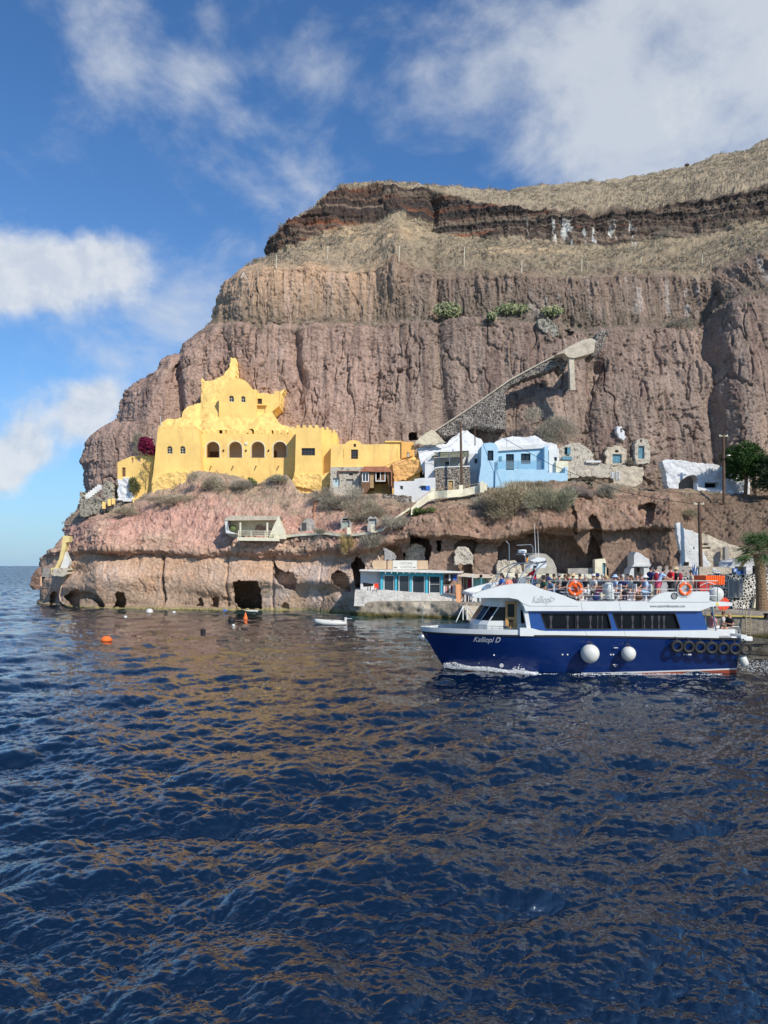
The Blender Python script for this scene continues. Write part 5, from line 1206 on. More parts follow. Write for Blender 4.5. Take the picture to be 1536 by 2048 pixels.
tag(relief('roof_slab', [(1000, 1150), (1002, 1146), (1060, 1149), (1200, 1150), (1200, 1157), (1000, 1156)], 82.0, M_CREAM, None, amp=.08, th=2.5), 'long thin cream roof slab of the low building behind the passengers', 'roof')
low1 = thing('low_building', 'low grey building under the long cream roof slab behind the passengers', 'building', P(1100, 1200, 82.6))
b = MB(); b.prism([(1004, 1206), (1004, 1155), (1198, 1156), (1198, 1206)], 82.7, 1.5, [rect(1020, 1040, 1170, 1200), rect(1110, 1140, 1170, 1190)]); b.build('wall', M_BEIGE, low1); window(low1, 1110, 1140, 1170, 1190, 82.7, False, M_TEAL, M_GLASS, (2, 0)); door(low1, 1020, 1040, 1170, 1200, 82.7, M_TEAL)
gb = thing('concrete_store', 'plain grey concrete box store under the overhang behind the seated passengers', 'shed', P(1160, 1145, 85.6))
b = MB(); b.prism([(1134, 1200), (1136, 1137), (1186, 1136), (1186, 1200)], 85.8, 1.5); b.build('wall', M_GREYW, gb)
b = MB(); b.prism([(1190, 1200), (1190, 1120), (1196, 1118), (1210, 1117), (1213, 1128), (1213, 1200)], 85.0, 1.0, [rect(1205, 1211, 1126, 1160)]); p_ = b.build('side_pier', M_CREAM, gb); door(gb, 1205, 1211, 1126, 1160, 85.0, M_TEAL, planks=1)
chp = thing('white_cave_house', 'white plastered cave entrance with a pointed gable and square doorway behind the passengers', 'cave house', P(1283, 1160, 82))
Dc2 = 82.4
b = MB(); b.prism([(1258, 1206), (1259, 1148), (1262, 1138), (1268, 1133), (1268, 1110), (1272, 1104), (1280, 1106), (1290, 1114), (1298, 1118), (1303, 1128), (1300, 1140), (1292, 1150), (1291, 1206)], Dc2, 2.2, [rect(1268, 1288, 1134, 1166)]); b.build('front_wall', M_WHT, chp)
b = MB(); b.prism([(1264, 1133), (1268, 1129), (1303, 1128), (1300, 1133)], Dc2 - .2, .4); b.build('lintel', M_WHT, chp)
b = MB(); b.pbox(1267, 1289, 1133, 1168, Dc2 + 1.6, .2); iw = b.build('inner_wall', M_GREYW, chp); b = MB(); b.pbox(1275, 1280, 1136, 1144, Dc2 + 1.55, .05); b.build('opening', M_DARK, chp)

wr = thing('white_ruin', 'tall cream white wall with a sloping top right of the cave pillars', 'wall', P(1385, 1130, 80))
b = MB()
out = [(1356, 1150), (1364, 1120), (1364, 1108), (1358, 1090), (1354, 1062), (1352, 1048), (1356, 1044), (1364, 1048), (1363, 1054), (1380, 1060), (1398, 1068), (1404, 1098), (1410, 1112), (1420, 1128), (1420, 1150)]
holes = [(1371, 1374, 1124, 1130), (1362.5, 1364.5, 1088, 1090), (1374, 1376, 1090, 1092), (1386, 1389, 1094, 1099), (1378, 1380, 1102, 1104), (1396, 1398, 1108, 1110)]
relief('wall', out, 79.6, M_WHT, wr, holes=[rect(*h) for h in holes[3:4] + holes[4:]], amp=.08, scale=1.4, th=.5)
b = MB(); b.pbox(1370, 1378, 1124, 1131, 79.3, .3); b.build('vent', M_BROWN, wr)
cr = thing('sloping_ruin', 'ruined sand coloured wall descending to the right behind the palm', 'wall', P(1460, 1130, 81))
relief('wall', [(1398, 1070), (1405, 1066), (1450, 1084), (1478, 1094), (1510, 1106), (1536, 1112), (1536, 1150), (1400, 1150), (1404, 1120)], 80.8, M_BEIGE, cr, holes=[rect(1404, 1416, 1087, 1091), rect(1404, 1422, 1094, 1098)], amp=.22, scale=1.4, th=1.0)
b = MB(); b.pbox(1450, 1457, 1094, 1136, 79.8, .6); b.build('pier', M_GREYW, cr)
bdh = thing('blue_door_house', 'small white house with a dark blue plank door behind the stone wall and palm', 'house', P(1485, 1160, 76))
relief('wall', [(1458, 1170), (1460, 1134), (1468, 1122), (1482, 1117), (1500, 1116), (1512, 1120), (1508, 1150), (1506, 1170)], 75.2, M_WROCK, bdh, holes=[rect(1470, 1492, 1133, 1170)], amp=.12, th=3)
door(bdh, 1473, 1491, 1141, 1170, 75.2, M_BLUEP, rec=.5, planks=4); b = MB(); b.pbox(1470, 1492, 1133, 1141, 75.7, .2); b.build('lintel', M_GREYW, bdh)
pw = thing('rendered_wall', 'beige rendered wall with painted letters W and A above the white jointed stone wall', 'wall', P(1437, 1160, 71))
b = MB(); b.prism([(1398, 1172), (1399, 1134), (1420, 1133), (1474, 1136), (1475, 1172)], 70.6, .5); b.build('render', M_BEIGE, pw)
b = MB(); b.prism([(1425, 1136.5), (1430, 1137), (1430, 1143), (1441, 1142), (1440, 1146), (1434, 1147), (1425, 1144)], 70.56, .03); b.build('paint_patch', M_WHT, pw)
text('lettering', 'LWA', .28, M_WHT, pw, P(1427, 1143, 70.52), bold=.01, width=.75)
bs = thing('blue_sign', 'small square blue sign on the right end of the beige rendered wall', 'sign', P(1470, 1140, 70.4)); b = MB(); b.pbox(1466, 1475, 1136, 1145, 70.5, .05); b.build('plate', M_BLUEP, bs); b = MB(); b.pbox(1468.5, 1472.5, 1138, 1143, 70.46, .03); b.build('symbol', M_WHT, bs)
tag(relief('mottled_wall', [(1308, 1172), (1308, 1134), (1340, 1132), (1400, 1133), (1400, 1172)], 71.2, stone_mat('mottled_wall', (.17, .13, .11), (.38, .34, .30), 2.6, .16, .6, patch=.6), None, amp=.08, th=.6), 'mottled grey stone wall behind the standing passengers', 'wall')
jw = thing('jointed_stone_wall', 'black stone retaining wall with thick white joints along the quay beside the palm', 'wall', P(1470, 1215, 66))
relief('masonry', [(1300, 1222), (1300, 1161), (1440, 1149), (1530, 1150), (1760, 1150), (1760, 1222)], 66.0, M_STONE_B, jw, amp=.06, scale=.8, th=1.2, step=2.0)
b = MB(); b.prism([(1507, 1216), (1512, 1192), (1518, 1192), (1522, 1216)], 65.6, .6); b.build('plaster_patch', M_CREAM, jw)
tag(relief('stone_wall', [(1512, 1152), (1516, 1120), (1530, 1112), (1780, 1108), (1780, 1152)], 72.0, M_STONE_D, None, amp=.06, th=.8, step=2), 'dark stone wall rising behind the palm trunk at the right edge', 'wall')
sn = thing('notice_board', 'grey framed arched notice board with three panels on the white jointed wall', 'sign', P(1470, 1196, 65.8))
for x0, x1 in ((1456, 1466), (1467, 1477), (1478, 1486)):
    b = MB(); b.prism(arch(x0, x1, 1157, 1195, 8), 65.75, .1, [arch(x0 + 1.2, x1 - 1.2, 1158.5, 1193.6, 8)]); f_ = b.build('frame', M_STEEL, sn)
    b = MB(); b.prism(arch(x0 + 1.2, x1 - 1.2, 1158.5, 1193.6, 8), 65.8, .05); b.build('panel', mat('notice_grey', (.20, .22, .24), .3), f_)
fl = thing('greek_flag', 'blue and white striped flag hanging from a leaning pole behind the passengers', 'flag', P(1388, 1165, 69))
b = MB(); b.tube([P(1391, 1168, 69), P(1387, 1124, 69)], .03); b.build('pole', M_WHT, fl)
xs_ = np.linspace(1384, 1395, 14); ys_ = np.linspace(1127, 1160, 28); PXl, PYl = np.meshgrid(xs_, ys_); PXl = PXl + (PYl - 1127) * .02 - np.maximum(0, 1139 - PYl) * (PXl - 1386) / 16
Df = 69 + .12 * np.sin(PXl * 1.3 + PYl * .2)
cf_ = np.where((((PXl - 1384) / 2.0).astype(int) % 2 == 0)[..., None], np.array([.03, .16, .45]), np.array([.75, .76, .78]))
me, _, _ = grid_mesh('cloth', (PXl - CX) / F * Df, Df, CH + (HY - PYl) / F * Df, None, cf_); link('cloth', me, mat('flag_cloth', (1, 1, 1), .8, attr=True), fl)
ld = thing('quay_ladder', 'rusty steel ladder on the quay face right of the boat stern', 'ladder', P(1494, 1270, 54.5))
b = MB()
dl = QF(1494) - .45
for x_ in (1492, 1501): b.tube([P(x_, 1274, dl), P(x_, 1234, dl), P(x_, 1222, dl + .1)], .035)
b.build('stile', mat('rusty_cream', (.35, .28, .18), .6, var=.2), ld)
for i in range(8): b = MB(); b.tube([P(1492, 1268 - i * 5, dl), P(1501, 1268 - i * 5, dl)], .025); b.build('rung', bpy.data.materials['rusty_cream'], ld)
for k, (x_, yb, yt) in enumerate(((1446, 1230, 1186), (1479, 1230, 1214), (1485, 1228, 1208), (1498, 1226, 1212))):
    b = MB(); dd = QF(x_) + 1.0; b.tube([P(x_, yb + 4, dd), P(x_, yt, dd)], .03)
    tag(b.build('quay_post', M_STEEL if k else M_WOOD), ['thin wooden post under the red disc by the stern', 'leftmost of three thin steel posts on the quay edge by the ladder', 'middle of three thin steel posts on the quay edge by the ladder', 'rightmost thin steel post on the quay edge by the ladder'][k], 'post')
b = MB(); b.lathe(P(1447, 1208, 62), [(.001, 0), (.52, 0), (.55, .03), (.55, .08), (.001, .1)], 24, axis='y'); tag(b.build('red_disc', mat('red_paint', (.75, .07, .03), .5)), 'large round red disc standing on the quay behind the boat stern', 'sign')
bd = thing('bollard', 'black iron mooring bollard on the quay near the right edge', 'bollard', PZ(1532, 1.65, 54)); b = MB(); b.lathe(PZ(1532, 1.65, 54), [(.22, 0), (.15, .06), (.12, .25), (.2, .32), (.2, .38), (.001, .42)], 14); b.build('post', M_DARK, bd)

# ================================================================ utility poles and cables
def pole(label, x, yb, yt, D, r=.13, lean=0, lamp=None, top=None):
    t = thing('utility_pole', label, 'pole', P(x, yb, D), 'utility poles')
    b = MB(); b.tube([P(x, yb + 6, D), P(x + lean, yt, D)], [r * 1.1, r * .8], 10); b.build('shaft', M_POLE, t)
    if lamp:
        b = MB(); b.tube([P(x + lean * .5, lamp[1], D), P(lamp[0], lamp[1] - 5, D - .6)], .04); b.ball(P(lamp[0], lamp[1] - 5, D - .6), .16, 8, sc=(2, 1, .6)); b.build('lamp_arm', M_STEEL, t)
    if top:
        b = MB(); a = P(x + lean, yt + 4, D); b.box(a, (1.1, .1, .1)); 
        for k in (-.45, 0, .45): b.lathe((a.x + k, a.y, a.z + .05), [(.04, 0), (.07, .06), (.04, .14), (.001, .16)], 8)
        b.build('insulators', M_CREAM, t)
    return t
pole('dark wooden pole in front of the canopy house', 924, 980, 842, 94.0, .17, -3)
pole('thin grey pole rising behind the canopy house roof', 950, 885, 838, 96.8, .07)
pole('tall brown pole in front of the green tree with a curved lamp arm', 1448, 1000, 868, 91.0, .17, -1, (1457, 916), True)
pole('brown pole standing against the tall white ruined wall', 1402, 1134, 1004, 78.0, .19, -4, None, True)
pole('slender bare pole between the two blue cave doors', 1257, 930, 858, 97.5, .05)
cable_pts = [([(950, 842), (1100, 928), (1250, 985), (1402, 1010)], 95, 78.2), ([(950, 842), (900, 892), (840, 905), (790, 930)], 96.5, 99.5), ([(1402, 1008), (1470, 1075), (1536, 1110)], 78, 70), ([(1330, 982), (1448, 990), (1540, 992)], 90, 89), ([(820, 892), (860, 895), (924, 868)], 99.8, 94), ([(745, 940), (840, 905), (922, 862)], 100, 94)]
for i, (pp, d0, d1) in enumerate(cable_pts):
    b = MB(); n = len(pp); q = []
    for j in range(n - 1):
        for s_ in range(6):
            t_ = s_ / 6; f_ = (j + t_) / (n - 1); q.append(P(pp[j][0] * (1 - t_) + pp[j+1][0] * t_, pp[j][1] * (1 - t_) + pp[j+1][1] * t_ + 3 * math.sin(math.pi * t_) * .5, d0 * (1 - f_) + d1 * f_))
    q.append(P(pp[-1][0], pp[-1][1], d1)); b.tube(q, .018 if i else .03, 5)
    tag(b.build('overhead_cable', M_WIRE), ['thick black cable falling from the thin grey pole across the blue house', 'sagging cable from the thin grey pole across the yellow annex', 'cable running from the brown pole down to the palm', 'pale cable crossing the brown slope below the arched house', 'short cable between the annex notice board and the dark wooden pole', 'cable from the yellow annex up to the dark wooden pole'][i], 'cable', 'overhead cables')
# catch-fence posts on the grassy bench
for i, (x_, yb, yt) in enumerate(((552, 536, 506), (655, 516, 488), (798, 520, 487), (928, 532, 490), (1043, 545, 518), (1163, 540, 514), (1281, 530, 510), (1404, 530, 505))):
    d_ = DSURF(x_, yb) - .3; b = MB(); b.tube([P(x_, yb + 3, d_), P(x_ + 1, yt + 4, d_)], .055, 6)
    tag(b.build('fence_post', M_CREAM), ['first', 'second', 'third', 'fourth', 'fifth', 'sixth', 'seventh', 'eighth'][i] + ' pale post from the left along the grassy bench under the dark rock band', 'post', 'posts along the grassy bench')
nt_ = thing('catch_net', 'dark wire net on the left edge of the cliff below the dark rock band', 'fence', P(545, 535, 118))
b = MB(); dn = DSURF(560, 535) - .3
for i in range(9): b.tube([P(534 + i * 4.5, 528 - i * .4, dn), P(534 + i * 4.5, 510 - i * .3, dn)], .02, 4)
for i in range(5): b.tube([P(534, 512 + i * 4, dn), P(572, 508 + i * 4, dn)], .02, 4)
b.build('mesh', M_WIRE, nt_)
b = MB(); dn = DSURF(490, 560) - .3
b.tube([P(486, 544, dn), P(494, 558, dn)], .05); b.tube([P(488, 545, dn), P(482, 556, dn)], .05); tag(b.build('survey_frame', M_WHT), 'small white pole frame on the left shoulder of the cliff', 'frame')
pp_ = thing('drain_pipe', 'rusty pipe hanging down the pink rock below the right fortress tower', 'pipe', P(629, 1030, 95)); b = MB(); b.tube([P(x, y, DSURF(x, y) - .3) for x, y in ((630, 980), (630, 1000), (628, 1020), (627, 1034))], .08, 6); b.build('pipe', mat('rust', (.40, .16, .07), .8), pp_)
b = MB()
for i in range(9): b.tube([P(664 + i * 4, 1146 , 86.0), P(664 + i * 4, 1184, 86.0)], .025, 4)
for i in range(8): b.tube([P(662, 1148 + i * 5, 86.0), P(702, 1148 + i * 5, 86.0)], .025, 4)
tag(b.build('cave_grille', mat('grille_iron', (.10, .07, .05), .7)), 'iron grille closing the oval cave left of the seaside shop', 'grille')
# ================================================================ plants
def leaf_mat(name, rough=.75, trans=.0):
    m = mat(name, (.2, .2, .1), rough, attr=True, spec=.2)
    return m
M_LEAF = leaf_mat('foliage')
def blades(C, Dr, Ln, Wd, cols, name, bend=.25, flat=False, seed=1):
    """many small leaves or stems: C base points, Dr directions, one or two triangles each"""
    rng = np.random.default_rng(seed); n = len(C)
    Dr = Dr / np.linalg.norm(Dr, axis=1, keepdims=True)
    s = np.cross(Dr, rng.normal(size=(n, 3))); s /= np.maximum(np.linalg.norm(s, axis=1, keepdims=True), 1e-6)
    Ln = np.broadcast_to(Ln, (n,))[:, None]; Wd = np.broadcast_to(Wd, (n,))[:, None]
    if flat:
        a = C; b = C + Dr * Ln * .5 + s * Wd; c = C + Dr * Ln; d = C + Dr * Ln * .5 - s * Wd
        V = np.stack([a, b, c, d], 1).reshape(-1, 3); k = 4
    else:
        g = np.array([0, 0, -1.0]); a = C - s * Wd; b = C + s * Wd; c = C + Dr * Ln + g * Ln * bend * rng.random((n, 1))
        V = np.stack([a, b, c], 1).reshape(-1, 3); k = 3
    me = bpy.data.meshes.new(name); me.vertices.add(len(V)); me.vertices.foreach_set('co', V.astype(np.float32).ravel())
    me.loops.add(n * k); me.loops.foreach_set('vertex_index', np.arange(n * k, dtype=np.int32))
    me.polygons.add(n); me.polygons.foreach_set('loop_start', np.arange(0, n * k, k, dtype=np.int32)); me.update(calc_edges=True)
    at = me.color_attributes.new('Col', 'FLOAT_COLOR', 'POINT'); cc = np.repeat(np.concatenate([cols, np.ones((n, 1))], 1), k, 0)
    at.data.foreach_set('color', cc.astype(np.float32).ravel())
    return me
def rcol(rng, n, c0, c1, v=.25):
    t = rng.random((n, 1)); return np.clip((np.array(c0) * (1 - t) + np.array(c1) * t) * (1 + v * rng.normal(size=(n, 1))), .01, .9)
TW = [((.40, .34, .24), (.30, .26, .19)), ((.36, .32, .25), (.27, .245, .19)), ((.42, .35, .23), (.32, .275, .18)), ((.14, .18, .06), (.09, .12, .04)), ((.33, .31, .22), (.25, .24, .16))]
def shrub(label, px, py, rx, ry, ci=0, n=900, depth=None, name='dry_shrub', cat='shrub', off=.2, group=None, L_=.45, W_=.016, leafy=False, D=None, cols=None, dome=True):
    rng = np.random.default_rng(int(px * 7 + py)); n = int(n * (2.2 if not leafy else 1.0)); W_ = W_ * 1.3
    D = D or DSURF(px, py + ry * .5) - off
    c = np.array(P(px, py, D)); sx, sz = rx / F * D, ry / F * D; sy = depth or min(sx, 1.6)
    # several clumps make an uneven outline
    k = 9; cc = rng.normal(size=(k, 3)) * [sx * .42, sy * .35, sz * .30]
    cl = rng.integers(0, k, n); u = rng.normal(size=(n, 3)); u /= np.linalg.norm(u, axis=1, keepdims=True)
    r = rng.random((n, 1)) ** .5
    C = c + cc[cl] + u * r * [sx * .48, sy * .45, sz * .5]
    if dome: C[:, 2] = np.maximum(C[:, 2], c[2] - sz * .95)
    dr = (C - (c - [0, 0, sz * 1.0])) / [sx, sy, sz] + rng.normal(size=(n, 3)) * .55 + [0, -.1, .35]
    a, b = (TW[ci] if cols is None else cols)
    vcl = rng.random(k) * .5 + .75
    col = rcol(rng, n, a, b) * vcl[cl][:, None]
    me = blades(C, dr, L_ * (.6 + .8 * rng.random(n)), W_ if not leafy else W_ * 3, col, 'foliage', flat=leafy, seed=int(px))
    t = thing(name, label, cat, tuple(c - [0, 0, sz]), group)
    link('foliage', me, M_LEAF, t)
    b_ = MB()
    for q in range(5):
        e = Vector(c + cc[q] * .9); b_.tube([Vector(c - [0, 0, sz * 1.05]), (Vector(c - [0, 0, sz]) + e) / 2 + Vector((rng.normal() * .1, 0, .1)), e], [.035, .025, .01], 5)
    b_.build('stem', M_POLE, t)
    return t
G_ = 'shrubs on the slopes'
for a in [
 ('olive brown bush hanging over the cave foot above the pale stone house', 1108, 862, 46, 30, 1, 3600),
 ('grey dry shrub right under the stone house below the annex', 692, 1000, 46, 26, 1, 2600),
 ('grey dry shrub left of the one under the stone house, beside the rusty pipe', 652, 1000, 28, 24, 1, 1500),
 ('wide tan shrub sloping below the broken dark stone wall', 738, 1022, 46, 28, 0, 2800),
 ('big straw coloured shrub in the middle of the slope below the blue house', 1035, 1000, 66, 38, 2, 5200),
 ('grey green shrub on the right end of the slope below the blue house', 1110, 1000, 44, 36, 4, 3600),
 ('low grey shrub at the left end of the slope below the blue house', 978, 1006, 44, 24, 1, 2400),
 ('pale shrub hugging the foot of the blue house', 1065, 976, 50, 12, 0, 1500),
 ('large dry shrub mound at the foot of the fortress gallery, left', 425, 966, 36, 22, 0, 2400),
 ('grey shrub at the foot of the fortress gallery, centre', 478, 972, 34, 16, 1, 1600),
 ('small shrub at the foot of the fortress gallery beside the right tower', 556, 958, 22, 10, 4, 700),
 ('flat dry shrub below the left fortress tower', 350, 1000, 48, 12, 0, 1600),
 ('dry shrub above the curved terrace wall', 250, 1026, 40, 9, 0, 1000),
 ('dark shrub overhanging the little cave beside the lower path', 742, 1084, 32, 20, 1, 1700),
 ('small shrub left of the little grey cave house', 645, 1064, 20, 7, 0, 500),
 ('grey shrub hanging at the brow of the pillared caves', 800, 1044, 34, 20, 1, 1600),
 ('grey blue shrub above the dark crevice of the cave pillars', 1216, 984, 22, 17, 1, 1200),
 ('tan shrub on the slope behind the brown pole', 1375, 1032, 22, 12, 2, 800),
 ('brown shrub hanging on the cliff beside the bougainvillea', 280, 884, 20, 26, 1, 1500),
 ('dry shrub on the rock crest right of the small cave opening', 1262, 928, 14, 9, 1, 500),
 ('brown shrub on the right shoulder ledge', 1360, 648, 34, 10, 1, 900),
 ('grey shrub in the dark rock band on the right', 1328, 468, 16, 10, 1, 500),
 ]: shrub(*a[:7], group=G_)
shrub('bright green succulent mat spilling over the white ramp wall', 838, 1022, 22, 9, 3, 1500, name='succulent', cat='plant', leafy=True, L_=.22, W_=.02)
shrub('small bright green plant growing at the foot of the gallery arches', 508, 966, 13, 7, 3, 500, name='succulent', cat='plant', leafy=True, L_=.2, W_=.02)
shrub('tuft of long yellow straw hanging down over the low cliff', 696, 1092, 13, 24, 2, 700, L_=.7, name='hanging_grass', cat='grass', cols=((.50, .38, .17), (.34, .26, .12)))
shrub('crimson bougainvillea climbing beside the left fortress tower', 291, 892, 15, 17, 0, 2600, name='bougainvillea', cat='plant', leafy=True, L_=.22, W_=.03, cols=((.26, .02, .07), (.15, .012, .05)), D=103.5)
shrub('dense dark green bush under the small bare tree left of the fortress', 268, 968, 13, 18, 3, 1500, name='bush', cat='shrub', leafy=True, L_=.25, W_=.02, D=103.4, cols=((.10, .12, .05), (.22, .20, .09)))
for lab, px, py, rx, ry, n in (('round prickly pear cactus clump alone on the ledge', 895, 620, 30, 17, 420), ('wide prickly pear clump right of the round one', 1025, 617, 40, 11, 400), ('prickly pear clump furthest right above the tumbled wall', 1104, 621, 26, 11, 260), ('small dark prickly pear clump between the round and the wide ones', 984, 632, 11, 8, 190)):
    rng = np.random.default_rng(px); D = DSURF(px, py + ry * .6) - .6; c = np.array(P(px, py, D)); t = thing('prickly_pear', lab, 'cactus', tuple(c), 'prickly pears on the ledge')
    sx, sz = rx / F * D, ry / F * D
    b = MB()
    for i in range(n):
        u = rng.normal(size=3); u /= np.linalg.norm(u); r = rng.random() ** .4; q = c + u * r * [sx, .8, sz]
        a = rng.random() * 3.14; dx, dz = math.cos(a) * .2, abs(math.sin(a)) * .1 + .12; w = .09 + rng.random() * .05; ny = rng.normal() * .08
        vs = [(q[0] + w * math.cos(k * 1.047) + dx * .3, q[1] + ny * math.cos(k * 1.047) + .05 * math.sin(k * 1.047), q[2] + w * 1.4 * math.sin(k * 1.047)) for k in range(6)]
        b.add(vs, [tuple(range(6))], int(rng.integers(0, 3)))
    b.build('pads', [mat('cactus_green', (.17, .20, .09), .6), mat('cactus_yellow', (.28, .28, .14), .6), mat('cactus_dark', (.10, .13, .05), .6)], t, fix=False)
# bare little tree left of the tower
bt = thing('bare_tree', 'small nearly bare tree standing against the yellow terrace wall', 'tree', P(298, 958, 103))
rng = random.Random(4); b = MB()
def branch(p, d, l, r, k):
    e = p + d * l; b.tube([p, (p + e) / 2 + Vector((rng.uniform(-.05, .05), 0, 0)), e], [r, r * .85, r * .65], 5)
    if k > 0:
        for _ in range(3): branch(e, (d + Vector((rng.uniform(-.8, .8), rng.uniform(-.5, .5), rng.uniform(-.1, .5)))).normalized(), l * .7, r * .6, k - 1)
branch(P(298, 962, 103), Vector((.05, 0, 1)), 1.0, .07, 4); b.build('trunk', M_POLE, bt)
rg = np.random.default_rng(3); n = 700; c = np.array(P(298, 935, 103)); Cc = c + rg.normal(size=(n, 3)) * [.55, .4, .8]
link('crown', blades(Cc, rg.normal(size=(n, 3)), .14, .03, rcol(rg, n, (.30, .24, .08), (.40, .30, .10)), 'crown', flat=True), M_LEAF, bt)

# the dark green tree at the right edge, with a greyer one in front
def tree(label, px, py, rx, ry, D, n, cols, clumps, seed, ybase, ls=.30, name='tree'):
    rng = np.random.default_rng(seed); c = np.array(P(px, py, D)); sx, sz = rx / F * D, ry / F * D; sy = sx * .7
    t = thing(name, label, 'tree', P(px, ybase, D))
    cc = rng.normal(size=(clumps, 3)); cc /= np.linalg.norm(cc, axis=1, keepdims=True); cc = cc * (rng.random((clumps, 1)) ** .45) * [sx, sy, sz] * .82
    cr = (.45 + .55 * rng.random(clumps)) * sx * .30
    cl = rng.integers(0, clumps, n); u = rng.normal(size=(n, 3)); u /= np.linalg.norm(u, axis=1, keepdims=True)
    C = c + cc[cl] + u * (rng.random((n, 1)) ** .35) * cr[cl][:, None] * [1.15, 1, .75]
    dr = u + rng.normal(size=(n, 3)) * .5
    col = rcol(rng, n, *cols) * (.6 + .8 * rng.random(clumps))[cl][:, None]
    link('crown', blades(C, dr, ls * (.6 + .7 * rng.random(n)), ls * .2, col, 'crown', flat=True, seed=seed), M_LEAF, t)
    b = MB(); base = P(px, ybase, D)
    top = Vector(c) + Vector((0, 0, -sz * .3)); b.tube([base - Vector((0, 0, .6)), (base + top) / 2 + Vector((.15, 0, 0)), top], [.28, .22, .15], 8)
    for q in range(10): e = Vector(c + cc[q % clumps] * .9); b.tube([(base + top) / 2 + Vector((.1, 0, .2 * q % 1)), (top + e) / 2 + Vector((0, 0, .2)), e], [.12, .08, .03], 6)
    b.build('trunk', M_POLE, t)
    return t
tree('dark green broad tree beside the tall brown pole at the right edge', 1490, 925, 52, 42, 92.5, 15000, ((.045, .10, .02), (.025, .06, .015)), 46, 3, 992)
tree('greyer olive green tree cut by the right edge of the photo', 1545, 950, 46, 50, 91.0, 11000, ((.06, .085, .035), (.035, .055, .025)), 36, 8, 995)
# palm
pm = thing('palm_tree', 'fan palm with a thick brown trunk on the quay at the right edge', 'palm tree', PZ(1522, 1.7, 63.5))
b = MB(); p0 = PZ(1524, 1.6, 63.5); p1 = P(1516, 1108, 63.5); tr = []; rr = []
for i in range(40):
    t = i / 39; tr.append(p0.lerp(p1, t) + Vector((.08 * math.sin(t * 3), 0, 0))); rr.append((.50 - .16 * t if t < .8 else .36 + (t - .8) * .3) * (1 + .05 * (i % 2)))
b.tube(tr, rr, 14); b.build('trunk', mat('palm_bark', (.22, .145, .085), .9, var=.25, vscale=5, bump=.08, bscale=9), pm)
rng = np.random.default_rng(12); pc = p1 + Vector((0, 0, .35))
Cs, Ds, Ls, Ws, Co = [], [], [], [], []
stalks = MB()
for i in range(64):
    el = rng.uniform(-.75, 1.35); az = rng.random() * 6.283; d = Vector((math.cos(az) * math.cos(el), math.sin(az) * math.cos(el), math.sin(el)))
    l = rng.uniform(.95, 1.45); q = pc + d * l + Vector((0, 0, -.12 * l)); stalks.tube([pc, (pc + q) / 2 + Vector((0, 0, .05)), q], [.03, .02, .015], 4)
    s = d.cross(Vector((0, 0, 1))); s = s.normalized() if s.length > .05 else Vector((1, 0, 0)); up = s.cross(d)
    dead = el < -.55
    for k in range(26):
        a = (k - 12.5) / 12.5 * 1.75; dd = d * math.cos(a) + s * math.sin(a) * 1.0 + up * (.12 * abs(a)) + Vector((0, 0, -.20 * abs(a) - .08))
        Cs.append(q); Ds.append(dd); Ls.append(rng.uniform(.95, 1.4) * (1 - .25 * abs(a) / 1.75)); Ws.append(.028); g = rng.uniform(.7, 1.3)
        Co.append(np.array((.11, .17, .065) if not dead else (.22, .17, .09)) * g)
me = blades(np.array(Cs), np.array(Ds), np.array(Ls), np.array(Ws), np.array(Co), 'crown', bend=.45)
link('crown', me, M_LEAF, pm); stalks.build('leaf_stalks', mat('palm_stalk', (.16, .18, .07), .6), pm)

# dry scrub and grass tufts covering the benches (nobody could count them)
def scrub():
    rng = np.random.default_rng(99)
    ok = (HPX > 90) & (HPX < 1700)
    w = np.zeros(HV.shape)
    cl = .5 + .5 * fbm(HX / 5, HYy / 5, HZ / 5, 3, 201)
    for a, b_, p in ((6.25, 7.25, .55), (10.0, 11.1, 1.7), (12.1, 13.0, 2.2), (14.03, 15.0, 1.5)): w += p * ((HV > a) & (HV < b_))
    w *= ok * np.clip((cl - .25) * 2.2, .05, 2)
    w += .9 * ((HPX > 1370) & (HPY > 995) & (HPY < 1110) & (HV < 7)) * cl
    w += .5 * ((HV > 6) & (HV < 7.1) & (HPX < 640)) * cl
    # area weight: long stretched quads hold more
    dy = np.hypot(np.gradient(HYy, axis=0), np.gradient(HZ, axis=0)); dx = np.hypot(np.gradient(HX, axis=1), np.gradient(HYy, axis=1))
    w *= np.clip(dy * dx, 0, .3); w = w.ravel(); w /= w.sum()
    n = 10500; idx = rng.choice(w.size, n, p=w)
    C0 = np.stack([HX.ravel()[idx], HYy.ravel()[idx], HZ.ravel()[idx]], 1); V0 = HV.ravel()[idx]
    size = .20 + .75 * rng.random(n) ** 3; size *= np.where(V0 > 12, 1.15, 1.0)
    m = 30
    base = np.repeat(C0, m, 0); sz = np.repeat(size, m)[:, None]
    u = rng.normal(size=(n * m, 3)); u[:, 2] = np.abs(u[:, 2]) * .9 + .15; u /= np.linalg.norm(u, axis=1, keepdims=True)
    C = base + u * sz * .35; kind = rng.random(n)
    pal = np.where(kind[:, None] < .5, np.array([.40, .335, .25]), np.where(kind[:, None] < .88, np.array([.33, .285, .22]), np.array([.27, .245, .18])))
    col = np.repeat(pal * (.8 + .4 * rng.random((n, 1))), m, 0) * (.8 + .4 * rng.random((n * m, 1)))
    me = blades(C, u + rng.normal(size=u.shape) * .25, (sz[:, 0] * .48), sz[:, 0] * .05, col, 'dry_scrub', seed=5)
    tag(link('dry_scrub', me, M_LEAF), 'dry grass and scrub tufts covering the cliff benches and slopes', 'scrub', kind='stuff')
scrub()
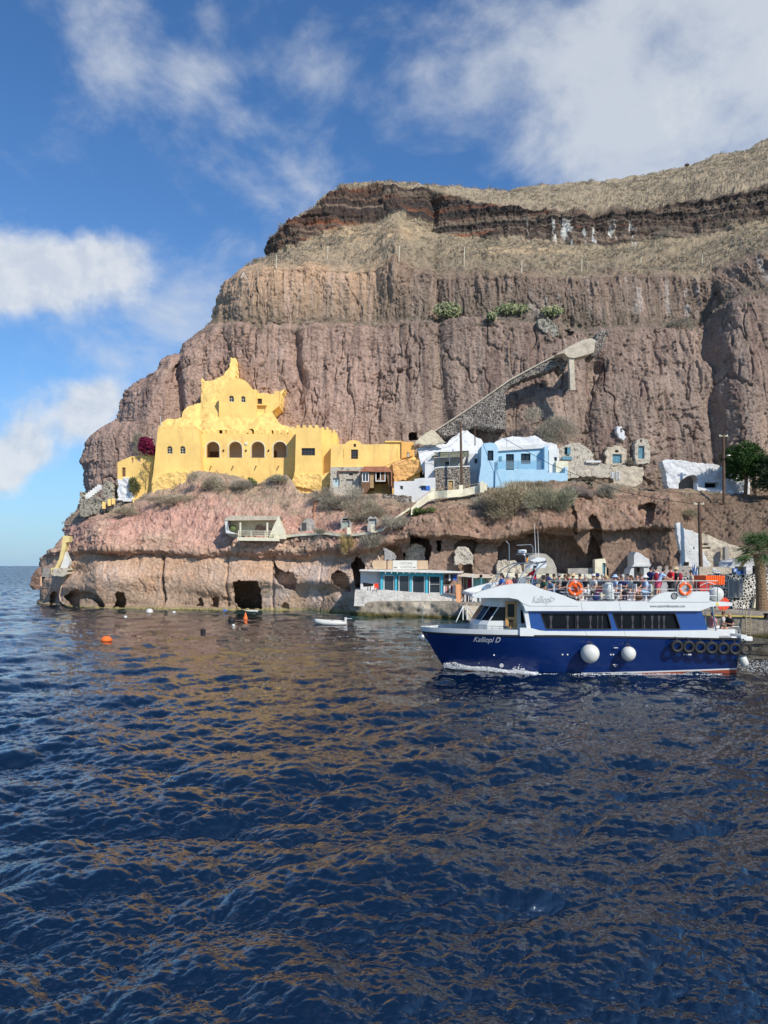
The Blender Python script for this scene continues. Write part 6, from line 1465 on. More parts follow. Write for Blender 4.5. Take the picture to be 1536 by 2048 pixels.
def boulders():
    rng = np.random.default_rng(44)
    for i, (x_, y_, s_, lab) in enumerate(((1150, 984, 1.0, 'dark boulder perched over the crevice, left one of the pair'), (1172, 988, .8, 'dark boulder perched over the crevice, right one of the pair'), (1400, 1035, .5, 'small boulder on the brown slope beside the brown pole'), (1374, 330, .45, 'lone dark boulder on the skyline at upper right'))):
        d_ = DSURF(x_, y_ + 3) - .2; c = P(x_, y_, d_); b = MB(); b.ball((0, 0, 0), s_, 12, sc=(1.3, 1, .7)); vs = []
        for v in b.v: k = 1 + .28 * float(vnoise(v[0] * 1.7, v[1] * 1.7, v[2] * 1.7 + i * 9, 5)); vs.append((c.x + v[0] * k, c.y + v[1] * k, c.z + v[2] * k))
        b.v = vs; tag(b.build('boulder', mat('boulder', (.13, .10, .085), .9, var=.2, bump=.1, bscale=4)), lab, 'rock')
boulders()
# ================================================================ people
def skin(name, J, E, root):
    me = bpy.data.meshes.new(name); keys = list(J); me.from_pydata([J[k][:3] for k in keys], [(keys.index(a), keys.index(b)) for a, b in E], [])
    o = bpy.data.objects.new(name, me); COL.objects.link(o)
    o.modifiers.new('s', 'SKIN'); sv = me.skin_vertices[0].data
    for i, k in enumerate(keys):
        r = J[k][3]; sv[i].radius = (r, r) if not isinstance(r, tuple) else r; sv[i].use_root = (k == root)
    o.modifiers['s'].use_smooth_shade = True
    sb = o.modifiers.new('u', 'SUBSURF'); sb.levels = 1; sb.render_levels = 1
    dg = bpy.context.evaluated_depsgraph_get(); r = bpy.data.meshes.new_from_object(o.evaluated_get(dg))
    bpy.data.objects.remove(o); return r
def pmat(key, c, r=.8, **k):
    n = 'cloth_%s' % key if not key.startswith('skin') else key
    return bpy.data.materials.get(n) or mat(n, c, r, var=.08, vscale=6, **k)
SKIN = pmat('skin_tone', (.52, .29, .20), .55); SKIN2 = pmat('skin_tan', (.36, .19, .12), .55)
CC = dict(red=(.62, .02, .03), coral=(.70, .22, .15), pink=(.68, .40, .38), navy=(.02, .03, .12), black=(.018, .018, .02), white=(.60, .60, .60), lblue=(.38, .52, .72), blue=(.05, .14, .42), grey=(.25, .25, .25),
          beige=(.52, .44, .34), stripe=(.55, .56, .52), dgreen=(.05, .10, .07), denim=(.10, .16, .26), khaki=(.35, .30, .20), hotpink=(.65, .10, .18), straw=(.60, .45, .25), brown=(.10, .055, .03), blond=(.48, .36, .20), silver=(.45, .44, .42), maroon=(.22, .02, .04))
def cm(k): return pmat(k, CC[k])
def person(label, px, D, zf, pose='stand', face=180, top='grey', bot='denim', hair='brown', hat=None, arms='lap', long_legs=True, skin_=None, group=None, h=1.72, sunnies=False, bag=None, bald=False, lean=0.0, dress=False):
    """stands (or sits) on height zf; face = compass direction the body turns to, 180 = towards the bow"""
    x0 = (px - CX) / F * D; s = h / 1.72; f = R(face); ca, sa = math.cos(f), math.sin(f); sk_ = skin_ or SKIN
    sit = pose == 'sit'; dz = -.42 if sit else 0.0
    def T(x, y, z): return (x0 + (x * ca - y * sa) * s, D + (x * sa + y * ca) * s, zf + z * s)
    ln = lean; rnd = random.Random(int(px * 13))
    J = {}
    def put(k, x, y, z, r): J[k] = (*T(x, y, z), (r * s if not isinstance(r, tuple) else (r[0] * s, r[1] * s)))
    put('pelvis', 0, 0, .95 + dz, .135); put('belly', .02 + ln * .3, 0, 1.09 + dz, .125); put('chest', .01 + ln * .8, 0, 1.30 + dz - ln * .12, .15)
    put('nb', ln * 1.1, 0, 1.47 + dz - ln * .3, .075); put('neck', .02 + ln * 1.3, 0, 1.535 + dz - ln * .4, .055); put('jaw', .05 + ln * 1.4, 0, 1.58 + dz - ln * .45, .07); put('head', .03 + ln * 1.45, 0, 1.65 + dz - ln * .5, .094); put('top', .02 + ln * 1.5, 0, 1.715 + dz - ln * .5, .06)
    for sd_, n in ((1, 'l'), (-1, 'r')):
        put('sh' + n, ln * .95, sd_ * .175, 1.405 + dz - ln * .25, .068)
        if arms == 'up': el, wr = (.20, sd_ * .24, 1.22), (.34, sd_ * .08, 1.42)
        elif arms == 'reach': el, wr = (.30 + ln * .5, sd_ * .22, 1.20), (.52 + ln * .5, sd_ * .16, 1.08)
        elif arms == 'side': el, wr = (-.02 + ln * .8, sd_ * .25, 1.14), (.06 + ln * .8, sd_ * .24, .90)
        elif arms == 'hips': el, wr = (-.05, sd_ * .36, 1.16), (.05, sd_ * .20, 1.02)
        elif arms == 'fold': el, wr = (.06, sd_ * .27, 1.14), (.22, -sd_ * .06, 1.18)
        else: el, wr = (.06, sd_ * .25, 1.14), (.28, sd_ * (.10 + .05 * rnd.random()), 1.06)
        put('el' + n, el[0], el[1], el[2] + dz, .045); put('wr' + n, wr[0], wr[1], wr[2] + dz, .028)
        v = [wr[i] - el[i] for i in range(3)]; m = math.sqrt(sum(q * q for q in v)); v = [q / m for q in v]
        put('ha' + n, wr[0] + v[0] * .07, wr[1] + v[1] * .07, wr[2] + v[2] * .07 + dz, .034); J['dir' + n] = v
        put('hp' + n, 0.0, sd_ * .09, .90 + dz, .10)
        if sit: put('kn' + n, .44, sd_ * .13, .97 + dz, .066); put('ca' + n, .44, sd_ * .13, .30, .055); put('an' + n, .42, sd_ * .13, .09, .04); put('to' + n, .58, sd_ * .15, .045, .038)
        else:
            st_ = .10 * sd_ if pose == 'walk' else .02 * sd_
            put('kn' + n, .02 + st_, sd_ * .10, .50, .062); put('ca' + n, st_ - .01, sd_ * .10, .34, .056); put('an' + n, st_ - .02, sd_ * .10, .09, .04); put('to' + n, st_ + .14, sd_ * .12, .045, .038)
    dirs = {n: J.pop('dir' + n) for n in 'lr'}
    E = [('pelvis', 'belly'), ('belly', 'chest'), ('chest', 'nb'), ('nb', 'neck'), ('neck', 'jaw'), ('jaw', 'head'), ('head', 'top')]
    for n in 'lr': E += [('chest', 'sh' + n), ('sh' + n, 'el' + n), ('el' + n, 'wr' + n), ('wr' + n, 'ha' + n), ('pelvis', 'hp' + n), ('hp' + n, 'kn' + n), ('kn' + n, 'ca' + n), ('ca' + n, 'an' + n), ('an' + n, 'to' + n)]
    t = thing('person', label, 'person', (x0, D, zf), group)
    bm_ = skin('body', J, E, 'pelvis')
    # face, ears and fingers join the same mesh
    mb = MB(); hx, hy, hz = J['head'][:3]; fw = Vector((ca, sa, 0)); sd3 = Vector((-sa, ca, 0)); H = Vector((hx, hy, hz))
    mb.tube([H + fw * .085 * s + Vector((0, 0, .02 * s)), H + fw * .115 * s + Vector((0, 0, -.022 * s)), H + fw * .09 * s + Vector((0, 0, -.03 * s))], [.008, .014, .008], 5)
    for q in (-1, 1):
        mb.ball(H + sd3 * q * .092 * s + Vector((0, 0, -.005)), .024 * s, 6, sc=(.6, .6, 1.2)); mb.ball(H + fw * .082 * s + sd3 * q * .032 * s + Vector((0, 0, .012 * s)), .014 * s, 5)
    mb.tube([H + fw * .082 * s + sd3 * .022 * s - Vector((0, 0, .055 * s)), H + fw * .086 * s - Vector((0, 0, .057 * s)), H + fw * .082 * s - sd3 * .022 * s - Vector((0, 0, .055 * s))], .006, 4)
    for n, q in (('l', 1), ('r', -1)):
        ha = Vector(J['ha' + n][:3]); dl_ = dirs[n]; d = Vector((dl_[0] * ca - dl_[1] * sa, dl_[0] * sa + dl_[1] * ca, dl_[2])); sdv = d.cross(Vector((0, 0, 1))); sdv = sdv.normalized() if sdv.length > .1 else sd3; nv = sdv.cross(d)
        for k, l in ((-1.5, .062), (-.5, .074), (.5, .078), (1.5, .068)):
            a = ha + d * .022 + sdv * k * .018; mb.tube([a, a + d * l * .5 - nv * .008, a + d * l * .85 - nv * .03], [.0095, .0085, .006], 5)
        a = ha - d * .02 + sdv * q * .03; mb.tube([a, a + sdv * q * .022 + d * .028, a + sdv * q * .022 + d * .055 - nv * .012], [.011, .010, .007], 5)
    b2 = bmesh.new(); b2.from_mesh(bm_); me2 = bpy.data.meshes.new('x'); me2.from_pydata(mb.v, [], mb.f); b2.from_mesh(me2); bmesh.ops.recalc_face_normals(b2, faces=b2.faces); b2.to_mesh(bm_); b2.free(); bm_.shade_smooth(); bm_.materials.clear()
    link('body', bm_, sk_, t)
    def grow(name, ks, ee, add, root, matl, ends={}):
        JJ = {k: (*J[k][:3], J[k][3] + add * s) for k in ks}
        for k, (a, b_, f_, ad) in ends.items():
            A, B = Vector(J[a][:3]), Vector(J[b_][:3]); q = A.lerp(B, f_); JJ[k] = (*q, J[a][3] * (1 - f_) + J[b_][3] * f_ + ad * s)
        me = skin(name, JJ, ee, root); me.shade_smooth(); me.materials.clear(); return link(name, me, matl, t)
    grow('shirt', ['pelvis', 'belly', 'chest', 'shl', 'shr'], [('pelvis', 'belly'), ('belly', 'chest'), ('chest', 'nk'), ('chest', 'shl'), ('chest', 'shr'), ('shl', 'sl'), ('shr', 'sr')], .018, 'belly', cm(top),
         {'nk': ('chest', 'nb', .85, .012), 'sl': ('shl', 'ell', .75 if arms != 'reach' else .95, .026), 'sr': ('shr', 'elr', .75, .026)})
    e_ = 1.0 if long_legs else .0
    if long_legs: grow('trousers', ['pelvis', 'hpl', 'hpr', 'knl', 'knr'], [('pelvis', 'hpl'), ('pelvis', 'hpr'), ('hpl', 'knl'), ('hpr', 'knr'), ('knl', 'bl'), ('knr', 'br')], .020, 'pelvis', cm(bot), {'bl': ('cal', 'anl', .8, .028), 'br': ('car', 'anr', .8, .028)})
    else: grow('shorts', ['pelvis', 'hpl', 'hpr'], [('pelvis', 'hpl'), ('pelvis', 'hpr'), ('hpl', 'bl'), ('hpr', 'br')], .022, 'pelvis', cm(bot), {'bl': ('hpl', 'knl', .72, .040), 'br': ('hpr', 'knr', .72, .040)})
    for n in 'lr':
        an, to = Vector(J['an' + n][:3]), Vector(J['to' + n][:3]); mb = MB(); mid = an.lerp(to, .5); mb.tube([an - (to - an) * .35 - Vector((0, 0, .03)), an - Vector((0, 0, .035)), mid - Vector((0, 0, .015)), to + (to - an) * .25], [.030, .046, .046, .028], 8); mb.build('shoe', cm('white' if rnd.random() < .6 else 'black'), t, True)
    if not bald:
        mb = MB(); n = 10; b0 = []
        for i in range(n + 1):
            th = math.pi * i / n
            for k in range(16):
                q = 2 * math.pi * k / 16; v = Vector((math.sin(th) * math.cos(q), math.sin(th) * math.sin(q), math.cos(th)))
                drop = v.x > .25 and v.z < .42          # leave the face free
                rr_ = .108 * s * (0.86 if drop else 1.0); w = H + (fw * v.x * .98 + sd3 * v.y * .9) * rr_ + Vector((0, 0, v.z * rr_ * 1.08 + .018 * s)); mb.v.append(tuple(w))
        for i in range(n):
            for k in range(16):
                if i > 6 and hair != 'blond' and not dress: continue
                mb.f.append((i*16 + k, i*16 + (k+1) % 16, (i+1)*16 + (k+1) % 16, (i+1)*16 + k)); mb.m.append(0)
        if dress or hair == 'blond': mb.tube([H - fw * .06 * s, H - fw * .09 * s - Vector((0, 0, .12 * s)), H - fw * .10 * s - Vector((0, 0, .22 * s))], [.09 * s, .08 * s, .05 * s], 8)
        mb.build('hair', cm(hair), t, True)
    if sunnies:
        mb = MB()
        for q in (-1, 1): mb.ball(H + fw * .094 * s + sd3 * q * .034 * s + Vector((0, 0, .012 * s)), .024 * s, 6, sc=(.9, .9, .8))
        mb.tube([H + fw * .10 * s - sd3 * .03 * s + Vector((0, 0, .016)), H + fw * .10 * s + sd3 * .03 * s + Vector((0, 0, .016))], .005, 4); mb.build('sunglasses', cm('black'), t, True)
    if hat:
        k, br_ = hat; mb = MB(); c = H + Vector((0, 0, .055 * s))
        if br_ == 'cap': mb.lathe(c, [(.112, -.01), (.110, .04), (.085, .085), (.001, .10)], 14); mb.ball(c + fw * .12, .07, 8, sc=(1, 1, .16))
        else: mb.lathe(c, [(br_, -.035), (br_ * .8, .0), (.115, .015), (.108, .07), (.075, .11), (.001, .105)], 18)
        mb.build('hat', cm(k), t, True)
    if bag:
        mb = MB(); c = Vector(J['chest'][:3]) - fw * .24 * s - Vector((0, 0, .06)); mb.ball(c, .19 * s, 10, sc=(.75, .75, 1.25)); o = mb.build('backpack', cm(bag), None, True)
        tag(o, 'small %s backpack worn by the %s' % (bag, {'1316': 'leaning man', '1352': 'woman in the straw hat'}[str(px)]), 'backpack')
    return t

# ================================================================ the excursion boat
boat = thing('excursion_boat', 'white and dark blue excursion boat under way with tourists on its open upper deck', 'boat', (10, 40, 0))
N_, C_, W_ = 37.4, 40.0, 42.6                        # near side, centre line, far side
M_HULL = mat('navy_hull_paint', (.0025, .020, .115), .22, spec=.5, coat=.5, var=.06, vscale=.6, stain=(.006, .022, .10), sscale=1.2, samt=.35)
M_BBLUE = mat('mid_blue_paint', (.014, .065, .25), .3, spec=.5, coat=.3)
M_BW = mat('boat_white', (.67, .69, .68), .35, spec=.5, coat=.2, var=.03)
M_BW2 = mat('boat_white_matt', (.60, .61, .61), .6)
M_RUB = mat('black_rubber', (.018, .018, .018), .55)
M_ANTI = mat('red_antifouling', (.28, .06, .03), .6)
M_DECK = mat('grey_deck', (.36, .37, .38), .7)
M_CHROME = mat('stainless_rail', (.50, .50, .50), .28, metal=.9)
M_TINT = mat('tinted_glass', (.006, .006, .008), .10, spec=.25)
M_VARN = mat('varnished_wood', (.50, .28, .09), .4, var=.15, vscale=6, coat=.3)
M_ORNG = mat('lifebuoy_orange', (.85, .13, .02), .45, var=.05)
XS_ = (1480 - CX) / F * N_
def stemX(z): return 3.30 - (z + .1) * .61 if z < 1.95 else 2.05 - (z - 1.95) * .35
def halfbeam(s, z):
    q = min(1.0, max(s, 0) / 6.0); b = 2.6 * math.sin(math.pi / 2 * q) ** .72
    fl = .80 + .20 * min(1, max(0, (z + .6) / 2.4)); fl += (1 - q) * .0 - .22 * (1 - q) * (1 - min(1, max(0, z / 1.9)))
    return b * fl
def zline(X): return -.05 + .27 * max(0, (X - 8) / 10.0) ** 1.5
def zstrake(X): return 1.93 + .04 * math.sin((X - 2) / 16 * 3.1) - .14 * max(0, (X - 9) / 9)
def zrail(X): return zstrake(X) + (.30 if X < 8.2 else .24)
def strip(levels, mis, name, mat_, par, nx=90, t0=0.0, t1=1.0, off=0.0, cap=True, smooth_=True):
    vs = []; fs = []; ms = []
    for side in (-1, 1):
        b0 = len(vs)
        for i in range(nx + 1):
            t = t0 + (t1 - t0) * (i / nx) ** 1.25
            for L_ in levels:
                z = L_(None); 
                zz = L_(t); sx = stemX(zz); X = sx + t * (XS_ - sx); vs.append((X, C_ + side * (halfbeam(X - sx, zz) + off), zz))
        m = len(levels)
        for i in range(nx):
            for k in range(m - 1): fs.append((b0 + i*m + k, b0 + (i+1)*m + k, b0 + (i+1)*m + k + 1, b0 + i*m + k + 1)); ms.append(mis[k])
    if cap:
        m = len(levels); n1 = (nx + 1) * m
        for k in range(m - 1): a = nx * m + k; fs.append((a, a + 1, n1 + a + 1, n1 + a)); ms.append(mis[k])
    mb = MB(); mb.v = vs; mb.f = fs; mb.m = ms; o = mb.build(name, mat_, par, smooth_)
    return o
def lv(f):
    def g(t):
        if t is None: return 0
        X = 2.6 + t * (XS_ - 2.6); return f(X)
    return g
hl = [lv(lambda X: -.7), lv(lambda X: -.25), lv(lambda X: zline(X)), lv(lambda X: zline(X) + .075)] + [lv(lambda X, q=q: (zline(X) + .075) * (1 - q) + zstrake(X) * q) for q in (.2, .4, .6, .8, .93, 1.0)]
hull = strip(hl, [0, 0, 1] + [2] * 6, 'hull', [M_ANTI, M_BW2, M_HULL], boat)
strip([lv(lambda X: zstrake(X) - .045), lv(lambda X: zstrake(X) + .045)], [0], 'rubbing_strake', [M_RUB], boat, off=.05)
strip([lv(lambda X: zstrake(X) - .045), lv(lambda X: zstrake(X) - .046)], [0], 'strake_edge', [M_RUB], boat, off=.0)
strip([lv(lambda X: zstrake(X) + .0), lv(lambda X: zstrake(X) + .10), lv(lambda X: zrail(X)), ], [0, 0], 'bulwark', [M_BW], boat, off=.0, t1=.93)
# main deck
vs = []; nx = 60
for i in range(nx + 1):
    t = .004 + .993 * i / nx; zz = 2.02; sx = stemX(zz); X = sx + t * (XS_ + .0 - sx); hb = halfbeam(X - sx, zz) - .04; z = zstrake(X) + .06
    vs += [(X, C_ - hb, z), (X, C_ + hb, z)]
mb = MB(); mb.add(vs, [(2*i, 2*i+2, 2*i+3, 2*i+1) for i in range(nx)]); mb.build('main_deck', M_DECK, boat)
mb = MB(); mb.box((XS_ + .25, 40, 1.78), (1.1, 4.6, .22)); mb.build('swim_platform', M_BW, boat, bevel=.03)
# name and small marks on the near side of the hull
def side(x): sx = stemX(1.5); return C_ - halfbeam(x - sx, 1.5)
xn = P(946, 1284, 38.3)
tn = text('lettering', 'Kalliopi D', .40, M_BW2, hull, (0, 0, 0), shear=.35, bold=.004, width=1.32)
me = tn.data; inv = Vector(boat.location)
for v in me.vertices:
    w = v.co + inv; X = (xn.x) + w.x; z = xn.z + w.z + .02; sx = stemX(z); v.co = Vector((X, C_ - halfbeam(X - sx, z) - .012 + w.y * .1, z)) - inv
def dot(px, py, r=.045, mt=M_BW2):
    d = 37.5; 
    for _ in range(4): X = (px - CX) / F * d; z = zof(py, d); d = C_ - halfbeam(X - stemX(z), z)
    mb = MB(); mb.lathe((X, d - .03, z), [(.001, 0), (r, 0), (r, .06)], 10, axis='y'); return mb.build('hull_mark', mt, hull)
for x_, y_ in ((988, 1310), (1125, 1309), (1135, 1309), (1221.5, 1309), (1226.5, 1309), (1368, 1309), (1373, 1309), (1377.5, 1309), (1381, 1309), (958, 1326)): dot(x_, y_, .04 if x_ > 960 else .02)
mb = MB(); mb.pbox(1228, 1236, 1295, 1296.4, 37.36, .05)
q = [P(1226, 1329, 37.44), P(1236, 1329, 37.44), P(1231, 1333.5, 37.46)]; mb.tube(q + [q[0]], .014, 4); mb.build('draught_mark', M_BW2, hull)
mb = MB(); c = P(1003, 1331, 37.9); mb.torus(c, .085, .02, 'y', 14, 5)
for a in (0, 1.05, 2.1): mb.tube([c + Vector((math.cos(a) * .08, 0, math.sin(a) * .08)), c - Vector((math.cos(a) * .08, 0, math.sin(a) * .08))], .014, 4)
mb.build('thruster_mark', M_BW2, hull)

def two(name, outline, m, th=.08, inset=0.0, holes=(), near=True, far=True, D=None):
    """the same panel on the near and the far side of the boat, as one part each"""
    D = D or N_ + inset; r = []
    if near: mb = MB(); mb.prism(outline, D, th, holes); r.append(mb.build(name, m, boat))
    if far:
        mb = MB(); mb.prism(outline, D, th, holes)
        mb.v = [(x, 80 - y, z) for x, y, z in mb.v]; r.append(mb.build(name, m, boat))
    return r
w1 = [(1082, 1228), (1082.5, 1226.4), (1213, 1226.4), (1216, 1228), (1223, 1256), (1221, 1258), (1095, 1258), (1092, 1256)]
w2 = [(1225.5, 1228), (1227, 1226.4), (1348, 1226.4), (1351, 1228), (1360.5, 1256), (1359, 1258), (1238, 1258), (1235.5, 1256)]
two('saloon_side', [(1051, 1221), (1401, 1221), (1408, 1234), (1416, 1262), (1093, 1262), (1064, 1257)], M_BBLUE, .08, .12, [w1, w2])
def shrink(o, k): cx = sum(p[0] for p in o) / len(o); cy = sum(p[1] for p in o) / len(o); return [(cx + (x - cx) * (1 - k / 65), cy + (y - cy) * (1 - k / 16)) for x, y in o]
def wscale(o, kx, ky): cx = sum(p[0] for p in o) / len(o); cy = sum(p[1] for p in o) / len(o); return [(cx + (x - cx) * kx, cy + (y - cy) * ky) for x, y in o]
M_CURT = mat('grey_curtain', (.055, .055, .06), .8)
for o_, mull, curt in ((w1, (1151,), ((1099, 1105, 8), (1132, 1139, 7), (1153, 1158, 6), (1178, 1184, 7), (1192, 1199, 3), (1202, 1207, 3))), (w2, (1284,), ((1240, 1247, 5), (1262, 1269, 7), (1287, 1291, 5), (1300, 1309, 7), (1316, 1320, 6), (1324, 1332, 7)))):
    for sgn in (0, 1):
        mb = MB(); mb.prism(wscale(o_, 1.012, 1.04), N_ + .095, .05, [wscale(o_, .982, .93)])
        for mx_ in mull: mb.pbox(mx_, mx_ + 1.2, 1227, 1258, N_ + .1, .04)
        if sgn: mb.v = [(x, 80 - y, z) for x, y, z in mb.v]
        fr = mb.build('window', M_RUB, boat)
        mb = MB(); mb.prism(wscale(o_, .99, .97), N_ + .24, .02)
        if sgn: mb.v = [(x, 80 - y, z) for x, y, z in mb.v]
        mb.build('pane', M_TINT, fr)
        if not sgn:
            for a, b_, w_ in curt:
                mb = MB(); c = (a + b_) / 2; hh = w_ / 2
                mb.prism([(c - hh, 1228), (c + hh, 1228), (c + hh * .5, 1240), (c + hh * .25, 1246), (c + hh * .7, 1257), (c - hh * .7, 1257), (c - hh * .25, 1246), (c - hh * .5, 1240)], N_ + .225, .01); mb.build('curtain', M_CURT, fr)
            for gx, gy in ((1112, 1249), (1166, 1250), (1205, 1252), (1250, 1250), (1148, 1248)) if o_ is w1 else ((1256, 1250), (1345, 1252)):
                pass
mb = MB(); mb.pbox(1060, 1405, 1224, 1262, N_ + .3, 4.6); mb.build('saloon_core', M_TINT, boat)
mb = MB(); mb.prism([(1402, 1221), (1408, 1234), (1414, 1262), (1390, 1262), (1390, 1221)], N_ + .25, 4.7); mb.build('aft_bulkhead', M_BBLUE, boat)
# white moulding under the windows and along the bow
two('gunwale_moulding', [(1040, 1266), (1040, 1256), (1061, 1256), (1080, 1261), (1096, 1263), (1300, 1262), (1416, 1260.5), (1434, 1262), (1437, 1264), (1438, 1277), (1300, 1274), (1040, 1272)], M_BW, .30, -.035)
# white roof with its overhang
slab = [(1044, 1222), (1050, 1222), (1400, 1222), (1416, 1216), (1424, 1213), (1452, 1212), (1465, 1212), (1465, 1205), (1425, 1203), (1158, 1203), (1050, 1196), (975, 1192), (944, 1189), (943, 1193), (948, 1196), (1018, 1196), (1034, 1199), (1042, 1205), (1047, 1213), (1050, 1222)]
slab = [(943, 1193), (946, 1188), (975, 1190), (1050, 1196), (1100, 1203), (1425, 1203), (1465, 1205), (1465, 1212), (1452, 1212), (1424, 1213), (1416, 1216), (1400, 1222), (1051, 1222), (1048, 1213), (1043, 1205), (1035, 1199), (1018, 1196), (948, 1196)]
mb = MB(); mb.prism(slab, N_ - .05, 5.3); mb.build('roof', M_BW, boat)
wing = [(944, 1191), (958, 1184), (980, 1177), (1005, 1171), (1030, 1167.5), (1052, 1167), (1064, 1169), (1076, 1175), (1090, 1180), (1110, 1185), (1130, 1192), (1158, 1203.5), (1158, 1212), (1060, 1212), (1046, 1207), (1036, 1199), (1018, 1195.6), (948, 1195.6)]
two('roof_fairing', wing, M_BW, .42, -.075)
mb = MB(); mb.prism([(1000, 1196), (1004, 1184), (1024, 1176), (1046, 1175), (1062, 1180), (1062, 1196)], 38.6, 2.8); mb.build('front_step', M_BW2, boat)
aft = [(1296, 1204), (1306, 1195), (1318, 1188), (1332, 1184), (1416, 1183), (1419, 1186), (1419, 1204)]
two('aft_fairing', aft, M_BW, .25, -.075)
for x0, y0, x1, y1 in ((1162, 1203, 1165, 1222), (1238, 1203, 1242, 1222)):
    mb = MB(); mb.tube([P(x0, y0 + .5, N_ - .05), P(x1, y1 - .5, N_ - .05)], .012, 4); mb.build('panel_seam', M_DECK, boat)
for x0, y0, x1, y1 in ((1171, 1262, 1174, 1272), (1248, 1262, 1251, 1272)):
    mb = MB(); mb.tube([P(x0, y0, N_ - .035), P(x1, y1, N_ - .035)], .010, 4); mb.build('panel_seam', M_DECK, boat)
# lettering
M_LET = mat('grey_lettering', (.22, .23, .24), .6); M_LET2 = mat('silver_lettering', (.42, .44, .45), .4)
text('lettering', 'www.santoriniboatmen.com', .2, M_LET, boat, P(1300, 1214.6, N_ - .06), width=(70 / F * N_))
text('lettering', 'Kalliopi', .50, M_LET2, boat, P(1064, 1205.5, N_ - .085), shear=.35, bold=.006, width=(38 / F * N_))
mb = MB(); c = P(1103, 1199, N_ - .085); mb.prism([(1098, 1199), (1104, 1194), (1111, 1198), (1104, 1204)], N_ - .09, .015, [wscale([(1098, 1199), (1104, 1194), (1111, 1198), (1104, 1204)], .7, .7)]); mb.build('emblem', M_LET2, boat)
mb = MB(); c = P(1348.5, 1192, N_ - .085); mb.torus(c, .145, .022, 'y', 24, 5); mb.torus(c, .055, .014, 'y', 16, 5)
for k in range(8): a = k * math.pi / 4; v = Vector((math.cos(a), 0, math.sin(a))); mb.tube([c + v * .05, c + v * .15], .012, 4); mb.ball(c + v * .155, .026, 6, sc=(1, .4, 1))
mb.build('wheel_emblem', M_RUB, boat)
mb = MB(); q = [P(1431, 1210.5, N_ - .07), P(1439, 1210.5, N_ - .07), P(1435, 1204, N_ - .07)]; mb.prism3([q], Vector((0, .02, 0))); wg = mb.build('warning_sticker', mat('yellow_sticker', (.80, .60, .08), .5), boat)
# wheelhouse: raked front, curved in plan
def ring(z, shift):
    pts = [(-.42, 0), (-.36, -.7), (-.12, -1.25), (.28, -1.62), (2.95, -1.72)]; pts = [(x + shift, y) for x, y in pts]; return [(x, y) for x, y in pts] + [(x, -y) for x, y in pts[:0:-1]]
X0 = (948 - CX) / F * 38.6
lvls = [(2.0, .0), (2.46, .0), (2.62, .08), (3.42, .62), (3.95, .70)]
mb = MB(); rgs = [[(X0 + .38 + x, C_ + y, z) for x, y in ring(z, sh)] for z, sh in lvls]; m = len(rgs[0])
for r_ in rgs: mb.v += r_
for i in range(len(rgs) - 1):
    for k in range(m): mb.f.append((i*m + k, i*m + (k+1) % m, (i+1)*m + (k+1) % m, (i+1)*m + k)); mb.m.append(0)
whs = mb.build('wheelhouse', M_BW, boat)
def wpane(k, f0, f1, zl0=2, zl1=3, g0=.06, g1=.94, n='window'):
    A, B = rgs[zl0], rgs[zl1]; 
    def pt(f, g): a = Vector(A[k]).lerp(Vector(A[(k+1) % m]), f); b_ = Vector(B[k]).lerp(Vector(B[(k+1) % m]), f); return a.lerp(b_, g)
    q = [pt(f0, g0), pt(f1, g0), pt(f1, g1), pt(f0, g1)]; nn = (q[1] - q[0]).cross(q[3] - q[0]).normalized()
    if nn.dot(Vector((-1, (q[0].y - C_), 0))) < 0: nn = -nn
    mb = MB(); mb.add([tuple(p + nn * .012) for p in q] + [tuple(p - nn * .02) for p in q], [(0,1,2,3), (7,6,5,4), (0,4,5,1), (1,5,6,2), (2,6,7,3), (3,7,4,0)]); return mb.build(n, M_TINT, whs)
for k in (0, 1, 2): wpane(k, .07, .93)
for k in (m - 1, m - 2, m - 3): wpane(k, .07, .93)
wpane(3, .015, .33); wpane(4, .67, .985)
dr_ = MB(); dr_.prism(rect(1011, 1033.5, 1203, 1256), 38.22, .06, [rect(1015, 1029, 1208, 1234)]); dd_ = dr_.build('door', M_VARN, boat)
mb = MB(); mb.pbox(1014, 1030, 1207, 1235, 38.25, .03); mb.build('pane', M_TINT, dd_)
mb = MB(); mb.ball(P(1015, 1236, 38.17), .03, 6); mb.build('handle', M_CHROME, dd_)
mb = MB(); mb.pbox(1018, 1026, 1240, 1243, 38.18, .03); mb.pbox(1019, 1020.5, 1240, 1254, 38.17, .03); mb.pbox(1023.5, 1025, 1240, 1254, 38.17, .03); mb.build('bracket', M_RUB, dd_)
mb = MB(); mb.prism([(1041.5, 1220), (1050, 1220), (1052, 1246), (1042, 1246)], 38.24, .03); mb.build('window', M_TINT, boat)
mb = MB(); mb.prism([(1035, 1258), (1035, 1247), (1055, 1247), (1056, 1258)], 38.1, .3); mb.prism([(1050, 1200), (1056, 1222), (1062, 1258), (1054, 1258), (1050, 1236), (1046, 1215), (1040, 1204)], N_ + .1, .3); mb.build('side_moulding', M_BW, boat)
mb = MB(); c = P(1012, 1254, 37.9); mb.torus(c, .14, .03, 'z', 16, 6); mb.ball(c, .1, 8, sc=(1.4, 1, .6)); mb.build('mooring_rope', M_RUB, boat)

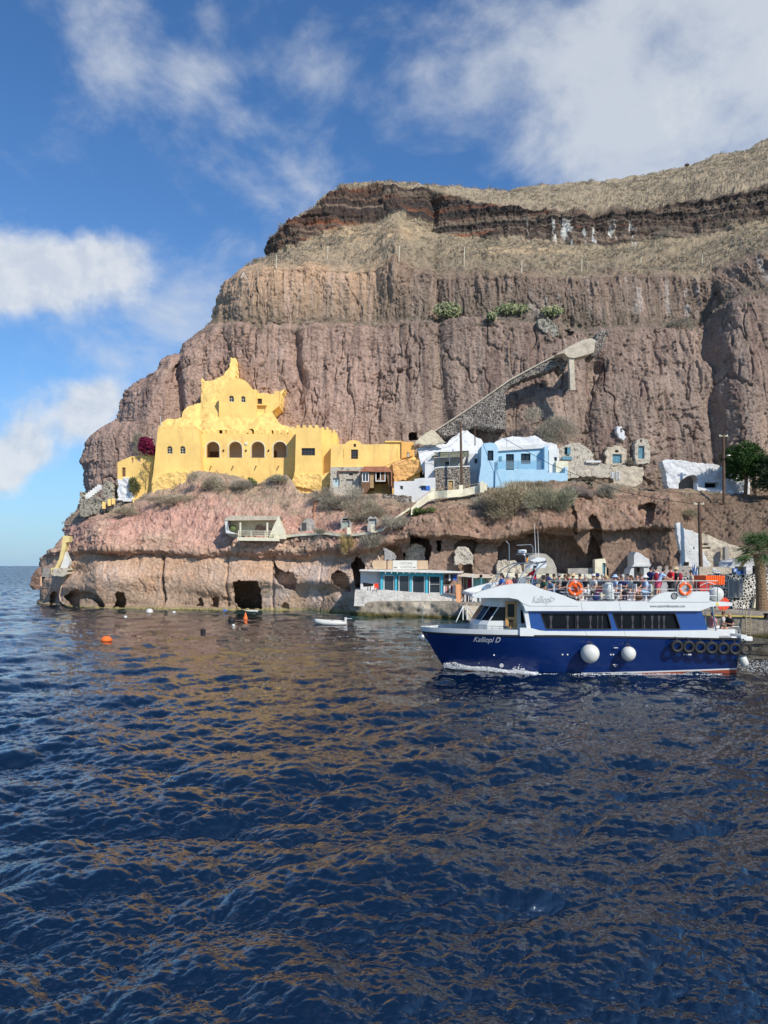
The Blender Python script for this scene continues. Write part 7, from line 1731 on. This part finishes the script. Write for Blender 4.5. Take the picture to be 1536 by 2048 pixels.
# rails
def rails(name, pts, z0, z1, n, Dd, mids=(.5,), r=.018, parent=boat):
    mb = MB(); 
    for f_ in (1.0,) + tuple(mids): mb.tube([Vector((x, y, z0 + (z1 - z0) * f_)) for x, y in pts], r if f_ == 1.0 else r * .7, 6)
    L_ = [0]
    for a, b_ in zip(pts, pts[1:]): L_.append(L_[-1] + math.dist(a, b_))
    for i in range(n):
        s_ = L_[-1] * i / (n - 1); x = np.interp(s_, L_, [p[0] for p in pts]); y = np.interp(s_, L_, [p[1] for p in pts]); mb.tube([(x, y, z0 - .02), (x, y, z1)], r * .9, 6)
    return mb.build(name, M_CHROME, parent)
xa = lambda px, D=N_: (px - CX) / F * D
zu = zof(1203, N_)
rails('upper_rail', [(xa(1096), 37.45), (xa(1436), 37.45)], zu, zof(1162, N_), 9, 0, (.60, .28))
rails('upper_rail', [(xa(1096), 42.5), (xa(1436), 42.5)], zu, zof(1162, N_), 9, 0, (.60, .28))
rails('upper_rail', [(xa(1436), 37.45), (xa(1436), 42.5)], zu, zof(1162, N_), 5, 0, (.60, .28))
bp = []
for i in range(14):
    t = i / 13; X = 2.1 + t * 4.2; bp.append((X, C_ - halfbeam(X - stemX(2.2), 2.2) + .1))
bp2 = [(x, 80 - y) for x, y in bp][::-1]
rails('bow_rail', bp2[:-1] + bp, 2.20, 2.42, 26, 0, (.5,), .013)
mb = MB(); bx_ = P(845, 1252, 40); mb.tube([bx_, bx_ + Vector((0, 0, 1.08))], .014, 6); bw_ = mb.build('bow_staff', M_CHROME, boat)
mb = MB(); q = [bx_ + Vector((.03, 0, .98)), bx_ + Vector((.35, 0, .82)), bx_ + Vector((.03, 0, .66))]; mb.tube(q + [q[0]], .012, 4); mb.build('pennant', M_BW2, bw_)
mb = MB(); mb.ball(P(844, 1275, 39.9), .17, 10, sc=(1.1, .7, 1.2)); mb.tube([P(846, 1272, 40), P(856, 1285, 39.9)], .05, 6); mb.build('anchor', M_STEEL, boat)
# radar arch, mast and aerials
def curve(p, q, b_, n=8): return [p.lerp(q, i / n) + b_ * math.sin(math.pi * i / n) for i in range(n + 1)]
mb = MB()
for (xb, yb, xt, yt) in ((1033, 1175, 1072, 1124), (1062, 1175, 1090, 1126)):
    mb.tube(curve(P(xb, yb, 37.9), P(xt, yt, 38.4), Vector((-.14, 0, .14))), .035, 8)
for (xb, yb, xt, yt) in ((992, 1162, 1028, 1127), (1012, 1160, 1040, 1127)): mb.tube(curve(P(xb, yb, 42.0), P(xt, yt, 41.6), Vector((-.16, 0, .16))), .032, 8)
mb.tube([P(1026, 1127, 41.6), P(1072, 1126, 39.5), P(1092, 1124.5, 38.4)], .035, 8); mb.tube([P(1040, 1127, 41.6), P(1088, 1124, 38.5)], .03, 6)
mb.tube([P(1044, 1154, 37.98), P(1068, 1154, 37.98)], .02, 6); mb.build('arch', M_CHROME, boat)
con = MB(); con.prism([(1059, 1137), (1063, 1130), (1074, 1128), (1084, 1126), (1094, 1127), (1092, 1135), (1078, 1137)], 39.2, 1.4); con.prism([(1061, 1121), (1070, 1117), (1074, 1114.5), (1090, 1116), (1092, 1121), (1082, 1123), (1068, 1124)], 39.3, 1.2); con.build('hardtop', M_BW, boat)
mb = MB(); mb.pbox(1067.5, 1072, 1131, 1135.5, 39.15, .05); mb.build('spotlight', M_RUB, boat)
mb = MB(); mb.prism([(1082, 1122), (1093, 1121), (1093, 1135), (1084, 1136)], 39.6, .6); mb.build('windscreen', M_TINT, boat)
mb = MB(); mb.lathe(P(1044.5, 1106, 40), [(.001, 0), (.22, 0), (.235, .04), (.235, .14), (.2, .18), (.001, .185)], 20); rd_ = mb.build('radar_dome', M_BW, boat)
mb = MB(); mb.lathe(P(1047, 1110, 40), [(.12, 0), (.10, .08)], 12); mb.tube([P(1050, 1109, 40), P(1052, 1126, 40)], .03); mb.tube([P(1034, 1108.5, 40), P(1074, 1107.5, 40)], .02); mb.tube([P(1034, 1090.5, 40), P(1062, 1089, 40), P(1066, 1095, 40), P(1066, 1107, 40)], .02)
mb.tube([P(1059, 1110, 40), P(1061, 1122, 40)], .03); mb.tube([P(1012, 1082, 42), P(1018, 1088, 42), P(1019, 1126, 42)], .02); mb.build('mast_frame', M_CHROME, boat)
text('lettering', 'RADAR', .10, M_BBLUE, rd_, P(1042, 1104, 39.74), bold=.003, width=.24)
mb = MB(); mb.lathe(P(1054, 1124, 40), [(.05, 0), (.05, .2), (.001, .22)], 10); mb.build('beacon', mat('amber', (.80, .28, .02), .3), boat)
for x0, x1, y1 in ((1072, 1068.5, 1046), (1077.5, 1075.5, 1060)): mb = MB(); mb.tube([P(x0, 1118, 40), P(x1, y1, 40)], [.022, .008], 6); mb.build('aerial', M_BW2, boat)
mb = MB(); c = P(1056, 1158, 39.6); mb.torus(c, .22, .015, 'x', 20, 6); mb.tube([c, c + Vector((-.25, 0, -.1))], .02); mb.pbox(1040, 1052, 1156, 1180, 39.4, .9); mb.build('helm', M_STEEL, boat)
mb = MB(); mb.tube([P(968, 1188, 38.6), P(968, 1182, 38.6)], .03); mb.ball(P(967.5, 1179, 38.6), .075, 10); mb.build('horn', M_TEAL, boat)
# seats of the upper deck
def seat(px, D, face=1):
    x = xa(px, D); mb = MB(); mb.box((x, D, zu + .44), (.44, .48, .05)); mb.box((x + face * .21, D, zu + .66), (.05, .46, .42), 0, 0, .9); mb.box((x, D, zu + .22), (.07, .07, .44)); mb.box((x, D, zu + .03), (.3, .3, .03)); return mb.build('seat', M_BW, boat, bevel=.02)
SEATS = [(1098, 38.3), (1130, 38.3), (1166, 38.3), (1200, 38.3), (1232, 38.3), (1262, 38.3), (1292, 38.3)]
for p_, d_ in SEATS: seat(p_, d_)
for p_, d_ in ((1112, 41.2), (1150, 41.2), (1215, 41.2), (1255, 41.2)): seat(p_, d_)
for p_, d_ in ((1010, 39.6), (1030, 40.8)): seat(p_, d_)
# stern: supports, seats, rails
mb = MB(); mb.tube([P(1423, 1206, N_ + .1), P(1432, 1262, N_ + .1)], .045, 8); mb.tube([P(1410, 1214, 42), P(1412, 1262, 42)], .03); mb.tube([P(1422, 1214, 41), P(1423, 1262, 41)], .03); mb.build('roof_support', M_CHROME, boat)
mb = MB(); q = [P(1445, 1262, 41), P(1448, 1252, 41), P(1478, 1254, 41), P(1482, 1276, 41)]; mb.tube(q, .03, 6); mb.tube([P(1472, 1276, 38), P(1472, 1260, 38), P(1478, 1256, 38), P(1482, 1276, 38)], .03, 6); mb.build('stern_rail', M_CHROME, boat)
mb = MB(); mb.box((xa(1458), 39.0, 2.02), (1.9, 1.0, .34)); mb.build('stern_bench', M_BW2, boat, bevel=.03)
mb = MB(); mb.pbox(1482, 1494, 1270, 1277.5, 37.45, 4.9); mb.build('stern_moulding', M_BW, boat)
mb = MB(); mb.box((xa(1404), 41.0, zu + .45), (1.9, 1.2, .9)); lr = mb.build('raft_cradle', M_DECK, boat)

# things carried by the boat
rf = thing('life_raft_stack', 'stack of bright orange life floats with ropes at the rear of the upper deck', 'life raft', P(1415, 1180, 40.5))
mb = MB()
for i in range(9): mb.box((xa(1401 + i * 4.2, 40.5), 40.5, zof(1160, 40.5) - .0), (.10, 1.6, .50), 0)
mb.box((xa(1418, 40.5), 40.5, zof(1160, 40.5) - .02), (1.0, 1.5, .42)); mb.build('floats', M_ORNG, rf, bevel=.02)
mb = MB(); mb.box((xa(1396, 40.5), 40.3, zof(1172, 40.5)), (.5, 1.3, .5)); mb.build('locker', mat('red_locker', (.45, .03, .02), .5), rf)
mb = MB(); mb.tube(curve(P(1400, 1172, 39.6), P(1432, 1170, 39.6), Vector((0, 0, .15))), .02, 5); mb.build('rope', M_BW2, rf)
def lifebuoy(lab, px, py, r, grp):
    t = thing('lifebuoy', lab, 'lifebuoy', P(px, py, 37.3), grp); c = P(px, py, 37.28)
    mb = MB(); mb.torus(c, r, r * .27, 'y', 40, 12, seg=lambda q: 1 if (q * 4 + .12) % 1 < .06 else 0); mb.build('ring', [M_ORNG, M_BW2], t, True)
    mb = MB(); q = [c + Vector((math.cos(a) * r * (1.32 + .16 * abs(math.sin(2 * a))), 0, math.sin(a) * r * (1.32 + .16 * abs(math.sin(2 * a))) - (.03 if math.sin(a) < 0 else 0))) for a in np.linspace(0, 2 * math.pi, 49)]; mb.tube(q, .010, 5); mb.build('grab_line', M_BW2, t)
    return t
lifebuoy('orange lifebuoy hanging on the rail near the middle of the upper deck', 1150, 1177, .30, 'lifebuoys on the upper rail'); lifebuoy('orange lifebuoy hanging on the rail by the wheel emblem at the stern', 1370, 1178, .27, 'lifebuoys on the upper rail')
mb = MB()
for k in range(3): mb.tube([P(1147 + k * 2.5, 1168, 37.6), P(1148.5 + k * 3, 1186, 37.55)], [.035, .06], 6)
tag(mb.build('rescue_light', M_ORNG), 'folded orange straps hanging inside the middle lifebuoy', 'rescue strap')
M_FEN = mat('fender_white', (.60, .60, .56), .45, var=.06, vscale=2, stain=(.50, .48, .42), sscale=1.5, samt=.35)
def hullY(px, py):
    d = 37.5
    for _ in range(5): X = (px - CX) / F * d; z = zof(py, d); d = C_ - halfbeam(X - stemX(z), z)
    return d
def fender(lab, px, py, r, D=None, rope=None, grp='round fenders'):
    d = D or hullY(px, py) - r; c = P(px, py, d); t = thing('round_fender', lab, 'fender', c, grp)
    prof = [(max(.001, math.sin(a) * r * (1 - .06 * math.cos(a))), -math.cos(a) * r * (1.0 if a < 1.6 else 1.06)) for a in np.linspace(0, math.pi, 20)]
    mb = MB(); mb.lathe(c, prof, 26); mb.build('ball', M_FEN, t, True)
    mb = MB(); mb.lathe(c + Vector((0, 0, r * .98)), [(.07, 0), (.055, .08), (.03, .14), (.001, .15)], 10); mb.build('cap', M_RUB, t)
    if rope: mb = MB(); mb.tube([c + Vector((0, 0, r + .1)), P(px, rope, d + r - .10)], .012, 5); mb.build('rope', M_RUB, t)
    return t
fender('large round white fender against the blue hull', 1180, 1308, .46, rope=1272); fender('smaller round white fender right of the large one on the blue hull', 1257, 1308, .36, rope=1274)
fender('round cream fender lying at the aft corner of the upper deck', 1432, 1189, .37, D=38.0)
d_ = 37.35; t = thing('sausage_fender', 'long white sausage fender hanging at the stern corner', 'fender', P(1487, 1323, d_)); mb = MB()
a, b_ = P(1483, 1312, d_), P(1491, 1331, d_); mb.tube([a.lerp(b_, k) for k in (-.08, 0, .1, .5, .9, 1, 1.08)], [.04, .13, .19, .20, .19, .13, .03], 14); mb.build('body', M_FEN, t, True); mb = MB(); mb.tube([a, P(1481, 1279, 37.6)], .015, 5); mb.build('rope', M_RUB, t)
tires = [(1354, 1293), (1377, 1294), (1400, 1295), (1423, 1296), (1446.5, 1297), (1469.5, 1298), (1491, 1298)]
t0_ = None; TL = ['first tyre fender from the left on the hull', 'second tyre fender from the left on the hull', 'third tyre fender from the left on the hull', 'middle one of the seven tyre fenders on the hull', 'third tyre fender from the stern', 'second tyre fender from the stern', 'tyre fender furthest aft, hanging at the stern corner']
TL = ['black tyre fender, ' + s_ for s_ in TL]
for i, (x_, y_) in enumerate(tires):
    c = P(x_, y_, 37.12)
    if t0_ is None:
        t0_ = thing('tyre_fender', TL[0], 'tyre', c, 'tyres along the hull')
        mb = MB(); mb.torus(c, .245, .085, 'y', 36, 12); tr_ = mb.build('tyre', M_RUB, t0_, True)
        mb = MB(); mb.tube([c + Vector((0, 0, .30)), c + Vector((-.06, .1, .48))], .03, 6); mb.tube([c + Vector((.02, 0, .30)), c + Vector((.05, .1, .44))], .02, 6); mb.build('strap', M_RUB, t0_)
        mb = MB(); mb.torus(c + Vector((0, -.06, 0)), .20, .012, 'y', 30, 6); mb.build('bead', mat('worn_rubber', (.10, .10, .10), .5), tr_, True)
    else:
        def cp(o, par=None):
            n = o.copy(); COL.objects.link(n); n.parent = par
            for ch_ in o.children: cp(ch_, n)
            return n
        n_ = cp(t0_); n_.location = c; n_['label'] = TL[i]
        n_.rotation_euler = (0, 0, 0)
# ---- passengers
G_P = 'passengers on the upper deck'
Zd = zu + .005
def pas(*a, **k): k.setdefault('group', G_P); return person(*a, **k)
pas('standing helmsman in a red T-shirt under the white hardtop', 1068, 39.9, zof(1196, 39.9), 'stand', 160, 'red', 'denim', 'brown', h=1.74, arms='reach')
pas('seated passenger with dark hair and a blue shirt, furthest forward', 1004, 40.6, Zd + .05, 'sit', 190, 'blue', 'denim', 'black', dress=True)
pas('seated passenger seen from behind in a coral shirt with pale hair', 1018, 39.6, Zd - .02, 'sit', 130, 'coral', 'khaki', 'silver')
pas('seated woman in pink raising both hands to her face with sunglasses', 1033, 40.9, Zd + .05, 'sit', 240, 'pink', 'white', 'blond', arms='up', sunnies=True)
pas('seated passenger in a black sun hat and green shirt, just behind the helm', 1088, 39.2, Zd - .08, 'sit', 200, 'dgreen', 'denim', 'brown', hat=('black', .20))
pas('seated passenger bending forward in denim and a dark hat', 1104, 38.4, Zd - .10, 'sit', 200, 'denim', 'blue', 'brown', hat=('navy', .18), lean=.12)
pas('seated passenger in a slate grey hat and grey top', 1119, 40.6, Zd, 'sit', 180, 'grey', 'denim', 'brown', hat=('grey', .17))
pas('seated passenger in black beside the slate grey hat', 1131, 39.0, Zd, 'sit', 200, 'black', 'black', 'brown', dress=True)
pas('seated passenger in a red top with a straw hat behind the middle lifebuoy', 1147, 40.7, Zd, 'sit', 200, 'red', 'denim', 'brown', hat=('straw', .17))
pas('seated silver haired man in a black shirt and white shorts', 1172, 38.4, Zd, 'sit', 210, 'black', 'white', 'silver', long_legs=False)
pas('seated woman in a white cap and striped top beside the silver haired man', 1188, 39.4, Zd, 'sit', 200, 'stripe', 'grey', 'brown', hat=('white', 'cap'))
pas('seated woman with blond hair and a black top behind the silver bag', 1212, 39.0, Zd, 'sit', 150, 'black', 'maroon', 'blond', dress=True)
pas('seated passenger in a pale blue sun hat and pale blue top', 1231, 39.6, Zd - .05, 'sit', 190, 'lblue', 'white', 'brown', hat=('lblue', .19))
pas('seated grey haired man with sunglasses, navy shirt and charcoal shorts', 1246, 38.5, Zd, 'sit', 220, 'navy', 'black', 'silver', long_legs=False, sunnies=True, arms='fold')
pas('seated woman in a black and white striped top', 1263, 39.3, Zd - .05, 'sit', 200, 'stripe', 'pink', 'brown', dress=True)
pas('seated bald man with sunglasses in a black T-shirt and shorts', 1275, 38.5, Zd, 'sit', 215, 'black', 'pink', 'silver', bald=True, sunnies=True, long_legs=False)
pas('seated woman in a white sun hat and pale blue blouse', 1291, 38.4, Zd - .05, 'sit', 180, 'lblue', 'lblue', 'brown', hat=('white', .20), long_legs=False)
pas('standing young man with dark hair in a navy jacket', 1301, 39.8, Zd, 'stand', 20, 'navy', 'khaki', 'black', arms='side')
pas('standing man with dark hair and pale blue shirt leaning forward in pink red shorts', 1316, 39.0, Zd, 'walk', 0, 'lblue', 'hotpink', 'black', long_legs=False, lean=.18, arms='reach', bag='maroon')
pas('standing passenger with dark hair and white shirt behind the leaning man', 1311, 41.0, Zd, 'stand', 30, 'white', 'grey', 'black', arms='side')
pas('standing passenger with brown hair and grey shirt, furthest back behind the leaning man', 1327, 41.6, Zd, 'stand', 10, 'grey', 'khaki', 'brown', arms='side')
pas('standing man in a dark cap and red shirt facing left', 1342, 39.6, Zd, 'stand', 190, 'red', 'black', 'brown', hat=('brown', 'cap'), arms='lap')
pas('standing woman in a straw hat and black dress', 1352, 40.2, Zd, 'stand', 180, 'black', 'black', 'brown', hat=('straw', .19), arms='side', h=1.66, bag='maroon')
pas('standing woman with black hair and beige clothes near the flag', 1383, 40.4, Zd - .1, 'stand', 170, 'beige', 'beige', 'black', arms='side', h=1.62)
for i_, (lab_, x_, d_, tp_, bt_, hr_, ht_) in enumerate((
    ('seated passenger in a black top and black cap, far row right behind the helm', 1096, 41.6, 'black', 'black', 'brown', ('black', 'cap')),
    ('seated passenger in a dark green top, far row left of the slate grey hat', 1109, 41.8, 'dgreen', 'black', 'black', None),
    ('seated passenger in a maroon top, far row between slate grey hat and lifebuoy', 1138, 41.8, 'maroon', 'denim', 'brown', None),
    ('seated passenger in a black top, far row left of the silver haired man', 1160, 41.4, 'black', 'grey', 'black', None),
    ('seated passenger in denim with a navy hat, far row above the white cap', 1196, 41.8, 'denim', 'black', 'brown', ('navy', .18)),
    ('seated passenger in a grey top, far row behind the blond woman', 1206, 41.2, 'grey', 'black', 'silver', None),
    ('seated passenger in a brown top, far row right of the pale blue sun hat', 1238, 41.8, 'brown', 'denim', 'brown', None),
    ('seated passenger in a navy top, far row behind the striped woman', 1256, 41.7, 'navy', 'black', 'black', None),
    ('seated passenger in a dark red top, far row left of the white sun hat', 1283, 41.6, 'maroon', 'black', 'brown', None))):
    pas(lab_, x_, d_, Zd, 'sit', 170 + 17 * i_ % 60, tp_, bt_, hr_, hat=ht_)
for i_, (lab_, x_, c_, w_) in enumerate((('black rucksack on the deck below the middle lifebuoy', 1142, 'black', .22), ('dark blue rucksack on the deck under the row of seats left of the silver bag', 1192, 'navy', .18), ('black shoulder bag on the deck left of the legs of the navy shirted man', 1226, 'black', .16), ('brown bag on the deck between the two rightmost near seats', 1279, 'brown', .17))):
    mb = MB(); c = Vector((xa(x_, 38.1), 38.1, zu + .19)); mb.ball(c, w_, 10, sc=(1.1, .8, 1.0)); tag(mb.build('bag', cm(c_), None, True), lab_, 'bag')
pas('seated bald man in a black T-shirt on the stern bench', 1460, 38.9, 1.72, 'sit', 200, 'black', 'grey', 'silver', bald=True, long_legs=False, arms='fold', group='passengers at the stern')
pas('seated woman in a pale grey top beside the bald man at the stern', 1446, 39.6, 1.72, 'sit', 330, 'silver', 'grey', 'brown', group='passengers at the stern')
pas('seated passenger in pink leaning back behind the stern roof support', 1425, 40.6, 1.62, 'sit', 20, 'pink', 'white', 'brown', group='passengers at the stern')
bg_ = thing('beach_bag', 'upright silver white cylindrical bag standing by the rail', 'bag', P(1219, 1202, 37.8)); mb = MB()
a = P(1221, 1201.5, 37.85); mb.tube([a, a + Vector((0, 0, .06)), a + Vector((-.06, 0, .45)), a + Vector((-.12, 0, .86)), a + Vector((-.12, 0, .94))], [.17, .20, .22, .23, .14], 14); mb.build('body', mat('silver_fabric', (.52, .54, .52), .4, var=.15, vscale=6), bg_, True)
mb = MB(); mb.torus(a + Vector((0, 0, .05)), .195, .02, 'z', 18, 6); mb.build('base', M_RUB, bg_)

# ================================================================ floating things
def buoy(label, px, py, r, m, kind='ball', cat='buoy', name='buoy'):
    D = CH * F / (py - HY); t = thing(name, label, cat, (0, 0, 0)); c = PZ(px, r * .25, D); t.location = c
    mb = MB()
    if kind == 'ball': mb.ball(c, r, 12)
    elif kind == 'cone': mb.lathe(c, [(.001, -r), (r * .8, -r * .6), (r * .75, 0), (r * .15, r * 2.0), (.001, r * 2.1)], 14)
    elif kind == 'drum': mb.lathe(c, [(.001, -r), (r * .8, -r), (r * .8, r * .9), (.001, r)], 14)
    elif kind == 'half': mb.lathe(c, [(.001, -r), (r, -r * .2), (r, .05), (r * .55, r * .6), (.001, r * .7)], 16)
    mb.build('float', m, t, kind == 'ball')
    mb = MB(); mb.torus(c + Vector((0, 0, r * (1.0 if kind == 'ball' else (.75 if kind == 'half' else 1.0)))), .07, .02, 'y', 12, 5); mb.build('eye', M_RUB, t)
M_OB = mat('buoy_orange', (.80, .16, .03), .5, var=.1)
buoy('large orange mooring buoy with a dark top, nearest the camera on the left', 213, 1282, .40, M_OB, 'half'); buoy('cream round buoy near the foot of the left rock', 299, 1226, .42, M_FEN)
buoy('tiny white float furthest left', 251, 1235, .18, M_FEN); buoy('small white float between the cream buoy and the sea cave', 348, 1226, .20, M_FEN)
buoy('flat blue float in front of the sea cave', 450, 1224, .32, M_BLUEP, 'half'); buoy('black round buoy left of the orange cone', 463, 1243, .36, M_RUB); buoy('orange cone buoy in front of the sea cave', 491, 1238, .30, M_OB, 'cone')
buoy('small white float just below the black round buoy', 467, 1252, .16, M_FEN); buoy('dark drum float alone in the middle of the bay', 406, 1266, .26, M_RUB, 'drum')
b = MB(); Dk_ = CH * F / (1223 - HY); b.tube([PZ(483, .06, Dk_), PZ(516, .06, Dk_)], .09, 8); tag(b.build('floating_boom', M_WHT), 'thin pale pole floating in the mouth of the sea cave', 'pole')
dg_ = thing('dinghy', 'small white inflatable dinghy with an outboard at anchor in front of the low cliff', 'dinghy', (0, 0, 0)); Dd_ = CH * F / (1248 - HY); c = PZ(662, .12, Dd_); dg_.location = c
mb = MB(); q = []
for s_ in (-1, 1):
    mb.tube([c + Vector((1.45, s_ * .55, 0)), c + Vector((.6, s_ * .62, 0)), c + Vector((-.6, s_ * .60, .04)), c + Vector((-1.25, s_ * .35, .14)), c + Vector((-1.55, 0, .20))], [.14, .22, .22, .20, .18], 10)
mb.build('tubes', M_FEN, dg_, True)
mb = MB(); mb.box(c + Vector((.1, 0, -.02)), (2.3, .9, .06)); mb.box(c + Vector((1.25, 0, .08)), (.06, .9, .34)); mb.box(c + Vector((.1, 0, .18)), (.25, 1.0, .04)); mb.build('floor', M_GREYW, dg_)
mb = MB(); mb.box(c + Vector((1.4, 0, .36)), (.22, .22, .3)); mb.tube([c + Vector((1.4, 0, .4)), c + Vector((2.0, 0, .38))], .03, 6); mb.tube([c + Vector((1.45, 0, .3)), c + Vector((1.5, 0, -.3))], .05, 6); mb.build('outboard', M_BW2, dg_)

# ---- foam thrown up along the bow and behind the stern
def foam():
    rng = np.random.default_rng(21); Cs = []; 
    for i in range(4200):
        u = rng.random(); X = 3.25 + u * 4.6; z_ = .02; sx = stemX(0); yb = C_ - halfbeam(X - sx, 0)
        h_ = (.24 * math.exp(-((u - .10) / .13) ** 2) + .14 * math.exp(-((u - .45) / .16) ** 2) + .42 * math.exp(-((u - .80) / .07) ** 2) * (rng.random() ** 2) + .10 * (1 - u))
        Cs.append((X + rng.normal() * .03, yb - .05 - abs(rng.normal()) * (.12 + .35 * u), z_ + rng.random() ** 1.5 * h_ + .03))
    for i in range(1800):
        X = XS_ + .2 + rng.random() ** .7 * 7; y = 40 + rng.normal() * 1.6; Cs.append((X, y, .08 + .04 * rng.normal()))
    for i in range(800):
        X = 8 + rng.random() * 9; Cs.append((X, 37.25 - abs(rng.normal()) * .15, .05 + .03 * rng.random()))
    Cs = np.array(Cs); n = len(Cs); r = .009 + .020 * rng.random(n) ** 2
    # little octahedra
    o = np.array([(1,0,0),(-1,0,0),(0,1,0),(0,-1,0),(0,0,1),(0,0,-1)], float); V = (Cs[:, None, :] + o[None] * r[:, None, None] * np.array([1.7, 1.2, .8])).reshape(-1, 3)
    f = np.array([(0,2,4),(2,1,4),(1,3,4),(3,0,4),(2,0,5),(1,2,5),(3,1,5),(0,3,5)]); Fc = (np.arange(n)[:, None, None] * 6 + f[None]).reshape(-1, 3)
    me = bpy.data.meshes.new('bow_foam'); me.vertices.add(len(V)); me.vertices.foreach_set('co', V.astype(np.float32).ravel()); me.loops.add(len(Fc) * 3); me.loops.foreach_set('vertex_index', Fc.astype(np.int32).ravel())
    me.polygons.add(len(Fc)); me.polygons.foreach_set('loop_start', np.arange(0, len(Fc) * 3, 3, dtype=np.int32)); me.update(calc_edges=True)
    tag(link('wake_foam', me, mat('foam', (.75, .78, .80), .7)), 'white foam and spray along the bow and wake of the boat', 'foam', kind='stuff')
foam()
